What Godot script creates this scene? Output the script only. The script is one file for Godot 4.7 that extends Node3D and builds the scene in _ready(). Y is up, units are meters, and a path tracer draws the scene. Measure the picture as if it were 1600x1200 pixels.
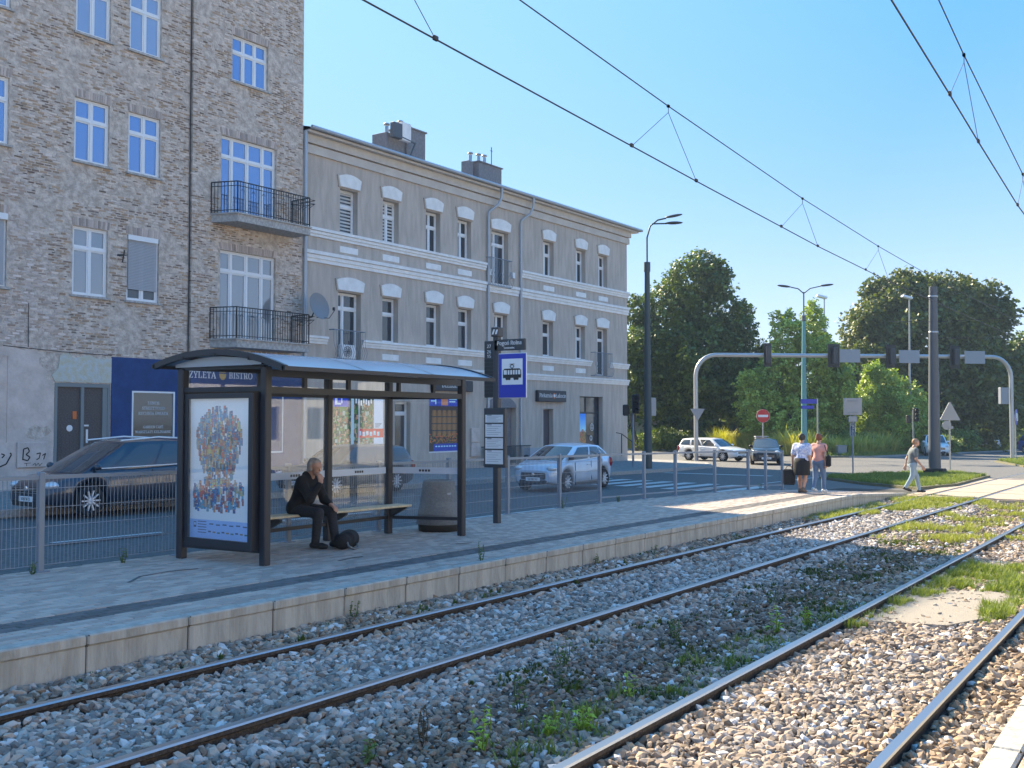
extends Node3D
# A tram stop in a street of old tenements. x runs along the tracks, -z towards the houses, the ground falls 1 % along x.
const TAU8 := TAU / 8.0
var rng := RandomNumberGenerator.new()
var M := {}
var used := {}

func G(x: float) -> float:
	return -0.01 * clampf(x, -40.0, 130.0)

class MB:
	var v := PackedVector3Array()
	var n := PackedVector3Array()
	var u := PackedVector2Array()
	var c := PackedColorArray()
	var t := Transform3D()
	var col := Color(1, 1, 1)
	func put(p: Vector3, q: Vector3, w := Vector2()):
		v.append(t * p); n.append((t.basis * q).normalized()); u.append(w); c.append(col)
	func tri(a: Vector3, b: Vector3, d: Vector3):
		var q := (b - a).cross(d - a)
		put(a, q); put(d, q); put(b, q)
	func quad(a: Vector3, b: Vector3, d: Vector3, e: Vector3):   # counter-clockwise from outside
		var q := (b - a).cross(e - a)
		if q.length_squared() < 1e-14: q = (d - b).cross(e - b)
		put(a, q, Vector2(0, 1)); put(d, q, Vector2(1, 0)); put(b, q, Vector2(1, 1))
		put(a, q, Vector2(0, 1)); put(e, q, Vector2(0, 0)); put(d, q, Vector2(1, 0))
	func box(p: Vector3, s: Vector3, b := Basis()):
		var h := s * 0.5
		var k: Array = []
		for i in 8:
			k.append(p + b * Vector3(h.x if i & 1 else -h.x, h.y if i & 2 else -h.y, h.z if i & 4 else -h.z))
		quad(k[4], k[5], k[7], k[6]); quad(k[1], k[0], k[2], k[3])
		quad(k[5], k[1], k[3], k[7]); quad(k[0], k[4], k[6], k[2])
		quad(k[6], k[7], k[3], k[2]); quad(k[0], k[1], k[5], k[4])
	func span(a: Vector3, b: Vector3):
		box((a + b) * 0.5, (b - a).abs())
	func cbox(p: Vector3, s: Vector3, ch: float, b := Basis()):   # box with chamfered edges
		var h := s * 0.5
		var g := func(sg: Array, ax: int):
			var r := Vector3(h.x - ch, h.y - ch, h.z - ch)
			r[ax] += ch
			return p + b * Vector3(r.x * sg[0], r.y * sg[1], r.z * sg[2])
		for ax in 3:
			var a1 := (ax + 1) % 3
			var a2 := (ax + 2) % 3
			for s0 in [-1, 1]:
				var q: Array = []
				var e: Array = []
				for w in [[-1, -1], [1, -1], [1, 1], [-1, 1]]:
					var sg := [0, 0, 0]
					sg[ax] = s0; sg[a1] = w[0]; sg[a2] = w[1]
					q.append(g.call(sg, ax))
				oquad(p, q)
				for s2 in [-1, 1]:
					e = []
					for w in [[-1, a1], [1, a1], [1, a2], [-1, a2]]:
						var sg := [0, 0, 0]
						sg[ax] = w[0]; sg[a1] = s0; sg[a2] = s2
						e.append(g.call(sg, w[1]))
					oquad(p, e)
	func oquad(p: Vector3, q: Array):   # a quad turned away from p
		if (q[1] - q[0]).cross(q[2] - q[0]).dot(q[0] + q[2] - p * 2.0) > 0: quad(q[0], q[1], q[2], q[3])
		else: quad(q[3], q[2], q[1], q[0])
	func bar(a: Vector3, b: Vector3, w: float, h: float, up := Vector3.UP):
		var x := (b - a)
		var l := x.length()
		x /= l
		if absf(x.dot(up)) > 0.98: up = Vector3(1, 0, 0) if absf(x.x) < 0.9 else Vector3(0, 0, 1)
		var z := x.cross(up).normalized()
		var y := z.cross(x)
		box((a + b) * 0.5, Vector3(l, h, w), Basis(x, y, z))
	func grid(rows: Array, closed := false, flip := false):
		var R := rows.size()
		var K: int = rows[0].size()
		var nn: Array = []
		for i in R:
			var o := PackedVector3Array()
			o.resize(K)
			for j in K:
				var i0 := maxi(i - 1, 0)
				var i1 := mini(i + 1, R - 1)
				var j0 := (j - 1 + K) % K if closed else maxi(j - 1, 0)
				var j1 := (j + 1) % K if closed else mini(j + 1, K - 1)
				var q: Vector3 = (rows[i][j1] - rows[i][j0]).cross(rows[i1][j] - rows[i0][j])
				if q.length_squared() < 1e-16: q = Vector3.UP
				o[j] = (-q if flip else q).normalized()
			nn.append(o)
		for i in R - 1:
			for j in (K if closed else K - 1):
				var k := (j + 1) % K
				var ids := [[i, j], [i, k], [i + 1, k], [i + 1, j]]
				for o in ([0, 2, 1, 0, 3, 2] if not flip else [0, 1, 2, 0, 2, 3]):
					var w: Array = ids[o]
					put(rows[w[0]][w[1]], nn[w[0]][w[1]], Vector2(float(w[1]) / maxf(1, K - 1), float(w[0]) / maxf(1, R - 1)))
	func ring(p: Vector3, x: Vector3, y: Vector3, r: float, k: int) -> PackedVector3Array:
		var o := PackedVector3Array()
		for j in k:
			var a := TAU * j / k
			o.append(p + (x * cos(a) + y * sin(a)) * r)
		return o
	func tube(pts: Array, rad, k := 8, caps := true):
		var rows: Array = []
		var L := pts.size()
		var x := Vector3()
		for i in L:
			var d: Vector3 = (pts[mini(i + 1, L - 1)] - pts[maxi(i - 1, 0)]).normalized()
			if i == 0: x = d.cross(Vector3(0.13, 0.2, 0.97) if absf(d.z) < 0.8 else Vector3(0.9, 0.3, 0.1)).normalized()
			x = (x - d * x.dot(d)).normalized()
			var r: float = rad[i] if rad is Array else rad
			rows.append(ring(pts[i], x, d.cross(x), r, k))
		grid(rows, true)
		if caps:
			for j in k:
				var m := (j + 1) % k
				tri(pts[0], rows[0][m], rows[0][j])
				tri(pts[L - 1], rows[L - 1][j], rows[L - 1][m])
	func lathe(p: Vector3, prof: Array, k := 16, ax := Vector3.UP):   # prof: [radius, height] from bottom to top
		var x := ax.cross(Vector3(1, 0, 0) if absf(ax.x) < 0.8 else Vector3(0, 0, 1)).normalized()
		var rows: Array = []
		for q in prof: rows.append(ring(p + ax * q[1], x, ax.cross(x), maxf(q[0], 0.0005), k))
		grid(rows, true)
	func prism(poly: Array, d0: float, d1: float):   # polygon in x,y (counter-clockwise) pulled from z d0 to d1
		var pk := PackedVector2Array(poly)
		var ix := Geometry2D.triangulate_polygon(pk)
		for i in range(0, ix.size(), 3):
			var a := pk[ix[i]]
			var b := pk[ix[i + 1]]
			var d := pk[ix[i + 2]]
			if (b - a).cross(d - a) < 0:
				var s := b
				b = d; d = s
			tri(Vector3(a.x, a.y, d1), Vector3(b.x, b.y, d1), Vector3(d.x, d.y, d1))
			tri(Vector3(a.x, a.y, d0), Vector3(d.x, d.y, d0), Vector3(b.x, b.y, d0))
		for i in pk.size():
			var a := pk[i]
			var b := pk[(i + 1) % pk.size()]
			quad(Vector3(a.x, a.y, d0), Vector3(b.x, b.y, d0), Vector3(b.x, b.y, d1), Vector3(a.x, a.y, d1))
	func ball(p: Vector3, r: Vector3, k := 12):
		var rows: Array = []
		for i in k / 2 + 1:
			var a := -PI / 2 + PI * i / (k / 2)
			var o := PackedVector3Array()
			for j in k:
				var b := -TAU * j / k
				o.append(p + Vector3(cos(b) * cos(a) * r.x, sin(a) * r.y, sin(b) * cos(a) * r.z))
			rows.append(o)
		grid(rows, true)
	func mesh(m: Material = null) -> ArrayMesh:
		var a := []
		a.resize(Mesh.ARRAY_MAX)
		a[Mesh.ARRAY_VERTEX] = v; a[Mesh.ARRAY_NORMAL] = n; a[Mesh.ARRAY_TEX_UV] = u; a[Mesh.ARRAY_COLOR] = c
		var o := ArrayMesh.new()
		o.add_surface_from_arrays(Mesh.PRIMITIVE_TRIANGLES, a)
		if m: o.surface_set_material(0, m)
		return o

func nm(called: String) -> String:
	var k: int = used.get(called, 0)
	used[called] = k + 1
	return called if k == 0 else "%s_%03d" % [called, k]
func put(o: Node3D, called: String, parent: Node = null) -> Node3D:
	if parent == null or parent == self:
		o.name = nm(called); add_child(o)
	else:
		o.name = called
		if parent.has_node(NodePath(called)):
			var key := str(parent.get_instance_id()) + called
			var k: int = used.get(key, 1)
			used[key] = k + 1
			o.name = "%s_%03d" % [called, k]
		parent.add_child(o, true)
	return o
func part(called: String, b, m: Material, parent: Node = null) -> MeshInstance3D:
	var o := MeshInstance3D.new()
	if b is MB:
		o.mesh = b.mesh(m)
	else:
		o.mesh = b
		if m: o.material_override = m
	put(o, called, parent)
	return o
func tag(o: Node, label: String, cat: String, group := "") -> Node:
	o.set_meta("label", label); o.set_meta("category", cat)
	if group != "": o.set_meta("group", group)
	return o
func thing(called: String, label: String, cat: String, at := Vector3(), turn := 0.0, group := "") -> Node3D:
	var o := Node3D.new()
	put(o, called); o.position = at; o.rotation.y = turn
	tag(o, label, cat, group)
	return o
func struct(called: String, b, m: Material) -> MeshInstance3D:
	var o := part(called, b, m)
	o.set_meta("kind", "structure")
	return o
func dup(o: Node3D, called: String, at: Vector3, turn: float, label: String) -> Node3D:
	var r: Node3D = o.duplicate()
	r.name = nm(called); add_child(r); r.position = at; r.rotation.y = turn
	r.set_meta("label", label)
	return r
func multi(called: String, mesh: Mesh, xf: Array, cols: Array, parent: Node = null) -> MultiMeshInstance3D:
	var mm := MultiMesh.new()
	mm.transform_format = MultiMesh.TRANSFORM_3D
	mm.use_colors = cols.size() > 0
	mm.mesh = mesh; mm.instance_count = xf.size()
	for i in xf.size():
		mm.set_instance_transform(i, xf[i])
		if cols.size() > 0: mm.set_instance_color(i, cols[i])
	var o := MultiMeshInstance3D.new()
	o.multimesh = mm
	put(o, called, parent)
	o.set_meta("kind", "stuff")
	return o
func lin(r: float, g: float, b: float) -> Color: return Color(r, g, b).linear_to_srgb()
func mat(called: String, c: Color, rough := 0.7, metal := 0.0) -> StandardMaterial3D:   # c is a linear base colour
	var m := StandardMaterial3D.new()
	m.albedo_color = c.linear_to_srgb(); m.roughness = rough; m.metallic = metal
	M[called] = m
	return m
func noisy(called: String, a: Color, b: Color, size: float, freq: float, rough := 0.9, bump := 0.0, sd := 1, mid := 0.5, oct := 6) -> StandardMaterial3D:
	var m := mat(called, Color(1, 1, 1), rough)
	var f := FastNoiseLite.new()
	f.seed = sd; f.frequency = freq; f.fractal_octaves = oct; f.fractal_gain = 0.62; f.noise_type = FastNoiseLite.TYPE_SIMPLEX_SMOOTH
	var gr := Gradient.new()
	gr.set_color(0, a.linear_to_srgb()); gr.set_color(1, b.linear_to_srgb())
	gr.set_offset(0, mid - 0.28); gr.set_offset(1, mid + 0.28)
	var tx := NoiseTexture2D.new()
	tx.width = 512; tx.height = 512; tx.seamless = true; tx.noise = f; tx.color_ramp = gr
	m.albedo_texture = tx
	m.uv1_triplanar = true; m.uv1_world_triplanar = true
	m.uv1_scale = Vector3.ONE / size
	if bump > 0.0:
		var nt := NoiseTexture2D.new()
		var f2: FastNoiseLite = f.duplicate()
		f2.frequency = freq * 3.0
		nt.width = 512; nt.height = 512; nt.seamless = true; nt.noise = f2; nt.as_normal_map = true; nt.bump_strength = 6.0
		m.normal_enabled = true; m.normal_texture = nt; m.normal_scale = bump
	return m
func vcol(called: String, rough := 0.9, backlight := 0.0) -> StandardMaterial3D:
	var m := mat(called, Color(1, 1, 1), rough)
	m.vertex_color_use_as_albedo = true
	if backlight > 0.0:
		m.backlight_enabled = true; m.backlight = Color(backlight, backlight * 1.05, backlight * 0.35)
	return m
func letters(text: String, h: float, m: Material, parent: Node, at: Vector3, basis := Basis(), called := "lettering", serif := false, bold := false) -> MeshInstance3D:
	var f := SystemFont.new()
	f.font_names = PackedStringArray(["Droid Serif" if serif else "Droid Sans"])
	if bold: f.font_weight = 700
	var t := TextMesh.new()
	t.text = text; t.font = f; t.font_size = 32; t.pixel_size = h / 29.0; t.depth = 0.006; t.curve_step = 2.0
	var o := MeshInstance3D.new()
	o.mesh = t; o.material_override = m
	put(o, called, parent)
	o.transform = Transform3D(basis, at)
	return o
func yaw(d: float) -> Basis: return Basis(Vector3.UP, deg_to_rad(d))

func _ready():
	rng.seed = 20240
	var cam := Camera3D.new()
	cam.name = "camera"; add_child(cam)
	cam.position = Vector3(0, 1.95, 0)
	cam.basis = Basis(Vector3.UP, deg_to_rad(33.756 - 90.0)) * Basis(Vector3.RIGHT, deg_to_rad(2.015))
	cam.fov = 41.112; cam.near = 0.1; cam.far = 1500.0
	cam.current = true
	sky_and_sun()
	materials()
	ground()
	tracks()
	platform()
	brick_house()
	grey_house()
	street_things()
	shelter()
	cars()
	trees()
	people()
	greenery()
	opposite_houses()

func sky_and_sun():
	var sun_travel := Vector3(-0.55, -1.0, 1.385).normalized()
	var W := 512
	var H := 256
	var im := Image.create(W, H, false, Image.FORMAT_RGBF)
	var to_sun := -sun_travel
	for j in H:
		var el := PI * (0.5 - (j + 0.5) / H)
		for i in W:
			var az := TAU * (i + 0.5) / W
			var d := Vector3(sin(az) * cos(el), sin(el), -cos(az) * cos(el))
			var h := clampf(sin(el), 0.0, 1.0)
			var c := Color(0.76, 0.90, 1.0).lerp(Color(0.075, 0.395, 0.97), 1.0 - exp(-h * 6.0))
			c = c.lerp(Color(0.88, 0.96, 1.0), 0.65 * exp(-h * 12.0))
			var g := d.dot(to_sun)
			c = c.lerp(Color(0.72, 1.0, 1.02), clampf(1.06 * (g - 0.6), 0.0, 0.45))
			var au := 3.0 * pow(maxf(g, 0.0), 70.0)
			c = (c + Color(au, au, au)) * 0.375
			if el < 0.0: c = c.lerp(Color(0.2, 0.2, 0.19), clampf(-el * 8.0, 0.0, 1.0))
			im.set_pixel(i, j, c)
	var ps := PanoramaSkyMaterial.new()
	ps.panorama = ImageTexture.create_from_image(im)
	ps.energy_multiplier = 1.0
	var sk := Sky.new()
	sk.sky_material = ps
	var e := Environment.new()
	e.background_mode = Environment.BG_SKY
	e.sky = sk
	e.ambient_light_source = Environment.AMBIENT_SOURCE_SKY
	e.reflected_light_source = Environment.REFLECTION_SOURCE_SKY
	e.tonemap_mode = Environment.TONE_MAPPER_LINEAR
	e.tonemap_exposure = 3.5
	e.sdfgi_enabled = true; e.ssao_enabled = true; e.ssil_enabled = true
	e.fog_enabled = true; e.fog_density = 0.0004; e.fog_light_color = Color(0.80, 0.90, 1.0)
	var we := WorldEnvironment.new()
	we.name = "world_environment"; we.environment = e
	add_child(we)
	var sun := DirectionalLight3D.new()
	sun.name = "sun"; add_child(sun)
	sun.look_at_from_position(Vector3(), sun_travel, Vector3.UP)
	sun.light_energy = 1.6; sun.light_color = Color(1.0, 0.93, 0.80); sun.light_angular_distance = 0.5
	sun.shadow_enabled = true

func materials():
	noisy("earth", Color(0.10, 0.10, 0.055), Color(0.17, 0.15, 0.09), 3.0, 0.02, 1.0, 0.5, 3)
	noisy("asphalt", Color(0.075, 0.073, 0.070), Color(0.135, 0.13, 0.125), 2.6, 0.03, 0.85, 0.35, 4)
	noisy("asphalt_far", Color(0.17, 0.165, 0.155), Color(0.27, 0.26, 0.24), 4.0, 0.02, 0.85, 0.3, 5)
	noisy("pave", Color(0.17, 0.165, 0.155), Color(0.28, 0.27, 0.255), 2.2, 0.015, 0.9, 0.2, 6)
	noisy("concrete", Color(0.30, 0.285, 0.25), Color(0.43, 0.41, 0.365), 1.4, 0.012, 0.9, 0.35, 7)
	M.concrete.uv1_scale = Vector3(0.9, 0.12, 0.9)
	noisy("kerb", Color(0.25, 0.24, 0.22), Color(0.38, 0.36, 0.33), 1.0, 0.02, 0.9, 0.25, 8)
	noisy("ballast_bed", Color(0.03, 0.026, 0.022), Color(0.10, 0.085, 0.07), 0.5, 0.04, 1.0, 1.0, 9)
	noisy("slab", Color(0.30, 0.22, 0.16), Color(0.44, 0.36, 0.28), 2.0, 0.02, 0.9, 0.3, 10)
	noisy("mortar", Color(0.42, 0.345, 0.285), Color(0.66, 0.565, 0.485), 2.4, 0.014, 1.0, 1.0, 11)
	noisy("plaster", Color(0.52, 0.43, 0.375), Color(0.64, 0.54, 0.48), 3.4, 0.008, 0.95, 0.3, 12)
	noisy("yellow_plaster", Color(0.50, 0.46, 0.33), Color(0.50, 0.53, 0.54), 1.6, 0.012, 0.95, 0.3, 13)
	noisy("grey_render", Color(0.41, 0.352, 0.30), Color(0.52, 0.445, 0.38), 4.0, 0.01, 0.95, 0.12, 14)
	M.grey_render.uv1_scale = Vector3(0.45, 0.07, 0.45)
	noisy("frieze", Color(0.50, 0.45, 0.40), Color(0.56, 0.51, 0.455), 4.0, 0.01, 0.95, 0.1, 15)
	noisy("white_trim", Color(0.70, 0.69, 0.67), Color(0.80, 0.79, 0.77), 3.0, 0.01, 0.9, 0.1, 16)
	noisy("slab_concrete", Color(0.32, 0.30, 0.28), Color(0.50, 0.47, 0.44), 1.6, 0.02, 0.95, 0.4, 17)
	noisy("navy_paint", Color(0.012, 0.040, 0.14), Color(0.016, 0.055, 0.18), 3.0, 0.01, 0.7, 0.15, 18)
	noisy("rail_rust", Color(0.030, 0.024, 0.021), Color(0.085, 0.062, 0.048), 0.8, 0.03, 0.85, 0.5, 19)
	noisy("roof_metal", Color(0.16, 0.17, 0.19), Color(0.21, 0.22, 0.24), 3.0, 0.01, 0.5, 0.1, 20)
	noisy("chimney_render", Color(0.17, 0.165, 0.175), Color(0.22, 0.215, 0.225), 2.0, 0.02, 0.9, 0.2, 21)
	noisy("old_wood", Color(0.075, 0.06, 0.055), Color(0.12, 0.10, 0.09), 0.9, 0.03, 0.7, 0.3, 22)
	noisy("bench_wood", Color(0.48, 0.40, 0.26), Color(0.62, 0.53, 0.37), 0.7, 0.02, 0.6, 0.2, 23)
	noisy("bin_concrete", Color(0.13, 0.128, 0.125), Color(0.19, 0.186, 0.18), 0.9, 0.03, 0.95, 0.6, 24)
	noisy("house_cream", Color(0.40, 0.36, 0.28), Color(0.50, 0.46, 0.38), 3.0, 0.01, 0.95, 0.2, 25)
	noisy("bark", Color(0.045, 0.038, 0.03), Color(0.10, 0.085, 0.07), 0.8, 0.03, 1.0, 1.0, 26)
	noisy("yellow_house", Color(0.46, 0.43, 0.37), Color(0.52, 0.49, 0.43), 3.0, 0.01, 0.95, 0.1, 31)
	noisy("white_house", Color(0.52, 0.51, 0.49), Color(0.60, 0.59, 0.57), 3.0, 0.01, 0.95, 0.1, 32)
	noisy("far_pavement", Color(0.36, 0.34, 0.31), Color(0.46, 0.44, 0.41), 3.0, 0.01, 0.95, 0.1, 33)
	mat("rail_top", Color(0.42, 0.43, 0.45), 0.28, 0.9)
	mat("joint", Color(0.03, 0.028, 0.025), 1.0)
	mat("white", Color(0.72, 0.73, 0.74), 0.45)
	mat("road_paint", Color(0.46, 0.46, 0.45), 0.85)
	mat("black", Color(0.012, 0.012, 0.014), 0.5)
	mat("frame_dark", Color(0.014, 0.016, 0.024), 0.5)
	mat("anthracite", Color(0.03, 0.032, 0.04), 0.45)
	mat("iron", Color(0.022, 0.022, 0.024), 0.55)
	mat("galv", Color(0.20, 0.235, 0.28), 0.55, 0.15)
	mat("steel", Color(0.40, 0.41, 0.42), 0.4, 0.6)
	mat("pipe", Color(0.38, 0.41, 0.45), 0.4, 0.3)
	mat("dark_pole", Color(0.035, 0.055, 0.06), 0.5)
	mat("teal_pole", Color(0.10, 0.27, 0.27), 0.5)
	mat("pole_grey", Color(0.075, 0.085, 0.10), 0.55)
	mat("sign_blue", Color(0.004, 0.025, 0.38), 0.4)
	mat("sign_back", Color(0.26, 0.28, 0.31), 0.5, 0.3)
	mat("sign_red", Color(0.55, 0.02, 0.025), 0.4)
	mat("sign_white", Color(0.75, 0.75, 0.75), 0.4)
	mat("paper", Color(0.70, 0.70, 0.70), 0.6)
	mat("gold", Color(0.45, 0.30, 0.09), 0.5)
	mat("orange", Color(0.60, 0.15, 0.03), 0.6)
	mat("shutter", Color(0.36, 0.37, 0.39), 0.6)
	mat("curtain", Color(0.52, 0.51, 0.49), 0.9)
	mat("vent_metal", Color(0.36, 0.38, 0.42), 0.35, 0.7)
	mat("graffiti", Color(0.01, 0.01, 0.012), 0.8)
	mat("dish_grey", Color(0.22, 0.225, 0.235), 0.6)
	var g := mat("glass_sky", Color(0.24, 0.33, 0.52), 0.04, 0.65)      # coated double glazing
	g.metallic_specular = 0.9
	g = mat("glass_curtain", Color(0.30, 0.31, 0.33), 0.06, 0.30)
	g.metallic_specular = 0.8
	g = mat("glass_veil", Color(0.36, 0.40, 0.50), 0.06, 0.45)
	g.metallic_specular = 0.8
	g = mat("glass_dim", Color(0.05, 0.055, 0.065), 0.05, 0.10)
	g.metallic_specular = 0.8
	g = mat("glass_clear", Color(0.85, 0.92, 0.95), 0.02)
	g.transparency = BaseMaterial3D.TRANSPARENCY_ALPHA; g.albedo_color.a = 0.04
	g = mat("poly_roof", Color(0.36, 0.44, 0.54), 0.22)
	g.transparency = BaseMaterial3D.TRANSPARENCY_ALPHA; g.albedo_color.a = 0.80
	vcol("stone", 0.95); vcol("brick", 0.95); vcol("paver", 0.9)
	vcol("leaf", 0.55, 0.75); vcol("grass", 0.75, 0.8)

func sheet(poly: Array, off: float, thick := 0.0) -> MB:   # flat piece of ground that follows the fall
	var b := MB.new()
	var pk := PackedVector2Array()
	for q in poly: pk.append(Vector2(q[0], q[1]))
	var ix := Geometry2D.triangulate_polygon(pk)
	var f := func(p: Vector2, o: float): return Vector3(p.x, G(p.x) + o, p.y)
	for i in range(0, ix.size(), 3):
		var p: Vector3 = f.call(pk[ix[i]], off)
		var q: Vector3 = f.call(pk[ix[i + 1]], off)
		var r: Vector3 = f.call(pk[ix[i + 2]], off)
		if (q - p).cross(r - p).y > 0: b.tri(p, q, r)
		else: b.tri(p, r, q)
	if thick > 0.0:
		var s := 1.0 if Geometry2D.is_polygon_clockwise(pk) else -1.0
		for i in pk.size():
			var p := pk[i]
			var q := pk[(i + 1) % pk.size()]
			if s < 0.0:
				var w := p
				p = q; q = w
			b.quad(f.call(p, off - thick), f.call(p, off), f.call(q, off), f.call(q, off - thick))
	return b

func ground():
	var b := MB.new()
	var xs := [-160.0, -40.0, 0.0, 60.0, 130.0, 400.0, 900.0]
	var rows: Array = []
	for z in [500.0, 60.0, 0.0, -60.0, -140.0, -700.0]:
		var o := PackedVector3Array()
		for x in xs: o.append(Vector3(x, G(x) - 0.30, z))
		rows.append(o)
	b.grid(rows)
	struct("ground", b, M.earth)
	struct("road", sheet([[-60, -21.7], [-60, -11.5], [28, -11.3], [33, -10.2], [33, -0.9], [33, 40], [100, 40], [118, -14.2], [111, -15.2], [76, -19.5], [73, -22.5], [90, -38], [86, -44], [86, -75], [56, -75], [56, -25], [48, -20.6], [30, -21.2]], 0.0, 0.2), M.asphalt)
	struct("far_pavement", sheet([[-60, 4.0], [33, 4.0], [33, 17.2], [-60, 17.2]], 0.1, 0.4), M.far_pavement)
	struct("road_beyond", sheet([[118, -14.2], [100, 40], [140, 40], [300, 30], [300, -6]], -0.004, 0.2), M.asphalt)
	struct("pavement", sheet([[-60, -29.2], [-60, -21.7], [30, -21.2], [44, -20.4], [49, -20.6], [53, -22.6], [56, -26], [57.5, -31], [58, -75], [54, -75], [54, -29.2]], 0.13, 0.35), M.pave)
	b = MB.new()
	var kp := [[-20, -21.66], [30, -21.16], [44, -20.36], [49, -20.56], [53, -22.56], [56.04, -26], [57.54, -31], [58.04, -70]]
	for i in kp.size() - 1:
		var p := Vector3(kp[i][0], G(kp[i][0]) + 0.065, kp[i][1])
		var q := Vector3(kp[i + 1][0], G(kp[i + 1][0]) + 0.065, kp[i + 1][1])
		b.bar(p, q, 0.15, 0.152)
	struct("pavement_kerb", b, M.kerb)
	struct("verge", sheet([[72.6, -22.6], [75.8, -19.7], [111, -15.4], [200, -10], [260, -90], [95, -95], [87, -75], [86.2, -44], [90.4, -38]], 0.10, 0.4), M.earth)
	b = MB.new()
	kp = [[86, -75], [86, -44], [90, -38], [73, -22.5], [76, -19.5], [111, -15.2], [200, -9.8]]
	for i in kp.size() - 1:
		b.bar(Vector3(kp[i][0], G(kp[i][0]) + 0.06, kp[i][1]), Vector3(kp[i + 1][0], G(kp[i + 1][0]) + 0.06, kp[i + 1][1]), 0.16, 0.14)
	struct("verge_kerb", b, M.kerb)
	struct("grass_island", sheet([[41.3, -12.7], [47.3, -10.9], [49.4, -9.5], [47.3, -7.3], [38.9, -7.1], [35.5, -7.7], [37.8, -10.2]], 0.09, 0.3), M.earth)
	struct("far_island", sheet([[62, -7.9], [71, -10.7], [79, -10.0], [92, -5], [70, -4.5]], 0.09, 0.3), M.earth)
	# painted lines
	b = MB.new()
	for p in [[2.0, 8.0], [10.0, 12.2], [14.0, 18.0]]:
		for q in sheet([[p[0], -16.0], [p[1], -16.0], [p[1], -15.86], [p[0], -15.86]], 0.005).v: b.put(q, Vector3.UP)
	for p in [[17, 22], [36, 46]]:
		for q in sheet([[p[0], -13.2], [p[1], -13.2], [p[1], -13.08], [p[0], -13.08]], 0.005).v: b.put(q, Vector3.UP)
	struct("lane_line", b, M.road_paint)
	for k in 9:
		var z := -12.2 - k * 1.0
		var st := sheet([[30.2 + k * 0.25, z], [34.2 + k * 0.25, z], [34.2 + k * 0.25, z - 0.5], [30.2 + k * 0.25, z - 0.5]], 0.005)
		struct("crossing_stripe", st, M.road_paint)
	b = MB.new()
	for q in sheet([[42.0, -20.0], [42.5, -20.0], [42.5, -15.0], [42.0, -15.0]], 0.005).v: b.put(q, Vector3.UP)
	struct("stop_line", b, M.road_paint)

func stone_mesh(k: int) -> ArrayMesh:
	var r := RandomNumberGenerator.new()
	r.seed = 77 + k
	var b := MB.new()
	var pts: Array = []
	var ph := (1.0 + sqrt(5.0)) / 2.0
	for q in [Vector3(-1, ph, 0), Vector3(1, ph, 0), Vector3(-1, -ph, 0), Vector3(1, -ph, 0), Vector3(0, -1, ph), Vector3(0, 1, ph), Vector3(0, -1, -ph), Vector3(0, 1, -ph), Vector3(ph, 0, -1), Vector3(ph, 0, 1), Vector3(-ph, 0, -1), Vector3(-ph, 0, 1)]:
		pts.append(q.normalized() * r.randf_range(0.72, 1.25) * Vector3(1.2, 0.62, 0.85))
	for f in [[0, 11, 5], [0, 5, 1], [0, 1, 7], [0, 7, 10], [0, 10, 11], [1, 5, 9], [5, 11, 4], [11, 10, 2], [10, 7, 6], [7, 1, 8], [3, 9, 4], [3, 4, 2], [3, 2, 6], [3, 6, 8], [3, 8, 9], [4, 9, 5], [2, 4, 11], [6, 2, 10], [8, 6, 7], [9, 8, 1]]:
		b.tri(pts[f[0]], pts[f[1]], pts[f[2]])
	return b.mesh(M.stone)

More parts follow.
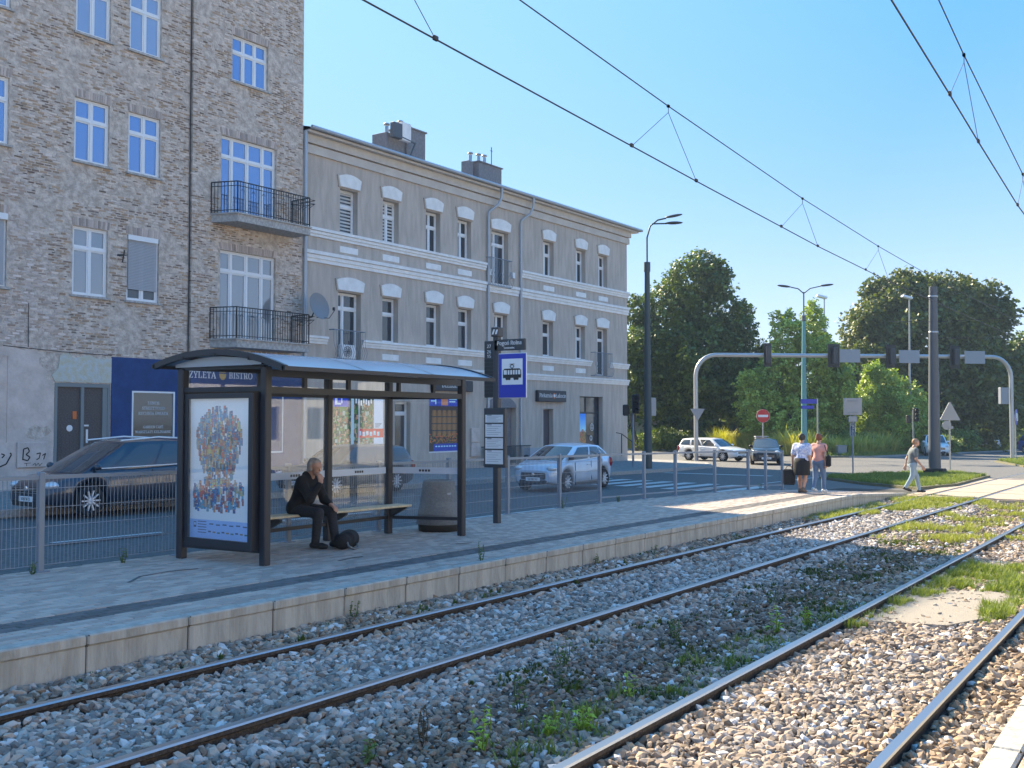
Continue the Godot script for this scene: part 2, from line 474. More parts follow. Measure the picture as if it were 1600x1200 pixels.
func tracks():
	struct("ballast_bed", sheet([[-12, -7.5], [33, -7.5], [33, -0.9], [-12, -0.9]], -0.11, 0.3), M.ballast_bed)
	var nz := FastNoiseLite.new()
	nz.seed = 5; nz.frequency = 0.25
	var xf := [[], [], [], []]
	var cl := [[], [], [], []]
	for lay in [[1.5, 9.0, 0.043, 0.0335], [9.0, 14.0, 0.052, 0.037], [14.0, 22.0, 0.070, 0.043], [22.0, 33.0, 0.09, 0.05]]:
		var st: float = lay[2]
		var x: float = lay[0]
		while x < lay[1]:
			var z := -7.44
			while z < -0.96:
				var px := x + rng.randf_range(-0.5, 0.5) * st
				var pz := z + rng.randf_range(-0.5, 0.5) * st
				z += st
				var side := px * 0.5556 + pz * 0.8315
				var fw := px * 0.8315 - pz * 0.5556
				if absf(side) > fw * 0.53 + 0.3: continue
				var rail := false
				var nearr := 9.0
				for zr in [-6.8, -5.3, -3.1, -1.6]:
					nearr = minf(nearr, absf(pz - zr))
				if nearr < 0.058: continue
				var k := rng.randi() % 4
				var s: float = lay[3] * rng.randf_range(0.5, 1.5) * (1.0 - 0.22 * smoothstep(0.9, 0.4, absf(pz + 4.15)))
				var y := G(px) - 0.105 + rng.randf_range(-0.008, 0.016) + nz.get_noise_2d(px * 2.0, pz * 2.0) * 0.02
				if pz < -6.88: y += 0.055 * smoothstep(-6.88, -7.2, pz)
				if nearr < 0.14: y += 0.018
				var bs := Basis.from_euler(Vector3(rng.randf_range(-0.9, 0.9), rng.randf() * TAU, rng.randf_range(-0.9, 0.9))).scaled(Vector3(s, s, s))
				xf[k].append(Transform3D(bs, Vector3(px, y, pz)))
				var w := clampf(nz.get_noise_2d(px, pz * 1.6) * 0.7 + 0.5, 0.0, 1.0)
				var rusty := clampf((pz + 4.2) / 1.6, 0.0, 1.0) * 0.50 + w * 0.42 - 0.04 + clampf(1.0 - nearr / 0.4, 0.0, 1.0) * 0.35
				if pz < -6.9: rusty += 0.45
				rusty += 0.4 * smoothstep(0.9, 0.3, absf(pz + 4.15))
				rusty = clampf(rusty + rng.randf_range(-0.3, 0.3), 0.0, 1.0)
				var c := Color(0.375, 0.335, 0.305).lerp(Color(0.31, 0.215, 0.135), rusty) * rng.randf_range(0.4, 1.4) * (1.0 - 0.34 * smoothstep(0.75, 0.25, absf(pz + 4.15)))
				if rng.randf() < 0.07: c = Color(0.56, 0.54, 0.52)
				c.a = 1.0
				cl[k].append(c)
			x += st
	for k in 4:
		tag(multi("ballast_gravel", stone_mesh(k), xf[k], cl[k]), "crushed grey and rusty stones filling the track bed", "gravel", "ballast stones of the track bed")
	# rails
	var info := [[-6.8, "steel rail running closest to the platform edge"], [-5.3, "second steel rail from the platform, polished top and dark side"], [-3.1, "third steel rail from the platform, half in sun with shiny top"], [-1.6, "steel rail farthest from the platform, rusty side and sunlit head"]]
	for q in info:
		var t := thing("tram_rail", q[1], "rail", Vector3(0, 0, q[0]), 0, "rails of the two tram tracks")
		var prof := [[-0.075, -0.17], [0.075, -0.17], [0.075, -0.155], [0.012, -0.135], [0.009, -0.055], [0.034, -0.04], [0.036, -0.012], [0.029, -0.002], [-0.029, -0.002], [-0.036, -0.012], [-0.034, -0.04], [-0.009, -0.055], [-0.012, -0.135], [-0.075, -0.155]]
		var b := MB.new()
		for i in prof.size():
			if i == 7: continue
			var p: Array = prof[i]
			var r: Array = prof[(i + 1) % prof.size()]
			b.quad(Vector3(-12, G(-12) + r[1], r[0]), Vector3(-12, G(-12) + p[1], p[0]), Vector3(110, G(110) + p[1], p[0]), Vector3(110, G(110) + r[1], r[0]))
		part("web_and_foot", b, M.rail_rust, t)
		b = MB.new()
		b.quad(Vector3(-12, G(-12) + 0.002, -0.031), Vector3(-12, G(-12) + 0.002, 0.031), Vector3(110, G(110) + 0.006, 0.031), Vector3(110, G(110) + 0.006, -0.031))
		b.quad(Vector3(-12, G(-12) + 0.002, 0.031), Vector3(-12, G(-12) - 0.011, 0.038), Vector3(110, G(110) - 0.011, 0.038), Vector3(110, G(110) + 0.006, 0.031))
		b.quad(Vector3(-12, G(-12) - 0.011, -0.038), Vector3(-12, G(-12) + 0.002, -0.031), Vector3(110, G(110) + 0.006, -0.031), Vector3(110, G(110) - 0.011, -0.038))
		part("running_head", b, M.rail_top, t)
	# level crossing of concrete panels
	var cr := part("crossing_deck", sheet([[32.2, -7.5], [33.0, -7.5], [33.0, -0.9], [32.2, -0.9]], -0.02, 0.2), M.slab)
	cr.set_meta("kind", "structure")
	for k in 5:
		for r in [[-7.35, -6.88], [-6.72, -5.38], [-5.22, -3.18], [-3.02, -1.68], [-1.52, -0.95]]:
			var x0 := 32.3 + k * 2.85
			var p := sheet([[x0, r[0]], [x0 + 2.8, r[0]], [x0 + 2.8, r[1]], [x0, r[1]]], 0.012 + 0.004 * (k % 2), 0.06)
			part("deck_panel", p, M.slab, cr)

func platform():
	# body, slopes down at its far end
	var Pz := func(x: float): return G(x) + lerpf(0.265, 0.03, clampf((x - 27.5) / 5.5, 0, 1))
	var b := MB.new()
	var rows := [PackedVector3Array(), PackedVector3Array(), PackedVector3Array(), PackedVector3Array()]
	for x in [-12.0, 8.0, 20.0, 27.5, 30.0, 33.0, 35.0]:
		var y: float = Pz.call(x) - 0.02
		var zb := -11.45 if x < 21 else lerpf(-11.45, -10.2, (x - 21.0) / 12.0)
		rows[0].append(Vector3(x, y - 0.6, -7.56)); rows[1].append(Vector3(x, y, -7.56))
		rows[2].append(Vector3(x, y, zb)); rows[3].append(Vector3(x, y - 0.6, zb))
	for i in 3:
		b.grid([rows[i], rows[i + 1]])
	var base := struct("platform", b, M.joint)
	# coping blocks along the edge
	for k in 44:
		var x0 := -10.0 + k * 1.0
		if x0 > 32.0: break
		b = MB.new()
		var q := Vector3(x0 + 0.5, 0, -7.5)
		var yt: float = Pz.call(x0 + 0.5)
		var sl := atan2(Pz.call(x0 + 1.0) - Pz.call(x0), 1.0)
		var w := 0.986 + rng.randf_range(-0.006, 0.004)
		var bs := Basis(Vector3(0, 0, 1), sl)
		b.cbox(Vector3(q.x, yt - 0.035, -7.515 + rng.randf_range(-0.003, 0.003)), Vector3(w, 0.09, 0.15), 0.012, bs)
		b.cbox(Vector3(q.x, yt - 0.265, -7.508 + rng.randf_range(-0.004, 0.004)), Vector3(w, 0.368, 0.11), 0.008, bs)
		part("edge_block", b, M.concrete, base)
	# pavers
	var pm := MB.new()
	pm.cbox(Vector3(0, -0.03, 0), Vector3(0.194, 0.06, 0.094), 0.006)
	var pmesh := pm.mesh(M.paver)
	var xf: Array = []
	var cl: Array = []
	var all: Array = []
	var z := -7.66
	var row := 0
	while z > -11.45:
		var dark := z < -8.06 and z > -8.50
		var x := 1.0 + (row % 2) * 0.1
		while x < 33.0:
			var zb := -11.40 if x < 21 else lerpf(-11.40, -10.3, (x - 21.0) / 12.0)
			var fw := x * 0.8315 - z * 0.5556
			var sd := x * 0.5556 + z * 0.8315
			if z > zb + 0.05 and absf(sd) < fw * 0.54 + 0.6:
				var sl := -0.01 if x < 27.5 else -0.053
				var bs := Basis(Vector3(0, 0, 1), sl).rotated(Vector3.UP, rng.randf_range(-0.012, 0.012))
				var y: float = Pz.call(x) + rng.randf_range(-0.003, 0.003) - (0.004 if dark else 0.0)
				var v := rng.randf_range(0.78, 1.2)
				var c := Color(0.40, 0.325, 0.275) * v
				if dark: c = Color(0.115, 0.105, 0.10) * rng.randf_range(0.8, 1.25)
				c.a = 1.0
				all.append([fw, Transform3D(bs, Vector3(x, y, z)), c])
			x += 0.2
		z -= 0.1
		row += 1
	all.sort_custom(func(p, q): return p[0] < q[0])
	var tone: Array = []
	for k in 6:
		tone.append(mat("paver_tone_%d" % k, Color(0.40, 0.325, 0.275) * (0.82 + 0.07 * k), 0.9))
	for k in 3:
		tone.append(mat("tactile_tone_%d" % k, Color(0.115, 0.105, 0.10) * (0.85 + 0.15 * k), 0.85))
	for i in all.size():
		if i < 300:
			var o := part("paving_brick", pmesh, tone[(6 + i % 3) if all[i][2].r < 0.16 else (i * 7 % 6)], base)
			o.transform = all[i][1]
		else:
			xf.append(all[i][1]); cl.append(all[i][2])
	multi("paving_bricks", pmesh, xf, cl, base)
	b = MB.new()
	for q in [[[6.95, -9.62], [7.3, -9.9], [7.75, -9.98], [8.1, -9.9]], [[9.6, -9.05], [9.9, -9.12], [10.1, -9.1]], [[12.0, -9.0], [12.25, -8.9]]]:
		for i in q.size() - 1:
			var p0 := Vector3(q[i][0], Pz.call(q[i][0]) + 0.004, q[i][1])
			var p1 := Vector3(q[i + 1][0], Pz.call(q[i + 1][0]) + 0.004, q[i + 1][1])
			b.bar(p0, p1, 0.035, 0.004)
	part("tar_mark", b, M.asphalt, base)
	# the platform across the tracks
	b = MB.new()
	var r2 := [PackedVector3Array(), PackedVector3Array(), PackedVector3Array()]
	for x in [-12.0, 33.0]:
		r2[0].append(Vector3(x, G(x) + 0.23, 4.0)); r2[1].append(Vector3(x, G(x) + 0.23, -0.80)); r2[2].append(Vector3(x, G(x) - 0.3, -0.80))
	b.grid([r2[0], r2[1]]); b.grid([r2[1], r2[2]])
	var op := struct("near_platform", b, M.joint)
	for k in 26:
		b = MB.new()
		b.cbox(Vector3(1.5 + k, G(1.5 + k) + 0.235, -0.87), Vector3(0.986, 0.08, 0.15), 0.012, Basis(Vector3(0, 0, 1), -0.01))
		b.cbox(Vector3(1.5 + k, G(1.5 + k) + 0.0, -0.86), Vector3(0.986, 0.38, 0.11), 0.008, Basis(Vector3(0, 0, 1), -0.01))
		part("edge_block", b, M.concrete, op)
	for i in 60:
		for j in 4:
			b = MB.new()
			b.cbox(Vector3(4.0 + i * 0.2 + 0.1 * (j % 2), G(4.0 + i * 0.2) + 0.235, -0.735 + j * 0.1), Vector3(0.194, 0.06, 0.094), 0.006)
			part("paving_brick", b, M.slab, op)

func holed(b: MB, x0: float, x1: float, y0: float, y1: float, z: float, holes: Array, depth: float):
	var xs := [x0, x1]
	var ys := [y0, y1]
	for h in holes:
		xs.append_array([h[0], h[0] + h[2]]); ys.append_array([h[1], h[1] + h[3]])
	xs.sort(); ys.sort()
	for i in xs.size() - 1:
		if xs[i + 1] - xs[i] < 0.001 or xs[i] < x0 - 0.001 or xs[i + 1] > x1 + 0.001: continue
		for j in ys.size() - 1:
			if ys[j + 1] - ys[j] < 0.001: continue
			var c := Vector2((xs[i] + xs[i + 1]) * 0.5, (ys[j] + ys[j + 1]) * 0.5)
			var inside := false
			for h in holes:
				if c.x > h[0] and c.x < h[0] + h[2] and c.y > h[1] and c.y < h[1] + h[3]: inside = true
			if not inside:
				b.quad(Vector3(xs[i], ys[j], z), Vector3(xs[i + 1], ys[j], z), Vector3(xs[i + 1], ys[j + 1], z), Vector3(xs[i], ys[j + 1], z))
	for h in holes:
		var a: float = h[0]
		var e: float = h[0] + h[2]
		var f: float = h[1]
		var g: float = h[1] + h[3]
		if e < x0 or a > x1: continue
		var w := z - depth
		b.quad(Vector3(a, f, z), Vector3(a, f, w), Vector3(a, g, w), Vector3(a, g, z)) if false else b.quad(Vector3(a, f, w), Vector3(a, f, z), Vector3(a, g, z), Vector3(a, g, w))
		b.quad(Vector3(e, f, z), Vector3(e, f, w), Vector3(e, g, w), Vector3(e, g, z))
		b.quad(Vector3(a, f, w), Vector3(e, f, w), Vector3(e, f, z), Vector3(a, f, z))
		b.quad(Vector3(a, g, z), Vector3(e, g, z), Vector3(e, g, w), Vector3(a, g, w))
		b.quad(Vector3(a, f, w), Vector3(e, f, w), Vector3(e, g, w), Vector3(a, g, w))

# white window: cols = widths as shares, top = height of the transom lights (0: none); pane materials given
func window(parent: Node, x: float, y: float, w: float, h: float, z: float, cols: Array, top: float, pane: Material, frame: Material, called := "window", sash := true) -> MeshInstance3D:
	var f := 0.055
	var b := MB.new()
	var d := 0.07
	b.span(Vector3(x, y, z), Vector3(x + f, y + h, z + d)); b.span(Vector3(x + w - f, y, z), Vector3(x + w, y + h, z + d))
	b.span(Vector3(x + f, y, z), Vector3(x + w - f, y + f, z + d)); b.span(Vector3(x + f, y + h - f, z), Vector3(x + w - f, y + h, z + d))
	var yt := y + h - f
	var bands := [[y + f, yt]]
	if top > 0.0:
		var ym := y + h - top
		b.span(Vector3(x + f, ym - 0.04, z), Vector3(x + w - f, ym + 0.04, z + d + 0.012))
		bands = [[y + f, ym - 0.04], [ym + 0.04, yt]]
	var cells: Array = []
	var cx := x + f
	var W := w - 2 * f
	for i in cols.size():
		var x1: float = cx + W * cols[i]
		if i < cols.size() - 1:
			for q in bands: b.span(Vector3(x1 - 0.035, q[0], z), Vector3(x1 + 0.035, q[1], z + d + 0.006))
		for q in bands: cells.append([cx + (0.035 if i > 0 else 0.0), q[0], x1 - (0.035 if i < cols.size() - 1 else 0.0), q[1]])
		cx = x1
	if sash:
		for q in cells:
			var s := 0.045
			b.span(Vector3(q[0], q[1], z + 0.02), Vector3(q[0] + s, q[3], z + d - 0.012)); b.span(Vector3(q[2] - s, q[1], z + 0.02), Vector3(q[2], q[3], z + d - 0.012))
			b.span(Vector3(q[0] + s, q[1], z + 0.02), Vector3(q[2] - s, q[1] + s, z + d - 0.012)); b.span(Vector3(q[0] + s, q[3] - s, z + 0.02), Vector3(q[2] - s, q[3], z + d - 0.012))
	var o := part(called, b, frame, parent)
	for q in cells:
		var p := MB.new()
		var k := rng.randf_range(-0.012, 0.012)
		p.quad(Vector3(q[0], q[1], z + 0.030 + k), Vector3(q[2], q[1], z + 0.030 - k), Vector3(q[2], q[3], z + 0.030 - k * 0.5), Vector3(q[0], q[3], z + 0.030 + k * 0.5))
		part("pane", p, pane, o)
	return o

func ribbon(b: MB, pts: Array, w: float, z: float):   # a painted stroke on a wall facing +z
	for i in pts.size() - 1:
		var a := Vector3(pts[i][0], pts[i][1], z)
		var c := Vector3(pts[i + 1][0], pts[i + 1][1], z)
		b.bar(a, c, 0.004, w, Vector3(0, 1, 0.001))

const HX := 13.163
const HZ := -28.711
func house_base(called: String, label: String) -> Node3D:
	var t := thing(called, label, "building", Vector3(HX, 0, HZ))
	t.rotation.y = deg_to_rad(-1.63)
	return t

func brick_house():
	var t := house_base("brick_tenement", "four storey tenement with bare weathered brick front and two iron balconies")
	var holes: Array = []
	for s in [-0.2, 2.07, 5.32, 7.2]:
		var w := 1.2
		holes.append([s, 5.80, w, 2.13]); holes.append([s, 9.95, w, 1.98]); holes.append([s, 13.96, w, 2.05])
	var bal := [[10.8, 4.75, 2.53, 3.17], [10.8, 9.1, 2.53, 2.88]]
	var top3 := [[11.25, 14.03, 1.65, 1.66]]
	var low := [[4.81, 0.02, 1.86, 3.06], [7.43, 1.2, 1.63, 1.69], [2.2, 1.3, 1.15, 2.5], [-1.0, 1.3, 1.6, 2.2]]
	var b := MB.new()
	holed(b, -6.0, 9.6, -0.5, 18.15, 0.0, holes + low, 0.16)
	holed(b, 9.6, 14.65, -0.5, 18.15, 0.12, bal + top3 + [[12.35, 0.75, 1.4, 2.15]], 0.22)
	b.quad(Vector3(9.6, -0.5, 0), Vector3(9.6, -0.5, 0.12), Vector3(9.6, 18.15, 0.12), Vector3(9.6, 18.15, 0))
	b.quad(Vector3(14.65, -0.5, 0.12), Vector3(14.65, -0.5, -13), Vector3(14.65, 18.15, -13), Vector3(14.65, 18.15, 0.12))
	b.quad(Vector3(-6, -0.5, -13), Vector3(-6, -0.5, 0), Vector3(-6, 18.15, 0), Vector3(-6, 18.15, -13))
	b.quad(Vector3(14.65, -0.5, -13), Vector3(-6, -0.5, -13), Vector3(-6, 18.15, -13), Vector3(14.65, 18.15, -13))
	var wall := part("wall", b, M.mortar, t)
	b = MB.new()
	b.box(Vector3(4.325, 18.17, -6.45), Vector3(20.75, 0.05, 13.2))
	part("roof", b, M.roof_metal, t)
	# bricks
	var nz := FastNoiseLite.new()
	nz.seed = 21; nz.frequency = 0.32; nz.fractal_octaves = 4
	var n2 := FastNoiseLite.new()
	n2.seed = 8; n2.frequency = 0.9; n2.fractal_octaves = 3
	var bm := MB.new()
	bm.box(Vector3(0, 0, -0.04), Vector3(0.243, 0.062, 0.08))
	var bmesh := bm.mesh(M.brick)
	var opens: Array = holes + bal + top3
	var all: Array = []
	var y := 4.02
	var row := 0
	while y < 18.1:
		var s := 0.2 + (0.13 if row % 2 else 0.0)
		while s < 14.55:
			var z0 := 0.12 if s > 9.68 else 0.0
			var hit := s > 9.5 and s < 9.68
			for h in opens:
				if s > h[0] - 0.10 and s < h[0] + h[2] + 0.10 and y > h[1] - 0.10 and y < h[1] + h[3] + 0.30: hit = true
			var p := nz.get_noise_2d(s * 1.2, y * 1.6)
			var fine := n2.get_noise_2d(s * 2.0, y * 3.0)
			if p + fine * 0.25 > 0.27 or (y < 4.25 + 0.25 * fine + 0.15 * sin(s * 3.0) and s < 4.6): hit = true
			if s < 2.3 and p > -0.1: hit = true
			if not hit and rng.randf() > 0.09:
				var out := rng.randf_range(0.0, 0.020)
				var v := rng.randf_range(0.75, 1.22)
				var kind := rng.randf() + p * 0.35
				var c := Color(0.58, 0.495, 0.43) * v
				var hh := rng.randf_range(0.55, 1.0)
				if kind < 0.52: c = Color(0.40, 0.285, 0.195) * v
				if kind < 0.17:
					c = Color(0.22, 0.16, 0.125) * v
					hh = rng.randf_range(0.4, 0.8)
				if rng.randf() < 0.05:
					c = Color(0.10, 0.085, 0.075); out = 0.0; hh = 0.45
				c.a = 1.0
				var bs := Basis.from_euler(Vector3(rng.randf_range(-0.06, 0.06), rng.randf_range(-0.05, 0.05), rng.randf_range(-0.02, 0.02))).scaled(Vector3(rng.randf_range(0.55, 1.02), hh, 1))
				all.append([Vector2(s + 13.2, y - 1.9).length(), Transform3D(bs, Vector3(s + rng.randf_range(-0.01, 0.01), y, z0 + out)), c])
			s += 0.26
		y += 0.0765
		row += 1
	for h in opens:   # flat arches of bricks on end
		var k := int((h[2] + 0.1) / 0.078)
		for i in k:
			var s: float = h[0] - 0.05 + (h[2] + 0.1) * (i + 0.5) / k
			var lean: float = (s - (h[0] + h[2] * 0.5)) * -0.18
			var c := Color(0.50, 0.41, 0.36) * rng.randf_range(0.6, 1.2)
			c.a = 1.0
			all.append([Vector2(s + 13.2, h[1] + h[3]).length(), Transform3D(Basis(Vector3(0, 0, 1), PI / 2 + lean), Vector3(s, h[1] + h[3] + 0.14, (0.12 if s > 9.6 else 0.0) + rng.randf_range(0.004, 0.02))), c])
	all.sort_custom(func(p, q): return p[0] < q[0])
	var tones: Array = []
	for k in 10:
		tones.append(mat("brick_tone_%d" % k, Color(0.42, 0.31, 0.24).lerp(Color(0.60, 0.52, 0.48), (k % 5) / 4.0) * (0.78 + 0.04 * k), 0.95))
	var xf: Array = []
	var cl: Array = []
	var cnt := 0
	for q in all:
		if q[1].origin.x > 2.8 and cnt < 300:
			var o := part("brick", bmesh, tones[cnt * 7 % 10], wall)
			o.transform = q[1]
			cnt += 1
		else:
			xf.append(q[1]); cl.append(q[2])
	multi("bricks", bmesh, xf, cl, wall)
	# windows, sills
	for i in holes.size():
		var h: Array = holes[i]
		var pane: Material = M.glass_sky if i % 3 == 1 else M.glass_curtain if i % 3 == 0 else M.glass_veil
		if h[0] == 7.2 and i % 3 == 0:
			var wi := window(t, h[0], h[1], h[2], h[3], -0.15, [0.5, 0.5], 0.0, M.glass_dim, M.white)
			var sh := part("roller_shutter", _box(Vector3(h[0] + 0.6, h[1] + h[3] - 0.08, -0.03), Vector3(1.12, 0.16, 0.1)), M.white, t)
			for k in 32:
				var sb := MB.new()
				sb.cbox(Vector3(h[0] + 0.6, h[1] + h[3] - 0.185 - k * 0.05, -0.05), Vector3(1.06, 0.047, 0.02), 0.007)
				part("slat", sb, M.shutter, sh)
		else:
			window(t, h[0], h[1], h[2], h[3], -0.15, [0.5, 0.5], 0.66, pane, M.white)
		if h[0] == 2.07 and i % 3 == 0:
			var sh2 := part("roller_shutter", _box(Vector3(h[0] + 0.6, h[1] + h[3] - 0.08, -0.02), Vector3(1.2, 0.18, 0.12)), M.white, t)
			for k in 38:
				part("slat", _box(Vector3(h[0] + 0.6, h[1] + h[3] - 0.19 - k * 0.05, -0.05), Vector3(1.06, 0.046, 0.02)), M.shutter, sh2)
		part("sill", _box(Vector3(h[0] + 0.6, h[1] - 0.035, 0.015), Vector3(1.36, 0.07, 0.16)), M.slab_concrete, t)
	window(t, 11.25, 14.03, 1.65, 1.66, -0.06, [0.33, 0.34, 0.33], 0.58, M.glass_sky, M.white)
	part("sill", _box(Vector3(12.08, 13.99, 0.13), Vector3(1.85, 0.07, 0.16)), M.slab_concrete, t)
	for k in 2:
		var h: Array = bal[k]
		window(t, h[0], h[1], h[2], h[3], -0.06, [0.2, 0.29, 0.29, 0.22], 0.72, M.glass_curtain if k == 0 else M.glass_sky, M.white, "balcony_door")
		balcony(t, h[1] - 0.04)
	# plaster, shop front
	b = MB.new()
	var edge: Array = []
	var sx := 4.78
	edge.append(Vector2(-6, -0.45)); edge.append(Vector2(4.78, -0.45)); edge.append(Vector2(4.78, 2.9))
	var rr := [[4.75, 3.1], [4.45, 3.25], [4.6, 3.45], [4.3, 3.6], [4.36, 3.85], [4.1, 4.05], [3.8, 4.0], [3.5, 4.12], [3.2, 4.08], [2.9, 4.16], [2.2, 4.1], [1.2, 4.16], [0, 4.1], [-6, 4.14]]
	for q in rr: edge.append(Vector2(q[0], q[1]))
	var pcs := MB.new()
	# plaster built as a wall with the window holes kept open
	holed(pcs, -6.0, 4.78, -0.45, 3.0, 0.022, [[2.2, 1.3, 1.15, 1.70], [-1.0, 1.3, 1.6, 1.70]], 0.02)
	holed(pcs, -6.0, 4.3, 3.0, 3.8, 0.022, [[2.2, 3.0, 1.15, 0.8], [-1.0, 3.0, 1.6, 0.5]], 0.02)
	var px: Array = [Vector2(3.40, 3.8), Vector2(4.3, 3.8), Vector2(4.36, 3.9), Vector2(4.12, 4.05), Vector2(3.85, 3.99), Vector2(3.4, 4.1), Vector2(2.9, 4.04), Vector2(2.2, 4.12), Vector2(-6, 4.1), Vector2(-6, 3.8)]
	pcs.prism(px, -0.02, 0.022)
	pcs.prism([Vector2(4.3, 3.0), Vector2(4.7, 3.0), Vector2(4.74, 3.1), Vector2(4.5, 3.2), Vector2(4.56, 3.4), Vector2(4.32, 3.6), Vector2(4.3, 3.6)], -0.02, 0.022)
	part("plaster", pcs, M.plaster, t)
	b = MB.new()
	b.prism([Vector2(4.8, 3.11), Vector2(6.69, 3.11), Vector2(6.69, 3.9), Vector2(6.2, 3.86), Vector2(5.9, 3.96), Vector2(5.4, 3.84), Vector2(5.2, 4.0), Vector2(4.95, 3.9), Vector2(4.9, 3.5), Vector2(4.7, 3.3)], -0.02, 0.03)
	part("plaster_patch", b, M.yellow_plaster, t)
	b = MB.new()
	b.prism([Vector2(4.0, 1.42), Vector2(4.25, 1.36), Vector2(4.6, 1.5), Vector2(4.72, 1.62), Vector2(4.6, 1.78), Vector2(4.4, 1.72), Vector2(4.2, 1.82), Vector2(4.0, 1.7), Vector2(3.88, 1.55)], 0.0, 0.026)
	part("bare_patch", b, M.mortar, t)
	b = MB.new()
	holed(b, 6.7, 9.6, -0.45, 3.95, 0.035, [[7.43, 1.2, 1.63, 1.69]], 0.04)
	holed(b, 9.6, 14.66, -0.45, 4.02, 0.155, [[12.35, 0.75, 1.4, 2.15]], 0.04)
	b.quad(Vector3(9.6, -0.45, 0.035), Vector3(9.6, -0.45, 0.155), Vector3(9.6, 4.02, 0.155), Vector3(9.6, 4.02, 0.035))
	b.quad(Vector3(6.7, -0.45, 0.0), Vector3(6.7, -0.45, 0.035), Vector3(6.7, 3.95, 0.035), Vector3(6.7, 3.95, 0.0))
	b.quad(Vector3(6.7, 3.95, 0.035), Vector3(9.6, 3.95, 0.035), Vector3(9.6, 3.95, 0.0), Vector3(6.7, 3.95, 0.0))
	var blue := part("blue_shop_front", b, M.navy_paint, t)
	var sw := window(t, 7.43, 1.2, 1.63, 1.69, -0.03, [1.0], 0.0, M.glass_dim, M.white, "shop_window", false)
	var dm := [["LUNCH", 2.50, 0.115], ["STREET FOOD", 2.33, 0.115], ["KUCHNIA ŚWIATA", 2.16, 0.115], ["GARDEN CAFÉ", 1.72, 0.10], ["WARSZTATY KULINARNE", 1.56, 0.10]]
	for q in dm: letters(q[0], q[2], M.white, sw, Vector3(8.25, q[1], 0.012), Basis(), "lettering", true)
	window(t, 12.35, 0.75, 1.4, 2.15, 0.06, [0.55, 0.45], 0.0, M.glass_dim, M.white, "shop_window", false)
	letters("ŻYLETA", 0.27, M.white, blue, Vector3(10.08, 3.49, 0.162), Basis(), "lettering", true)
	letters("BISTRO", 0.27, M.white, blue, Vector3(11.72, 3.51, 0.162), Basis(), "lettering", true)
	b = MB.new()
	b.prism([Vector2(10.78, 3.56), Vector2(10.80, 3.44), Vector2(10.88, 3.35), Vector2(10.98, 3.35), Vector2(11.06, 3.44), Vector2(11.08, 3.56)], 0.15, 0.165)
	b.prism([Vector2(10.78, 3.60), Vector2(11.08, 3.60), Vector2(11.02, 3.68), Vector2(10.84, 3.68)], 0.15, 0.165)
	part("bowl_emblem", b, M.gold, blue)
	# entrance door
	var fr := MB.new()
	fr.span(Vector3(4.81, 0.02, -0.12), Vector3(4.90, 3.08, 0.01)); fr.span(Vector3(6.58, 0.02, -0.12), Vector3(6.67, 3.08, 0.01))
	fr.span(Vector3(4.90, 2.96, -0.12), Vector3(6.58, 3.08, 0.01)); fr.span(Vector3(5.68, 0.02, -0.12), Vector3(5.78, 2.96, 0.0)); fr.span(Vector3(6.42, 0.02, -0.12), Vector3(6.58, 2.96, -0.01))
	var door := part("entrance_door", fr, mat("door_frame", Color(0.19, 0.21, 0.21), 0.7), t)
	for q in [[4.90, 5.68], [5.78, 6.42]]:
		b = MB.new()
		b.span(Vector3(q[0], 0.03, -0.12), Vector3(q[1], 2.96, -0.06))
		for k in 5: b.span(Vector3(q[0] + 0.06 + k * 0.13, 0.25, -0.06), Vector3(q[0] + 0.065 + k * 0.13, 1.5, -0.057))
		part("door_leaf", b, M.old_wood, door)
	part("notice", _box(Vector3(5.5, 2.1, -0.05), Vector3(0.13, 0.24, 0.01)), M.orange, door)
	part("notice", _box(Vector3(5.92, 1.45, -0.05), Vector3(0.07, 0.42, 0.01)), M.paper, door)
	part("notice", _box(Vector3(5.9, 1.78, -0.05), Vector3(0.15, 0.05, 0.01)), M.paper, door)
	b = MB.new()
	b.lathe(Vector3(5.34, 1.7, -0.055), [[0.1, 0], [0.1, 0.006], [0, 0.007]], 14, Vector3(0, 0, 1))
	part("sticker", b, M.paper, door)
	# left shop window without plaster, power cabinet with graffiti
	window(t, 2.2, 1.3, 1.15, 2.5, -0.14, [1.0], 0.0, M.glass_dim, M.black, "shop_window", false)
	window(t, -1.0, 1.3, 1.6, 2.2, -0.14, [1.0], 0.0, M.glass_dim, M.black, "shop_window", false)
	b = MB.new()
	b.cbox(Vector3(4.10, 0.93, 0.05), Vector3(0.92, 0.74, 0.09), 0.01)
	var cab := part("power_cabinet", b, M.plaster, t)
	b = MB.new()
	ribbon(b, [[3.80, 0.78], [3.82, 1.1], [3.95, 1.14], [4.0, 1.03], [3.9, 0.94], [4.02, 0.86], [3.95, 0.76], [3.8, 0.8]], 0.035, 0.098)
	ribbon(b, [[4.22, 0.95], [4.34, 0.98], [4.3, 0.82], [4.22, 0.78]], 0.03, 0.098)
	ribbon(b, [[4.4, 0.9], [4.5, 0.96], [4.44, 0.78]], 0.028, 0.098)
	ribbon(b, [[3.85, 0.68], [4.05, 0.69]], 0.014, 0.098); ribbon(b, [[3.92, 0.68], [3.92, 0.60]], 0.014, 0.098); ribbon(b, [[4.1, 0.62], [4.18, 0.68], [4.2, 0.6], [4.28, 0.68], [4.32, 0.6], [4.4, 0.68]], 0.014, 0.098)
	part("graffiti", b, M.graffiti, cab)
	b = MB.new()
	ribbon(b, [[2.85, 0.95], [2.95, 0.7], [3.15, 0.6], [3.35, 0.68], [3.5, 0.95], [3.46, 1.0]], 0.04, 0.026)
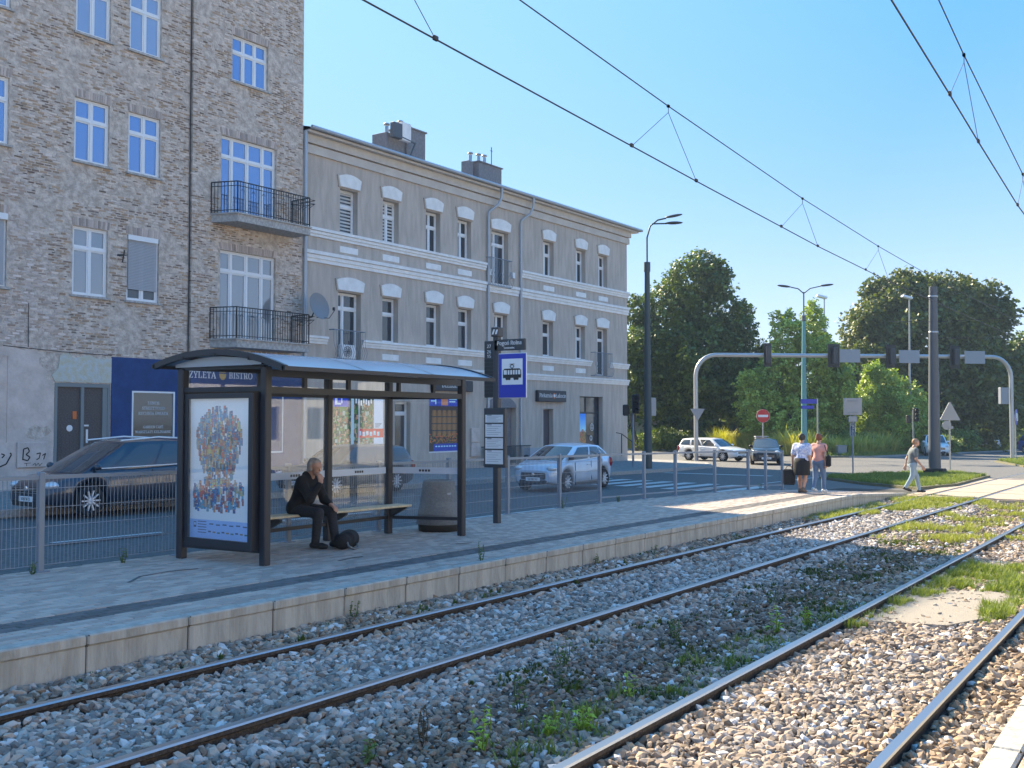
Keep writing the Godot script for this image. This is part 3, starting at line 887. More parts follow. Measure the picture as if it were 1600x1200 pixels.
	ribbon(b, [[3.0, 1.0], [3.08, 0.92], [3.02, 0.86]], 0.035, 0.026); ribbon(b, [[3.2, 0.98], [3.3, 0.94], [3.22, 0.86]], 0.035, 0.026)
	part("graffiti", b, M.graffiti, wall)
	# cables and an iron bracket
	b = MB.new()
	b.tube([Vector3(9.56, 17.6, 0.04), Vector3(9.55, 12, 0.05), Vector3(9.57, 8, 0.04), Vector3(9.55, 4.2, 0.05)], 0.018, 5)
	b.tube([Vector3(3.2, 4.1, 0.03), Vector3(5.0, 4.02, 0.03), Vector3(6.7, 3.99, 0.03)], 0.010, 4)
	b.tube([Vector3(3.95, 4.1, 0.03), Vector3(3.94, 5.4, 0.03)], 0.010, 4)
	part("cable", b, M.iron, t)
	b = MB.new()
	b.bar(Vector3(6.85, 7.2, 0.02), Vector3(6.95, 7.2, 0.25), 0.03, 0.05); b.bar(Vector3(6.95, 7.35, 0.25), Vector3(6.88, 6.95, 0.25), 0.03, 0.03); b.bar(Vector3(6.8, 7.15, 0.2), Vector3(7.08, 7.22, 0.2), 0.03, 0.03)
	part("iron_bracket", b, M.iron, t)

func _box(p: Vector3, s: Vector3) -> MB:
	var b := MB.new()
	b.box(p, s)
	return b

func balcony(t: Node3D, y: float):
	var b := MB.new()
	b.prism([Vector2(10.35, -0.12), Vector2(14.12, -0.12), Vector2(14.12, -1.12), Vector2(10.72, -1.12), Vector2(10.35, -0.8)], y - 0.28, y)
	var m := MB.new()
	m.t = Transform3D(Basis(Vector3(1, 0, 0), Vector3(0, 0, -1), Vector3(0, 1, 0)), Vector3())
	m.prism([Vector2(10.38, -0.12), Vector2(14.12, -0.12), Vector2(14.12, -1.10), Vector2(10.75, -1.10)].map(func(q): return Vector2(q.x, q.y)), y - 0.26, y)
	m.t = Transform3D(Basis(Vector3(1, 0, 0), Vector3(0, 0, -1), Vector3(0, 1, 0)), Vector3())
	m.prism([Vector2(10.34, -0.12), Vector2(14.16, -0.12), Vector2(14.16, -1.15), Vector2(10.71, -1.15)], y, y + 0.05)
	part("balcony_slab", m, M.slab_concrete, t)
	var r := MB.new()
	var pts := [Vector3(10.38, 0, 0.14), Vector3(10.75, 0, 1.08), Vector3(14.1, 0, 1.08), Vector3(14.1, 0, 0.14)]
	for i in 3:
		var p: Vector3 = pts[i] + Vector3(0, y, 0)
		var q: Vector3 = pts[i + 1] + Vector3(0, y, 0)
		for h in [[1.13, 0.035], [0.98, 0.018], [0.14, 0.022]]:
			r.bar(p + Vector3(0, h[0], 0), q + Vector3(0, h[0], 0), 0.03, h[1])
		var L := (q - p).length()
		var k := int(L / 0.115)
		for j in k + 1:
			var c := p.lerp(q, float(j) / k)
			var thick := 0.032 if j == 0 or j == k or (i == 1 and j == k / 2) else 0.015
			r.box(c + Vector3(0, 0.58, 0), Vector3(thick, 1.1, thick))
			if i == 1 and j % 4 == 2 and j < k:   # scrolls
				var s: Array = []
				for a in 9:
					s.append(c + Vector3(cos(a * PI / 8.0) * 0.058, 0.80 + sin(a * PI / 8.0) * 0.075, 0.0))
				r.tube(s, 0.009, 4)
	# flower-box holder at the right end
	for h in [0.95, 1.08]:
		r.tube([Vector3(14.1, y + h, 1.05), Vector3(14.45, y + h + 0.02, 1.0), Vector3(14.45, y + h + 0.02, 0.4), Vector3(14.1, y + h, 0.35)], 0.012, 4)
	for w in [1.0, 0.7, 0.4]: r.tube([Vector3(14.1, y + 0.72, w), Vector3(14.44, y + 0.97, w)], 0.01, 4)
	part("railing", r, M.iron, t)

func lintel(t: Node3D, x: float, w: float, y: float):
	var c := x + w * 0.5
	for k in 2:
		var g := 0.05 * (1 - k)
		var p: Array = []
		var hb := w * 0.5 + 0.06 + g
		var ht := w * 0.5 + 0.14 + g
		p.append(Vector2(c - hb, y + 0.05 - g * 0.6)); p.append(Vector2(c + hb, y + 0.05 - g * 0.6))
		for i in 9:
			var a := 1.0 - i / 4.0
			p.append(Vector2(c + ht * a, y + 0.44 + g + 0.15 * (1.0 - a * a)))
		var b := MB.new()
		b.prism(p, -0.01, 0.055 if k == 0 else 0.09)
		part("lintel_frame" if k == 0 else "lintel", b, M.grey_render if k == 0 else M.white_trim, t)

func band(t: Node3D, x0: float, x1: float, y0: float, y1: float):
	var b := MB.new()
	var h := y1 - y0
	b.span(Vector3(x0, y0, -0.01), Vector3(x1, y0 + h * 0.3, 0.06))
	b.span(Vector3(x0, y0 + h * 0.33, -0.01), Vector3(x1, y0 + h * 0.66, 0.10))
	b.span(Vector3(x0, y0 + h * 0.69, -0.01), Vector3(x1, y1, 0.15))
	b.span(Vector3(x0, y0 + h * 0.30, -0.01), Vector3(x1, y0 + h * 0.69, 0.045))
	part("string_course", b, M.white_trim, t)

func french_rail(t: Node3D, x0: float, x1: float, y0: float, y1: float):
	var b := MB.new()
	var Z := 0.28
	b.bar(Vector3(x0, y1, Z), Vector3(x1, y1, Z), 0.04, 0.03); b.bar(Vector3(x0, y0, Z - 0.02), Vector3(x1, y0, Z - 0.02), 0.03, 0.03)
	for x in [x0, x1]:
		b.bar(Vector3(x, y1, 0.0), Vector3(x, y1, Z), 0.03, 0.03); b.bar(Vector3(x, y0, 0.0), Vector3(x, y0, Z), 0.03, 0.03)
	var k := int((x1 - x0) / 0.12)
	for i in k + 1:
		var x := lerpf(x0, x1, float(i) / k)
		var p: Array = []
		for j in 9:
			var f := j / 8.0
			var belly := 0.13 * exp(-pow((f - 0.25) / 0.18, 2.0))
			p.append(Vector3(x, lerpf(y0, y1, f), Z + belly - 0.02))
		b.tube(p, 0.010, 4, false)
	part("railing", b, M.galv, t)

func pipe_cowl(b: MB, p: Vector3, h: float, r: float):
	b.lathe(p, [[r, 0], [r, h], [r * 0.4, h + 0.02], [0, h + 0.02]], 10)
	b.lathe(p + Vector3(0, h + 0.06, 0), [[0, 0], [r * 1.7, 0.0], [r * 1.5, 0.07], [0, 0.12]], 10)

func grey_house():
	var t := house_base("grey_tenement", "three storey grey rendered tenement with white window hoods and string courses")
	var up: Array = []
	for s in [16.75, 19.25, 22.04, 24.3, 31.36, 34.55, 36.93]: up.append([s, 9.38, 1.0, 1.82])
	for s in [19.25, 22.08, 24.34]: up.append([s, 5.20, 0.98, 1.87])
	up.append([27.12, 5.30, 1.06, 1.75]); up.append([31.31, 5.24, 0.98, 1.79]); up.append([34.48, 5.24, 1.0, 1.79])
	var doors := [[26.9, 8.45, 1.38, 2.62], [16.67, 4.38, 1.30, 2.67], [36.76, 4.42, 1.12, 2.64]]
	var low := [[16.4, 0.55, 3.1, 2.5], [20.05, -0.12, 1.0, 2.85], [22.3, 0.5, 2.15, 2.6], [26.5, -0.16, 2.45, 2.75], [31.36, -0.2, 0.94, 2.72], [34.91, -0.1, 2.46, 3.34]]
	var b := MB.new()
	holed(b, 14.65, 40.2, -0.8, 13.05, 0.0, up + doors + low, 0.36)
	b.quad(Vector3(40.2, -0.8, 0), Vector3(40.2, -0.8, -12), Vector3(40.2, 13.05, -12), Vector3(40.2, 13.05, 0))
	b.quad(Vector3(40.2, -0.8, -12), Vector3(14.65, -0.8, -12), Vector3(14.65, 13.05, -12), Vector3(40.2, 13.05, -12))
	b.prism([Vector2(40.2, 13.05), Vector2(14.65, 13.05), Vector2(14.65, 13.02), Vector2(40.2, 13.02)], -12, 0)
	part("wall", b, M.grey_render, t)
	# arch over the passage
	b = MB.new()
	var ar: Array = [Vector2(26.5, 2.55)]
	for i in 13:
		var a := PI - PI * i / 12.0
		ar.append(Vector2(27.725 + 1.225 * cos(a), 2.585 + 0.5 * sin(a)))
	ar.append(Vector2(28.95, 2.55))
	b.prism(ar, -0.34, 0.012)
	part("passage_arch", b, M.chimney_render, t)
	# roof
	b = MB.new()
	for q in [[13.12, 0.46, 14.75, -6.0], [14.75, -6.0, 13.12, -12.5]]:
		var p0 := Vector3(14.68, q[0], q[1])
		var p1 := Vector3(41.15, q[0], q[1])
		var p2 := Vector3(41.15, q[2], q[3])
		var p3 := Vector3(14.68, q[2], q[3])
		b.quad(p0, p1, p2, p3)
		b.quad(p0 - Vector3(0, 0.09, 0), p3 - Vector3(0, 0.09, 0), p2 - Vector3(0, 0.09, 0), p1 - Vector3(0, 0.09, 0))
		b.quad(p1 - Vector3(0, 0.09, 0), p2 - Vector3(0, 0.09, 0), p2, p1)
	b.quad(Vector3(14.68, 13.03, 0.46), Vector3(41.15, 13.03, 0.46), Vector3(41.15, 13.12, 0.46), Vector3(14.68, 13.12, 0.46))
	b.quad(Vector3(40.2, 13.0, 0), Vector3(40.2, 13.0, -12), Vector3(40.2, 14.7, -6), Vector3(40.2, 14.7, -6))
	b.quad(Vector3(14.7, 13.0, -12), Vector3(14.7, 13.0, 0), Vector3(14.7, 14.7, -6), Vector3(14.7, 14.7, -6))
	var roof := part("roof", b, M.roof_metal, t)
	b = MB.new()
	b.span(Vector3(14.68, 12.94, 0.0), Vector3(40.9, 13.03, 0.42))
	b.span(Vector3(14.68, 12.62, 0.0), Vector3(40.45, 12.94, 0.17))
	b.span(Vector3(14.68, 12.24, 0.0), Vector3(40.38, 12.57, 0.09))
	b.span(Vector3(40.2, 12.62, -1.0), Vector3(40.45, 12.94, 0.0)); b.span(Vector3(40.2, 12.24, -1.0), Vector3(40.38, 12.57, 0.0))
	part("cornice", b, M.frieze, t)
	b = MB.new()
	b.tube([Vector3(14.7, 13.11, 0.54), Vector3(41.1, 13.11, 0.54)], 0.075, 8)
	part("gutter", b, M.pipe, t)
	for s in [26.5, 29.2]:
		b = MB.new()
		b.tube([Vector3(s + 0.55, 13.08, 0.52), Vector3(s + 0.55, 12.6, 0.48), Vector3(s + 0.42, 12.25, 0.4), Vector3(s, 11.85, 0.14), Vector3(s, 11.6, 0.12), Vector3(s, 0.0, 0.12)], 0.062, 8)
		for y in [10.6, 7.6, 4.6, 1.6]: b.lathe(Vector3(s, y, 0.12), [[0.075, 0], [0.075, 0.06]], 8)
		part("downpipe", b, M.pipe, t)
	b = MB.new()
	b.tube([Vector3(14.72, 13.0, 0.2), Vector3(14.72, 0.0, 0.2)], 0.075, 8)
	part("downpipe", b, M.pipe, t)
	# mouldings
	for q in [[14.72, 26.4, 9.05, 9.40], [29.3, 40.28, 9.05, 9.40], [14.72, 26.4, 8.06, 8.5], [26.62, 29.1, 8.06, 8.5], [29.3, 40.28, 8.06, 8.5], [14.72, 16.05, 4.9, 5.2], [18.0, 26.4, 4.9, 5.2], [29.3, 36.05, 4.9, 5.2], [38.1, 40.28, 4.9, 5.2], [14.72, 26.4, 3.97, 4.28], [29.3, 40.28, 3.97, 4.28]]:
		band(t, q[0], q[1], q[2], q[3])
	var k := 0
	for h in up:
		lintel(t, h[0], h[2], h[1] + h[3] + 0.02)
		var gl: Material = M.glass_dim
		window(t, h[0], h[1], h[2], h[3], -0.34, [1.0] if h[2] < 0.99 or k == 0 else [0.5, 0.5], 0.66, gl, M.white)
		if k < 2:   # striped day-night blinds
			var bl := part("blind", _box(Vector3(h[0] + 0.5, h[1] + h[3] - 0.06, -0.285), Vector3(0.84, 0.05, 0.03)), M.white, t)
			for i in 12: part("slat", _box(Vector3(h[0] + 0.5, h[1] + 0.13 + i * 0.14, -0.292), Vector3(0.84, 0.07, 0.012)), M.curtain, bl)
		if not (h[0] == 27.12):
			b = MB.new()
			b.cbox(Vector3(h[0] + h[2] * 0.5, h[1] - 0.63, 0.0), Vector3(1.04, 0.26, 0.07), 0.015)
			part("spandrel_panel", b, M.white_trim, t)
		b = MB.new()
		b.span(Vector3(h[0], h[1], -0.26), Vector3(h[0] + h[2], h[1] + 0.02, 0.0))
		part("sill", b, M.white_trim, t)
		k += 1
	for h in doors:
		lintel(t, h[0], h[2], h[1] + h[3] + 0.02)
		window(t, h[0], h[1], h[2], h[3], -0.34, [0.38, 0.62], 0.62, M.glass_dim, M.white, "balcony_door")
	french_rail(t, 16.2, 17.95, 4.34, 5.5); french_rail(t, 26.45, 28.2, 8.38, 9.68); french_rail(t, 36.1, 38.0, 4.4, 5.68)
	for q in [[26.62, 9.0], [28.55, 9.05]]: part("junction_box", _box(Vector3(q[0], q[1], 0.08), Vector3(0.2, 0.28, 0.14)), M.white_trim, t)
	# ground floor
	var sw := window(t, 16.4, 0.55, 3.1, 2.5, -0.12, [0.5, 0.5], 0.0, M.glass_dim, M.white, "shop_window", false)
	var pa := mat("print_market", Color(1, 1, 1), 0.6)
	pa.albedo_texture = market_print()
	b = MB.new()
	b.quad(Vector3(16.5, 0.65, -0.06), Vector3(19.4, 0.65, -0.06), Vector3(19.4, 2.98, -0.06), Vector3(16.5, 2.98, -0.06))
	part("window_print", b, pa, sw)
	window(t, 20.05, -0.12, 1.0, 2.85, -0.3, [1.0], 0.5, M.glass_dim, M.white, "shop_door", true)
	sw = window(t, 22.3, 0.5, 2.15, 2.6, -0.12, [1.0], 0.0, M.glass_dim, M.white, "shop_window", false)
	var pb := mat("print_barrels", Color(1, 1, 1), 0.6)
	pb.albedo_texture = barrel_print()
	b = MB.new()
	b.quad(Vector3(22.36, 0.56, -0.06), Vector3(24.4, 0.56, -0.06), Vector3(24.4, 3.04, -0.06), Vector3(22.36, 3.04, -0.06))
	part("window_print", b, pb, sw)
	b = MB.new()
	b.cbox(Vector3(23.8, 3.5, 0.10), Vector3(2.9, 0.5, 0.16), 0.02)
	var sg := part("shop_sign", b, M.anthracite, t)
	letters("DELIKATESY", 0.25, M.white, sg, Vector3(23.8, 3.5, 0.185), Basis(), "lettering", true)
	b = MB.new()
	b.cbox(Vector3(31.92, 3.18, 0.12), Vector3(2.62, 0.58, 0.2), 0.02)
	sg = part("shop_sign", b, M.anthracite, t)
	letters("Piekarnia", 0.24, M.white, sg, Vector3(31.28, 3.2, 0.226), Basis(), "lettering", true)
	letters("Łakocie", 0.24, M.white, sg, Vector3(32.68, 3.2, 0.226), Basis(), "lettering", true)
	b = MB.new()
	b.lathe(Vector3(32.06, 3.2, 0.221), [[0.14, 0], [0.14, 0.006], [0, 0.007]], 16, Vector3(0, 0, 1))
	part("emblem", b, M.orange, sg)
	b = MB.new()
	b.lathe(Vector3(32.06, 3.2, 0.225), [[0.085, 0], [0.085, 0.006], [0, 0.007]], 16, Vector3(0, 0, 1))
	part("emblem", b, M.paper, sg)
	part("passage_gate", _box(Vector3(27.72, 1.2, -0.32), Vector3(2.4, 2.9, 0.04)), M.chimney_render, t)
	part("side_door", _box(Vector3(31.83, 1.14, -0.3), Vector3(0.94, 2.66, 0.06)), mat("brown_door", Color(0.10, 0.085, 0.09), 0.6), t)
	var sd := window(t, 34.91, -0.1, 2.46, 3.34, -0.33, [0.42, 0.58], 0.9, M.glass_dim, M.anthracite, "shop_door", false)
	var pc := mat("print_tower", Color(1, 1, 1), 0.6)
	pc.albedo_texture = tower_print()
	b = MB.new()
	b.quad(Vector3(34.98, 0.1, -0.25), Vector3(35.95, 0.1, -0.25), Vector3(35.95, 2.3, -0.25), Vector3(34.98, 2.3, -0.25))
	part("window_print", b, pc, sd)
	for q in [[36.6, 1.55, 0.2], [36.5, 0.95, 0.15]]:
		b = MB.new()
		b.lathe(Vector3(q[0], q[1], -0.255), [[q[2], 0], [q[2], 0.005], [q[2] - 0.03, 0.006], [q[2] - 0.03, 0.0]], 18, Vector3(0, 0, 1))
		b.box(Vector3(q[0], q[1], -0.25), Vector3(q[2] * 1.2, 0.03, 0.004)); b.box(Vector3(q[0], q[1] - 0.08, -0.25), Vector3(q[2] * 0.9, 0.03, 0.004)); b.box(Vector3(q[0], q[1] + 0.08, -0.25), Vector3(q[2] * 0.9, 0.03, 0.004))
		part("sticker", b, M.paper, sd)
	for y in [0.58, 1.25]:
		b = MB.new()
		b.cbox(Vector3(25.55, y, 0.05), Vector3(0.62, 0.64, 0.1), 0.01)
		b.span(Vector3(25.4, y + 0.02, 0.1), Vector3(25.47, y + 0.16, 0.105)); b.span(Vector3(25.6, y - 0.06, 0.1), Vector3(25.7, y + 0.14, 0.105))
		part("meter_cabinet", b, M.plaster, t)
	b = MB.new()
	for q in [[37.9, 1.15], [39.3, 0.45]]: b.box(Vector3(q[0], q[1] - 0.6, 0.9), Vector3(0.04, 1.2, 0.04))
	b.bar(Vector3(37.3, 1.25, 0.9), Vector3(37.9, 1.18, 0.9), 0.04, 0.04); b.bar(Vector3(37.9, 1.18, 0.9), Vector3(39.9, 0.42, 0.9), 0.04, 0.04)
	part("step_rail", b, M.iron, t)
	b = MB.new()
	for i in 40: b.box(Vector3(25.5 + i * 0.1, 0.25, 0.5), Vector3(0.018, 0.9, 0.018))
	b.span(Vector3(25.45, 0.68, 0.48), Vector3(29.5, 0.72, 0.52))
	part("cellar_rail", b, M.iron, t)
	b = MB.new()
	b.prism([Vector2(29.6, -0.3), Vector2(32.8, -0.3), Vector2(32.8, 0.55), Vector2(29.6, 0.55)], 0.0, 0.012)
	part("tiled_base", b, mat("blue_panel", Color(0.28, 0.33, 0.38), 0.4), t)
	# roofscape
	b = MB.new()
	b.cbox(Vector3(24.45, 14.75, -3.2), Vector3(1.35, 2.0, 1.1), 0.02); b.box(Vector3(24.45, 15.77, -3.2), Vector3(1.47, 0.07, 1.22)); b.cbox(Vector3(23.1, 14.4, -3.2), Vector3(1.3, 1.7, 0.9), 0.02)
	part("chimney_stack", b, M.chimney_render, roof)
	b = MB.new()
	b.cbox(Vector3(30.45, 14.3, -3.2), Vector3(2.0, 2.0, 1.0), 0.02); b.box(Vector3(30.45, 15.32, -3.2), Vector3(2.12, 0.06, 1.12)); b.cbox(Vector3(29.1, 14.4, -3.2), Vector3(0.4, 1.8, 0.5), 0.02)
	part("chimney_stack", b, M.chimney_render, roof)
	for q in [[22.75, 15.2, 0.4], [23.4, 15.2, 0.5], [23.7, 15.2, 0.75], [29.8, 15.3, 0.38], [30.3, 15.3, 0.42], [29.1, 15.25, 0.35], [18.6, 13.7, 0.55], [19.2, 13.7, 0.5], [26.6, 13.7, 0.6], [27.3, 13.7, 0.55]]:
		b = MB.new()
		pipe_cowl(b, Vector3(q[0], q[1], -3.0), q[2], 0.09)
		part("vent_pipe", b, M.vent_metal, roof)
	b = MB.new()
	b.cbox(Vector3(23.35, 15.35, -2.4), Vector3(0.62, 0.85, 0.25), 0.02)
	part("antenna_panel", b, M.white_trim, roof)
	b = MB.new()
	b.cbox(Vector3(22.75, 15.3, -2.4), Vector3(0.6, 0.7, 0.25), 0.02); b.bar(Vector3(22.4, 15.1, -2.3), Vector3(24.0, 14.95, -2.3), 0.06, 0.06); b.bar(Vector3(24.0, 15.0, -2.3), Vector3(23.4, 13.9, -2.3), 0.05, 0.05)
	b.tube([Vector3(31.2, 15.3, -3.2), Vector3(31.2, 16.5, -3.2)], 0.025, 5); b.tube([Vector3(31.1, 16.3, -3.2), Vector3(31.3, 16.3, -3.2)], 0.02, 4)
	part("antenna_mount", b, M.pole_grey, roof)
	# things hung on the front
	var ac := thing("air_conditioner", "white air conditioner unit with round fan behind the French balcony bars", "air conditioner", t.transform * Vector3(17.05, 4.38, 0.14), deg_to_rad(-1.63))
	b = MB.new()
	b.cbox(Vector3(0, 0.28, 0), Vector3(0.8, 0.56, 0.2), 0.02)
	part("casing", b, M.white, ac)
	b = MB.new()
	for r in [0.22, 0.16, 0.1, 0.05]: b.lathe(Vector3(-0.08, 0.28, 0.1), [[r, 0], [r, 0.012], [r - 0.018, 0.012], [r - 0.018, 0]], 18, Vector3(0, 0, 1))
	for i in 6: b.bar(Vector3(-0.08, 0.28, 0.108), Vector3(-0.08 + 0.21 * cos(i * PI / 3), 0.28 + 0.21 * sin(i * PI / 3), 0.108), 0.01, 0.012)
	part("fan_grille", b, M.anthracite, ac)
	var ds := thing("satellite_dish", "grey satellite dish on an arm at the end of the lower balcony", "satellite dish", t.transform * Vector3(14.2, 5.75, 1.0), deg_to_rad(-1.63))
	b = MB.new()
	var ax := Vector3(0.08, 0.25, 0.96).normalized()
	var pr: Array = []
	for i in 7: pr.append([0.52 * i / 6.0, 0.11 * pow(i / 6.0, 2.0)])
	b.lathe(Vector3(0.30, 0.42, 0.1), pr, 22, ax)
	for i in 7: pr[i] = [0.52 * (6 - i) / 6.0, 0.11 * pow((6 - i) / 6.0, 2.0) + 0.012]
	b.lathe(Vector3(0.30, 0.42, 0.1), pr, 22, ax)
	part("reflector", b, M.dish_grey, ds)
	b = MB.new()
	b.tube([Vector3(0, 0, 0), Vector3(0.1, 0.02, 0.02), Vector3(0.24, 0.36, 0.06)], 0.025, 6)
	b.tube([Vector3(0.26, 0.02, 0.1), Vector3(0.6, 0.0, 0.42), Vector3(0.78, 0.3, 0.52)], 0.014, 5); b.cbox(Vector3(0.76, 0.36, 0.5), Vector3(0.08, 0.12, 0.08), 0.01)
	part("arm", b, M.anthracite, ds)

func market_print() -> ImageTexture:
	var r := RandomNumberGenerator.new()
	r.seed = 4
	var im := Image.create(512, 420, false, Image.FORMAT_RGB8)
	im.fill(Color(0.10, 0.16, 0.10))
	for i in 900:
		var c: Color = [Color(0.12, 0.28, 0.10), Color(0.25, 0.38, 0.14), Color(0.45, 0.30, 0.20), Color(0.62, 0.48, 0.36), Color(0.10, 0.12, 0.10), Color(0.5, 0.55, 0.5)][r.randi() % 6]
		im.fill_rect(Rect2i(r.randi_range(0, 500), r.randi_range(70, 400), r.randi_range(3, 26), r.randi_range(4, 34)), c)
	im.fill_rect(Rect2i(0, 0, 150, 90), Color(0.06, 0.20, 0.55)); im.fill_rect(Rect2i(18, 14, 22, 62), Color(0.75, 0.85, 0.95)); im.fill_rect(Rect2i(40, 14, 36, 14), Color(0.75, 0.85, 0.95)); im.fill_rect(Rect2i(76, 24, 14, 42), Color(0.75, 0.85, 0.95)); im.fill_rect(Rect2i(40, 62, 36, 14), Color(0.75, 0.85, 0.95))
	im.fill_rect(Rect2i(176, 0, 30, 420), Color(0.62, 0.66, 0.66))
	im.fill_rect(Rect2i(410, 0, 102, 420), Color(0.78, 0.80, 0.80)); im.fill_rect(Rect2i(240, 250, 272, 66), Color(0.72, 0.06, 0.05))
	for i in 6: im.fill_rect(Rect2i(256 + i * 38, 266 + (i % 2) * 6, 24, 32), Color(0.92, 0.86, 0.80))
	for i in 7: im.fill_rect(Rect2i(220 + i * 26, 24 + (i % 3) * 8, 15, 40), Color(0.82, 0.85, 0.9))
	for i in 5: im.fill_rect(Rect2i(425, 210 + i * 7, 70 - i * 8, 3), Color(0.2, 0.2, 0.2))
	im.adjust_bcs(1.45, 1.0, 1.1)
	return ImageTexture.create_from_image(im)

func barrel_print() -> ImageTexture:
	var r := RandomNumberGenerator.new()
	r.seed = 9
	var im := Image.create(384, 448, false, Image.FORMAT_RGB8)
	im.fill(Color(0.16, 0.12, 0.10))
	for k in 5:
		var cx := 70 + k * 66
		for y in range(110, 330):
			var w := 26.0 + 12.0 * sin((y - 110) / 220.0 * PI)
			for x in range(cx - int(w), cx + int(w)):
				if x < 0 or x > 383: continue
				var s := 0.55 + 0.35 * cos((x - cx) / w * 1.4)
				var c := Color(0.50, 0.36, 0.22) * s
				if (y - 110) % 56 < 8: c = Color(0.20, 0.20, 0.22) * s
				if (x * 7 + k) % 23 < 2: c = c * 0.6
				im.set_pixel(x, y, c)
	for i in 260: im.fill_rect(Rect2i(r.randi_range(0, 370), r.randi_range(300, 380), r.randi_range(3, 14), r.randi_range(3, 10)), Color(0.3 + r.randf() * 0.4, 0.22 + r.randf() * 0.2, 0.14))
	im.fill_rect(Rect2i(0, 0, 384, 84), Color(0.06, 0.19, 0.50)); im.fill_rect(Rect2i(160, 8, 90, 70), Color(0.62, 0.40, 0.30))
	for q in [[24, 14, 70, 14], [80, 14, 14, 56], [24, 38, 56, 12], [268, 22, 100, 10], [268, 42, 80, 10]]: im.fill_rect(Rect2i(q[0], q[1], q[2], q[3]), Color(0.6, 0.75, 0.92))
	im.fill_rect(Rect2i(60, 388, 324, 60), Color(0.05, 0.17, 0.46))
	for i in 8: im.fill_rect(Rect2i(84 + i * 36, 404, 24, 10), Color(0.55, 0.68, 0.85))
	im.adjust_bcs(1.45, 1.0, 1.1)
	return ImageTexture.create_from_image(im)

func tower_print() -> ImageTexture:
	var r := RandomNumberGenerator.new()
	r.seed = 13
	var im := Image.create(128, 288, false, Image.FORMAT_RGB8)
	for y in 288:
		for x in 128: im.set_pixel(x, y, Color(0.22, 0.42, 0.72).lerp(Color(0.62, 0.72, 0.80), y / 150.0) if y < 130 else Color(0.50, 0.40, 0.30))
	for i in 260: im.fill_rect(Rect2i(r.randi_range(0, 124), r.randi_range(110, 280), r.randi_range(3, 9), r.randi_range(6, 26)), Color(0.3 + r.randf() * 0.35, 0.22 + r.randf() * 0.25, 0.16 + r.randf() * 0.16))
	im.adjust_bcs(1.45, 1.0, 1.1)
	return ImageTexture.create_from_image(im)

func fence_z(x: float) -> float:
	return -11.15 - 0.2 * smoothstep(12.0, 17.0, x) if x < 21.0 else lerpf(-11.35, -10.36, (x - 21.0) / 9.0)

func pole_base(b: MB, p: Vector3, r: float):
	b.lathe(p, [[r, -0.1], [r, 0.02], [r * 0.7, 0.03], [0, 0.035]], 10)

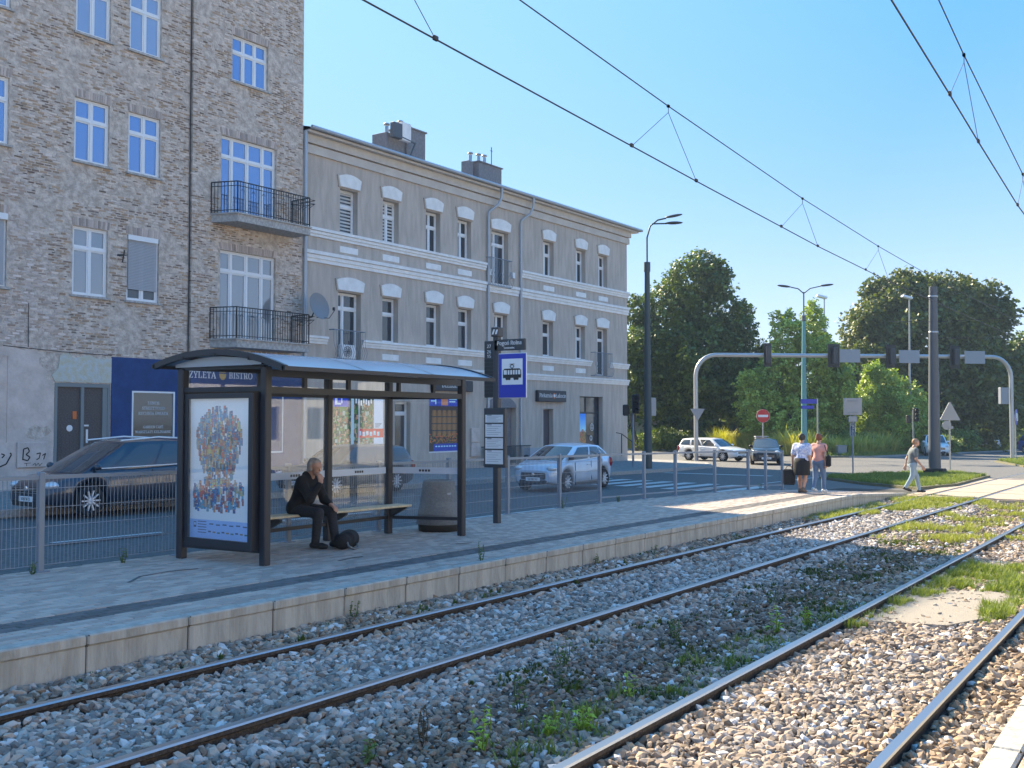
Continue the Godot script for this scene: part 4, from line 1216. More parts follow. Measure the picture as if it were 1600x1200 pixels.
func street_things():
	# railing with welded mesh between platform and road
	var xs := [-5.1, -3.1, -1.1, 0.9, 2.9, 4.88, 6.86, 8.8, 10.75, 12.77, 14.8, 16.82, 18.8, 20.58, 22.5, 23.95, 25.97, 27.88, 28.96, 30.05]
	var fe := thing("platform_fence", "long galvanised mesh fence with square posts between the platform and the road", "fence")
	for i in xs.size():
		var x: float = xs[i]
		var y := G(x) + (0.265 if x < 27.5 else lerpf(0.265, 0.1, (x - 27.5) / 5.5))
		var b := MB.new()
		b.cbox(Vector3(x, y + 0.50, fence_z(x)), Vector3(0.075, 1.30, 0.075), 0.008)
		b.box(Vector3(x, y + 0.005, fence_z(x)), Vector3(0.16, 0.012, 0.16))
		part("post", b, M.galv, fe)
		if i == xs.size() - 1: break
		var x1: float = xs[i + 1]
		var y1 := G(x1) + (0.265 if x1 < 27.5 else lerpf(0.265, 0.1, (x1 - 27.5) / 5.5))
		b = MB.new()
		var z0 := fence_z(x)
		var z1 := fence_z(x1)
		b.bar(Vector3(x + 0.04, y + 1.09, z0), Vector3(x1 - 0.04, y1 + 1.09, z1), 0.045, 0.045)
		if x >= 20.0: b.bar(Vector3(x + 0.04, y + 0.12, z0), Vector3(x1 - 0.04, y1 + 0.12, z1), 0.03, 0.03)
		part("rail", b, M.galv, fe)
		if x < 20.0:
			b = MB.new()
			var k := int((x1 - x - 0.1) / 0.05)
			for j in k + 1:
				var f := (0.05 + j * (x1 - x - 0.1) / k) / (x1 - x)
				b.box(Vector3(lerpf(x, x1, f), lerpf(y, y1, f) + 0.57, lerpf(z0, z1, f)), Vector3(0.0055, 1.0, 0.0055))
			for h in [0.08, 0.30, 0.52, 0.74, 0.96]:
				b.bar(Vector3(x + 0.04, y + h, z0 + 0.006), Vector3(x1 - 0.04, y1 + h, z1 + 0.006), 0.006, 0.008)
			var w := part("wire_mesh", b, M.galv, fe)
			w.set_meta("kind", "stuff")
	# concrete litter bin behind the shelter
	var t := thing("litter_bin", "tapered grey concrete litter bin behind the far glass end of the shelter", "litter bin", Vector3(13.42, G(13.42) + 0.265, -10.42))
	var b := MB.new()
	b.lathe(Vector3(), [[0.375, 0.12], [0.37, 0.14], [0.262, 0.80], [0.25, 0.83], [0.215, 0.83], [0.205, 0.78], [0.2, 0.4], [0, 0.4]], 28)
	part("body", b, M.bin_concrete, t)
	b = MB.new()
	b.lathe(Vector3(), [[0, 0], [0.33, 0.0], [0.34, 0.1], [0.355, 0.119], [0, 0.119]], 28)
	part("foot", b, M.joint, t)
	b = MB.new()
	b.box(Vector3(-0.10, 0.62, 0.283), Vector3(0.09, 0.03, 0.01), Basis(Vector3(1, 0, 0), -0.17))
	part("badge", b, M.sign_back, t)
	# tram stop post
	t = thing("tram_stop_sign", "dark tram stop post with blue tram sign, name plate and timetable case", "stop sign", Vector3(15.08, G(15.08) + 0.265, -10.4))
	b = MB.new()
	b.cbox(Vector3(0, 1.66, 0), Vector3(0.11, 3.36, 0.11), 0.01)
	part("post", b, M.anthracite, t)
	b = MB.new()
	b.cbox(Vector3(0, 3.41, 0), Vector3(0.16, 0.17, 0.16), 0.01)
	var cube := part("logo_cube", b, M.anthracite, t)
	var face := Basis(Vector3.UP, -PI / 2)     # plates look back along -x
	var m := MB.new()
	m.t = Transform3D(face, Vector3(-0.083, 3.41, 0.0))
	m.prism([Vector2(-0.055, -0.045), Vector2(-0.02, -0.045), Vector2(0.012, 0.045), Vector2(-0.02, 0.045)], 0, 0.006)
	m.prism([Vector2(0.012, -0.045), Vector2(0.047, -0.045), Vector2(0.072, 0.03), Vector2(0.06, 0.045), Vector2(0.035, 0.02)], 0, 0.006)
	m.prism([Vector2(-0.002, 0.005), Vector2(0.015, 0.045), Vector2(0.0, 0.045)], 0, 0.006)
	part("logo", m, M.sign_white, cube)
	b = MB.new()
	b.cbox(Vector3(-0.03, 3.17, 0.30), Vector3(0.05, 0.20, 0.66), 0.008)
	var np := part("name_plate", b, M.anthracite, t)
	letters("Pogoń Rolna", 0.085, M.sign_white, np, Vector3(-0.058, 3.20, 0.30), face)
	letters("Sosnowiec", 0.045, M.sign_white, np, Vector3(-0.058, 3.115, 0.30), face)
	b = MB.new()
	b.cbox(Vector3(0.02, 2.75, -0.17), Vector3(0.05, 1.02, 0.22), 0.008)
	var lp := part("line_panel", b, M.anthracite, t)
	for k in 10: part("line_strip", _box(Vector3(-0.008, 2.29 + k * 0.068, -0.17), Vector3(0.008, 0.055, 0.20)), M.black, lp)
	letters("26", 0.07, M.sign_white, lp, Vector3(-0.01, 3.06, -0.17), face); letters("27", 0.07, M.sign_white, lp, Vector3(-0.01, 3.16, -0.17), face); letters("15", 0.07, M.sign_white, lp, Vector3(-0.01, 2.98, -0.17), face)
	b = MB.new()
	b.cbox(Vector3(-0.035, 2.62, 0.36), Vector3(0.025, 0.80, 0.60), 0.01)
	var bs := part("tram_plate", b, M.sign_white, t)
	part("blue_field", _box(Vector3(-0.049, 2.62, 0.36), Vector3(0.004, 0.775, 0.575)), M.sign_blue, bs)
	part("white_field", _box(Vector3(-0.053, 2.69, 0.36), Vector3(0.004, 0.46, 0.44)), M.sign_white, bs)
	m = MB.new()
	m.t = Transform3D(face, Vector3(-0.056, 2.645, 0.36))
	m.prism([Vector2(-0.19, -0.065), Vector2(0.19, -0.065), Vector2(0.195, -0.005), Vector2(-0.195, -0.005)], 0, 0.004)
	m.prism([Vector2(-0.18, 0.075), Vector2(0.18, 0.075), Vector2(0.16, 0.10), Vector2(-0.16, 0.10)], 0, 0.004)
	for x in [-0.185, -0.10, -0.045, 0.01, 0.065, 0.12, 0.185]: m.box(Vector3(x, 0.035, 0.002), Vector3(0.014, 0.085, 0.004))
	for x in [-0.11, -0.06, 0.06, 0.11]: m.lathe(Vector3(x, -0.075, 0), [[0.03, 0], [0.03, 0.004], [0, 0.0045]], 12, Vector3(0, 0, 1))
	for q in [[0.0, 0.10, -0.045, 0.14], [0.0, 0.10, 0.045, 0.14], [-0.045, 0.14, 0.0, 0.175], [0.045, 0.14, 0.0, 0.175], [-0.05, 0.178, 0.05, 0.178]]:
		m.bar(Vector3(q[0], q[1], 0.002), Vector3(q[2], q[3], 0.002), 0.004, 0.012, Vector3(0, 1, 0.001))
	part("tram_pictogram", m, M.black, bs)
	b = MB.new()
	b.cbox(Vector3(-0.02, 1.52, -0.02), Vector3(0.08, 1.06, 0.46), 0.012)
	var tc := part("timetable_case", b, M.anthracite, t)
	for k in 4:
		var hh: float = [0.15, 0.24, 0.20, 0.26][k]
		var y: float = [1.86, 1.65, 1.42, 1.175][k]
		var sh := part("timetable", _box(Vector3(-0.064, y, -0.02), Vector3(0.006, hh - 0.012, 0.38)), M.paper, tc)
		m = MB.new()
		for j in 5: m.box(Vector3(-0.068, y + hh * 0.3 - j * hh * 0.15, -0.02 - 0.03 * (j % 3)), Vector3(0.002, 0.006, 0.30 - 0.05 * (j % 3)))
		m.box(Vector3(-0.068, y + hh * 0.42, -0.12), Vector3(0.002, 0.018, 0.1))
		part("timetable_print", m, M.sign_back, sh)
	# street lamps
	t = thing("street_lamp", "tall dark lamp post with two lamp heads on one bracket at the house corner", "street lamp", Vector3(43.2, G(43.2), -21.26))
	b = MB.new()
	b.tube([Vector3(0, 0, 0), Vector3(0, 4, 0), Vector3(-0.1, 9.5, 0.05)], [0.20, 0.165, 0.12], 12)
	b.tube([Vector3(-0.1, 9.3, 0.05), Vector3(-0.1, 9.75, 0.05)], 0.15, 10)
	part("pole", b, M.dark_pole, t)
	b = MB.new()
	b.tube([Vector3(-0.1, 9.6, 0.05), Vector3(-0.12, 10.9, 0.06), Vector3(-0.05, 11.45, 0.2), Vector3(0.12, 11.72, 0.5), Vector3(0.3, 11.8, 0.85)], 0.04, 8)
	b.tube([Vector3(0.0, 11.55, 0.28), Vector3(0.05, 11.52, 0.7), Vector3(0.1, 11.5, 1.0)], 0.035, 8)
	part("bracket", b, M.dark_pole, t)
	for q in [[Vector3(0.3, 11.82, 0.85), 0.25], [Vector3(0.08, 11.5, 0.95), 0.0]]:
		b = MB.new()
		b.t = Transform3D(Basis(Vector3(0.95, q[1], 0.25).normalized(), Vector3.UP, Vector3(-0.25, 0, 0.95)).orthonormalized() * Basis(Vector3.UP, -0.9), q[0])
		b.ball(Vector3(0.35, 0.02, 0), Vector3(0.42, 0.07, 0.15), 12)
		part("lamp_head", b, M.anthracite, t)
	b = MB.new()
	b.cbox(Vector3(0.12, 3.0, 0.16), Vector3(0.42, 0.85, 0.04), 0.01, Basis(Vector3.UP, -0.6))
	part("notice_plate", b, M.sign_back, t)
	t = thing("street_lamp", "teal lamp post with two heads spread wide, behind the signal gantry", "street lamp", Vector3(69.4, G(69.4), -22.35))
	b = MB.new()
	b.tube([Vector3(0, 0, 0), Vector3(-0.1, 5, 0.05), Vector3(-0.2, 9.6, 0.12)], [0.21, 0.17, 0.11], 10)
	part("pole", b, M.teal_pole, t)
	b = MB.new()
	b.tube([Vector3(-0.2, 9.4, 0.12), Vector3(-0.2, 9.8, 0.12)], 0.14, 8)
	b.tube([Vector3(-0.2, 9.6, 0.12), Vector3(-0.25, 11.4, 0.15)], 0.05, 6)
	b.tube([Vector3(-0.25, 11.3, 0.15), Vector3(-0.5, 11.62, -0.15), Vector3(-0.85, 11.72, -0.55)], 0.04, 6)
	b.tube([Vector3(-0.25, 11.3, 0.15), Vector3(0.05, 11.65, 0.5), Vector3(0.5, 11.82, 1.1)], 0.04, 6)
	part("bracket", b, M.pole_grey, t)
	for q in [[Vector3(-0.9, 11.74, -0.6), PI], [Vector3(0.5, 11.84, 1.1), 0.0]]:
		b = MB.new()
		b.t = Transform3D(Basis(Vector3.UP, -0.95 + q[1]) * Basis(Vector3(0, 0, 1), 0.12), q[0])
		b.ball(Vector3(0.4, 0.0, 0), Vector3(0.5, 0.08, 0.17), 12)
		part("lamp_head", b, M.anthracite, t)
	for q in [[Vector3(85.1, 0, -25.7), "thin pale floodlight pole rising above the light green tree"], [Vector3(89.0, 0, -19.8), "thin pale floodlight pole in front of the big dark tree"]]:
		t = thing("floodlight_pole", q[1], "floodlight pole", Vector3(q[0].x, G(q[0].x), q[0].z))
		b = MB.new()
		b.tube([Vector3(0, 0, 0), Vector3(0, 13.0, 0.1)], [0.11, 0.055], 7)
		part("pole", b, M.steel, t)
		b = MB.new()
		b.cbox(Vector3(-0.2, 13.05, -0.05), Vector3(0.85, 0.2, 0.5), 0.04, Basis(Vector3.UP, -0.9) * Basis(Vector3(0, 0, 1), -0.25))
		part("floodlight", b, M.white, t)
	# tram pole and overhead lines
	t = thing("tram_pole", "thick dark grey tram line pole on the grass island", "pole", Vector3(47.08, G(47.08), -9.46))
	b = MB.new()
	b.tube([Vector3(0, 0.2, 0), Vector3(-0.03, 1.5, 0.0), Vector3(-0.12, 8.2, 0.05)], [0.255, 0.25, 0.165], 14)
	part("shaft", b, M.pole_grey, t)
	b = MB.new()
	b.cbox(Vector3(0, 0.15, 0), Vector3(0.82, 0.36, 0.82), 0.05)
	part("footing", b, M.joint, t)
	for y in [6.2, 7.75]:
		b = MB.new()
		b.lathe(Vector3(-0.1, y, 0.04), [[0.2, 0], [0.205, 0.0], [0.205, 0.06], [0.18, 0.06]], 14)
		part("clamp_ring", b, M.steel, t)
	var lines := [
		["overhead_line", "overhead tram wires above the track beside the platform", -6.05, [[-12, 5.95], [6.65, 5.66], [13.93, 5.46], [19.74, 5.32], [25.3, 5.26], [47, 5.3], [80, 5.4]], [[-12, 7.6], [6.6, 6.68], [9.2, 6.53], [12.98, 6.33], [18.83, 6.09], [24.3, 5.97], [30, 5.93], [47, 6.0], [80, 6.3]], [[6.6, 5.5], [6.6, 7.72], [12.98, 11.86], [12.98, 13.93], [18.83, 17.64], [18.83, 19.74], [24.3, 23.2], [24.3, 25.3], [30.5, 29.5], [30.5, 31.5]]],
		["overhead_line", "overhead tram wires above the nearer track, crossing the upper right sky", -2.3, [[-12, 6.5], [9.84, 5.88], [12.55, 5.71], [14.4, 5.58], [17.9, 5.36], [24, 5.22], [47, 5.3], [80, 5.4]], [[-12, 8.4], [12.0, 6.63], [13.47, 6.45], [18.55, 5.99], [24, 5.85], [47, 6.1], [80, 6.3]], [[7.2, 6.1], [7.2, 8.2], [13.47, 12.55], [13.47, 14.4], [18.55, 17.9], [18.55, 19.6], [24.5, 23.5], [24.5, 25.5]]]]
	var at := func(tab: Array, x: float) -> float:
		for i in tab.size() - 1:
			if x <= tab[i + 1][0]: return lerpf(tab[i][1], tab[i + 1][1], (x - tab[i][0]) / (tab[i + 1][0] - tab[i][0]))
		return tab[tab.size() - 1][1]
	for q in lines:
		t = thing(q[0], q[1], "overhead line")
		for w in [["contact_wire", q[3], 0.0092], ["messenger_wire", q[4], 0.0078]]:
			b = MB.new()
			var p: Array = []
			for e in w[1]: p.append(Vector3(e[0], e[1], q[2]))
			b.tube(p, w[2], 6)
			part(w[0], b, M.iron, t)
		for d in q[5]:
			b = MB.new()
			var top := Vector3(d[0], at.call(q[4], d[0]), q[2])
			var knot := top + Vector3(0, -0.09, 0)
			b.tube([top, knot], 0.005, 4); b.tube([knot, Vector3(d[1], at.call(q[3], d[1]), q[2])], 0.0042, 4)
			b.cbox(Vector3(d[1], at.call(q[3], d[1]) + 0.01, q[2]), Vector3(0.07, 0.05, 0.035), 0.008); b.box(top, Vector3(0.05, 0.035, 0.03))
			part("dropper", b, M.iron, t)
	t = thing("span_wire", "thin cross wires running from the dark tram pole over both tracks", "wire")
	b = MB.new()
	for q in [[Vector3(46.96, 6.2, -9.4), Vector3(47.3, 6.25, -6.05)], [Vector3(47.3, 6.25, -6.05), Vector3(48.0, 6.5, 3.0)], [Vector3(46.98, 5.5, -9.4), Vector3(47.4, 5.38, -6.05)], [Vector3(47.4, 5.38, -6.05), Vector3(48.2, 5.35, -2.3)], [Vector3(48.2, 5.35, -2.3), Vector3(49, 5.6, 3.0)], [Vector3(46.9, 6.2, -9.4), Vector3(45.2, 6.16, -10.9)], [Vector3(46.9, 7.78, -9.4), Vector3(80, 6.6, -4.0)]]:
		b.tube([q[0], q[1]], 0.012, 4)
	part("wire", b, M.iron, t)
	# signal gantry
	t = thing("signal_gantry", "grey tubular signal gantry spanning the junction", "gantry")
	var a := Vector3(59.74, -0.6, -26.07)
	var e := Vector3(74.95, -0.75, -10.21)
	var d := Vector3(0.692, 0, 0.722)
	var path: Array = [a, a + Vector3(0, 5.4, 0)]
	for i in 7:
		var g := PI / 2 * i / 6.0
		path.append(a + Vector3(0, 5.3 + 1.35 * sin(g), 0) + d * (1.35 * (1.0 - cos(g))))
	var hi := a.y + 6.65
	for i in 7:
		var g := PI / 2 * (6 - i) / 6.0
		path.append(Vector3(e.x, 0, e.z) + Vector3(0, hi - 1.35 + 1.35 * sin(g) + 0.08, 0) - d * (1.35 * (1.0 - cos(g))))
	path.append(e)
	b = MB.new()
	b.tube(path, 0.135, 10)
	part("frame", b, M.steel, t)
	var gb := Basis(d, Vector3.UP, d.cross(Vector3.UP))
	var sigs := [[4.7, 0.5, "traffic light seen from behind, leftmost on the gantry beam"], [9.2, 0.8, "black backed traffic light on the gantry, left of the first grey plate"], [13.2, 0.72, "black backed traffic light on the gantry, middle one"], [17.75, 0.72, "black backed traffic light on the gantry, right of the dark tram pole"]]
	for q in sigs:
		var s := thing("traffic_light", q[2], "traffic light", a + d * q[0] + Vector3(0, 6.67, 0), 0, "traffic lights seen from behind")
		s.basis = gb
		b = MB.new()
		b.cbox(Vector3(0, 0, 0.22), Vector3(q[1], 1.5, 0.03), 0.012)
		part("backboard", b, M.black, s)
		b = MB.new()
		b.cbox(Vector3(0, 0, 0.36), Vector3(0.32, 1.05, 0.24), 0.03)
		part("housing", b, M.anthracite, s)
		b = MB.new()
		for x in [-0.09, 0.09]: b.box(Vector3(x, 0, 0.17), Vector3(0.04, 1.35, 0.05))
		b.box(Vector3(0, 0, 0.155), Vector3(0.3, 0.1, 0.04))
		part("bracket", b, M.steel, s)
	for q in [[10.33, 1.44, "grey sign plate seen from behind, leftmost on the gantry"], [14.5, 1.45, "grey sign plate seen from behind, middle of the gantry"], [19.2, 1.48, "grey sign plate seen from behind, right end of the gantry"]]:
		var s := thing("sign_plate", q[2], "road sign", a + d * q[0] + Vector3(0, 6.67, 0), 0, "grey plates on the gantry")
		s.basis = gb
		b = MB.new()
		b.cbox(Vector3(0, 0, 0.2), Vector3(q[1], 0.84, 0.03), 0.012)
		part("plate", b, M.sign_back, s)
		b = MB.new()
		for y in [-0.28, 0.28]: b.box(Vector3(0, y, 0.172), Vector3(q[1] - 0.1, 0.04, 0.025))
		part("stiffener", b, M.steel, s)
	var s := thing("give_way_sign", "grey back of a give way triangle on the left gantry leg", "road sign", a + Vector3(-0.05, 2.9, 0.1))
	b = MB.new()
	b.t = Transform3D(Basis(Vector3.UP, -0.98 + PI / 2 * 0.0), Vector3())
	b.prism([Vector2(0, -0.42), Vector2(0.46, 0.36), Vector2(-0.46, 0.36)], 0.14, 0.17)
	part("plate", b, M.sign_back, s)
	s = thing("control_box", "pale grey box fixed to the right gantry leg", "box", e + Vector3(-0.4, 4.3, -0.4))
	b = MB.new()
	b.cbox(Vector3(), Vector3(0.62, 1.1, 0.3), 0.02, Basis(Vector3.UP, -0.8))
	part("casing", b, M.sign_back, s)
	# road signs; faces look along -x, towards the camera
	var look := Basis(Vector3.UP, -0.98)
	t = thing("no_entry_sign", "round red no entry sign on a pale post beside the hedge", "road sign", Vector3(60.3, G(60.3), -21.95))
	t.basis = look
	b = MB.new(); b.tube([Vector3(0, 0, 0), Vector3(0, 3.2, 0)], 0.04, 8)
	part("post", b, M.steel, t)
	b = MB.new(); b.lathe(Vector3(0, 2.8, 0.05), [[0.41, 0], [0.41, 0.02], [0, 0.021]], 24, Vector3(0, 0, 1))
	var disc := part("disc", b, M.sign_red, t)
	part("bar", _box(Vector3(0, 2.8, 0.075), Vector3(0.60, 0.14, 0.006)), M.sign_white, disc)
	b = MB.new()
	for i in 24:
		var g0 := TAU * i / 24
		var g1 := TAU * (i + 1) / 24
		b.bar(Vector3(cos(g0) * 0.40, 2.8 + sin(g0) * 0.40, 0.074), Vector3(cos(g1) * 0.40, 2.8 + sin(g1) * 0.40, 0.074), 0.006, 0.03, Vector3(0, 0, 1))
	part("rim", b, M.sign_white, disc)
	t = thing("rectangular_sign", "grey back of a square road sign with small plates below, on the grass island", "road sign", Vector3(44.1, G(44.1) + 0.1, -12.13))
	t.basis = look
	b = MB.new()
	for x in [-0.1, 0.1]: b.tube([Vector3(x, 1.6, 0), Vector3(x, 3.2, 0)], 0.03, 8)
	b.tube([Vector3(0, 0, 0), Vector3(0, 2.4, 0)], 0.032, 8)
	part("post", b, M.galv, t)
	b = MB.new(); b.cbox(Vector3(0, 2.86, 0.05), Vector3(0.80, 0.72, 0.025), 0.01)
	var pl := part("plate", b, M.sign_back, t)
	b = MB.new()
	for y in [2.62, 3.1]: b.box(Vector3(0, y, 0.075), Vector3(0.42, 0.035, 0.03))
	part("stiffener", b, M.galv, pl)
	b = MB.new(); b.cbox(Vector3(0.0, 2.33, 0.05), Vector3(0.36, 0.24, 0.02), 0.008)
	part("small_plate", b, M.sign_back, t)
	t = thing("triangular_sign", "grey back of a warning triangle on a thin post right of the tram pole", "road sign", Vector3(48.2, G(48.2) + 0.1, -9.05))
	t.basis = look
	b = MB.new(); b.tube([Vector3(0, 0, 0), Vector3(0, 3.0, 0)], 0.035, 8)
	part("post", b, M.steel, t)
	b = MB.new(); b.prism([Vector2(-0.46, 2.32), Vector2(0.46, 2.32), Vector2(0.03, 3.12), Vector2(-0.03, 3.12)], 0.04, 0.06)
	part("plate", b, M.sign_back, t)
	b = MB.new(); b.lathe(Vector3(-0.15, 2.1, 0.045), [[0.2, 0], [0.2, 0.018], [0, 0.019]], 20, Vector3(0, 0, 1)); b.box(Vector3(0.02, 2.0, 0.07), Vector3(0.22, 0.12, 0.01))
	part("small_plate", b, M.sign_back, t)
	t = thing("arrow_sign", "round blue sign with a white bent arrow at the far traffic island", "road sign", Vector3(71.2, G(71.2), -9.5))
	t.basis = Basis(Vector3.UP, -0.98 + 0.95)
	b = MB.new(); b.tube([Vector3(0, 0, 0), Vector3(0, 3.0, 0)], 0.04, 8)
	part("post", b, M.steel, t)
	b = MB.new(); b.lathe(Vector3(0, 2.85, 0.05), [[0.5, 0], [0.5, 0.02], [0, 0.021]], 24, Vector3(0, 0, 1))
	disc = part("disc", b, M.sign_blue, t)
	b = MB.new(); b.tube([Vector3(0.2, 2.6, 0.078), Vector3(0.2, 2.9, 0.078), Vector3(0.12, 3.05, 0.078), Vector3(-0.05, 3.08, 0.078), Vector3(-0.17, 2.98, 0.078), Vector3(-0.18, 2.8, 0.078)], 0.05, 4)
	b.prism([Vector2(-0.18, 2.58), Vector2(-0.05, 2.8), Vector2(-0.31, 2.8)], 0.074, 0.082)
	part("arrow", b, M.sign_white, disc)
	# pedestrian and corner signals
	for q in [[Vector3(74.3, G(74.3), -16.3), "black signal head on a post among the far bushes"], [Vector3(44.9, G(44.9) + 0.13, -22.9), "black signal heads on a grey post at the house corner"]]:
		t = thing("signal_post", q[1], "traffic light", q[0])
		t.basis = look
		b = MB.new(); b.tube([Vector3(0, 0, 0), Vector3(0, 3.4, 0)], 0.055, 8)
		part("post", b, M.galv, t)
		b = MB.new(); b.cbox(Vector3(0.12, 3.05, 0.14), Vector3(0.34, 0.95, 0.26), 0.04); b.cbox(Vector3(-0.35, 2.75, 0.05), Vector3(0.3, 0.55, 0.22), 0.04)
		var hd := part("signal_head", b, M.black, t)
		for k in 3:
			b = MB.new(); b.lathe(Vector3(0.12, 2.76 + k * 0.29, 0.27), [[0.115, 0], [0.125, 0.14], [0.115, 0.14], [0.105, 0.02], [0, 0.02]], 14, Vector3(0, 0, 1))
			part("visor", b, M.black, hd)
	t = thing("street_name_sign", "small blue street name plate on a thin post right of the teal lamp post", "sign", Vector3(62.7, G(62.7), -19.35))
	t.basis = look
	b = MB.new(); b.tube([Vector3(0, 0, 0), Vector3(0, 3.9, 0)], 0.045, 8)
	part("post", b, M.steel, t)
	b = MB.new(); b.cbox(Vector3(-0.52, 3.72, 0), Vector3(1.0, 0.28, 0.03), 0.01); b.cbox(Vector3(-0.6, 3.36, 0), Vector3(0.8, 0.2, 0.03), 0.01)
	part("plate", b, M.sign_blue, t)
	# cabinets
	t = thing("switch_cabinet", "grey green switch cabinet behind the dark car by the hedge", "cabinet", Vector3(62.6, G(62.6), -22.9))
	t.basis = look
	b = MB.new(); b.cbox(Vector3(0, 0.75, 0), Vector3(0.75, 1.5, 0.4), 0.02); b.cbox(Vector3(0, 1.53, 0), Vector3(0.82, 0.06, 0.48), 0.015)
	part("casing", b, M.sign_back, t)
	part("door_seam", _box(Vector3(0, 0.75, 0.201), Vector3(0.012, 1.35, 0.004)), M.black, t)
	t = thing("switch_cabinet", "small pale grey cabinet standing on the sunny verge", "cabinet", Vector3(75.6, G(75.6) + 0.1, -21.6))
	t.basis = look
	b = MB.new(); b.cbox(Vector3(0, 0.35, 0), Vector3(0.62, 0.75, 0.4), 0.02); b.cbox(Vector3(0, 0.75, 0), Vector3(0.7, 0.05, 0.46), 0.012)
	part("casing", b, M.galv, t)
	# house glimpsed behind the trees
	t = thing("old_house", "cream old house half hidden behind the chestnut tree", "house", Vector3(92.0, G(92), -49.0), -0.75)
	b = MB.new()
	holed(b, -6, 6, 0, 6.6, 0, [[-4.6, 3.9, 1.0, 1.6], [-2.2, 3.9, 1.0, 1.6], [1.0, 3.9, 1.0, 1.6], [3.6, 3.9, 1.0, 1.6], [-4.6, 0.9, 1.0, 1.6], [1.0, 0.9, 1.0, 1.6], [3.6, 0.9, 1.0, 1.6]], 0.2)
	b.quad(Vector3(6, 0, 0), Vector3(6, 0, -9), Vector3(6, 6.6, -9), Vector3(6, 6.6, 0)); b.quad(Vector3(-6, 0, -9), Vector3(-6, 0, 0), Vector3(-6, 6.6, 0), Vector3(-6, 6.6, -9))
	part("wall", b, M.house_cream, t)
	for q in [[-4.6, 3.9], [-2.2, 3.9], [1.0, 3.9], [3.6, 3.9], [-4.6, 0.9], [1.0, 0.9], [3.6, 0.9]]: window(t, q[0], q[1], 1.0, 1.6, -0.18, [0.5, 0.5], 0.5, M.glass_dim, M.white)
	b = MB.new()
	b.prism([Vector2(-6.4, 6.55), Vector2(6.4, 6.55), Vector2(6.4, 6.75), Vector2(3.5, 8.6), Vector2(-3.5, 8.6), Vector2(-6.4, 6.75)], -9.3, 0.35)
	part("roof", b, M.chimney_render, t)

func poster_print() -> ImageTexture:
	var r := RandomNumberGenerator.new()
	r.seed = 31
	var W := 512
	var H := 725
	var im := Image.create(W, H, false, Image.FORMAT_RGB8)
	im.fill(Color(0.90, 0.90, 0.90))
	var pal := [Color(0.12, 0.40, 0.66), Color(0.16, 0.52, 0.70), Color(0.06, 0.26, 0.52), Color(0.86, 0.32, 0.18), Color(0.78, 0.52, 0.28), Color(0.78, 0.72, 0.42), Color(0.35, 0.56, 0.62), Color(0.60, 0.26, 0.24), Color(0.30, 0.62, 0.72), Color(0.75, 0.62, 0.48)]
	var inside := func(x: float, y: float) -> bool:   # x, y as shares of the sheet
		var hx := (x - 0.475) / 0.375
		var hy := (y - 0.285) / 0.215
		if y < 0.44 and hx * hx + hy * hy < 1.0: return true
		if y >= 0.40 and y < 0.60: return absf(x - 0.475) < lerpf(0.335, 0.235, clampf((y - 0.40) / 0.14, 0, 1))
		if y >= 0.58 and y < 0.79: return absf(x - 0.475) < lerpf(0.30, 0.41, clampf((y - 0.58) / 0.05, 0, 1))
		return false
	for i in 1000:
		var x := r.randf()
		var y := r.randf_range(0.05, 0.79)
		if not inside.call(x, y): continue
		var w := r.randi_range(12, 19)
		var h := r.randi_range(26, 42)
		var p := Vector2i(int(x * W) - w / 2, int(y * H) - h / 2)
		im.fill_rect(Rect2i(p, Vector2i(w + 2, h + 2)), Color(0.12, 0.12, 0.16))
		var c: Color = pal[r.randi() % pal.size()]
		im.fill_rect(Rect2i(p + Vector2i(1, 1), Vector2i(w, h)), c)
		im.fill_rect(Rect2i(p + Vector2i(2, r.randi_range(3, h / 2)), Vector2i(w - 3, r.randi_range(4, 9))), pal[r.randi() % pal.size()].lerp(Color(0.9, 0.88, 0.8), 0.35))
	for q in [[0.34, 0.29], [0.31, 0.31], [0.68, 0.28], [0.70, 0.30], [0.51, 0.36], [0.50, 0.385], [0.40, 0.47], [0.45, 0.475], [0.51, 0.48], [0.57, 0.48], [0.62, 0.47], [0.66, 0.455], [0.35, 0.43]]:
		im.fill_rect(Rect2i(int(q[0] * W) - 6, int(q[1] * H) - 13, 13, 28), Color(0.03, 0.03, 0.04))
	for y in range(int(H * 0.868), H): im.fill_rect(Rect2i(0, y, W, 1), Color(0.60, 0.72, 0.90))
	for k in 5: im.fill_rect(Rect2i(70, int(H * 0.88) + k * 14, 74, 4), Color(0.25, 0.28, 0.36))
	im.fill_rect(Rect2i(34, int(H * 0.885), 22, 30), Color(0.28, 0.32, 0.42)); im.fill_rect(Rect2i(38, int(H * 0.892), 14, 14), Color(0.7, 0.78, 0.9))
	for k in 6: im.fill_rect(Rect2i(170 + k * 56, int(H * 0.892) + (k % 2) * 3, 34, 7), Color(0.25, 0.32, 0.42))
	for k in 9: im.fill_rect(Rect2i(160 + k * 38, int(H * 0.945) + (k % 3) * 2, 24, 8), [Color(0.2, 0.25, 0.35), Color(0.55, 0.45, 0.2), Color(0.25, 0.4, 0.3)][k % 3])
	return ImageTexture.create_from_image(im)

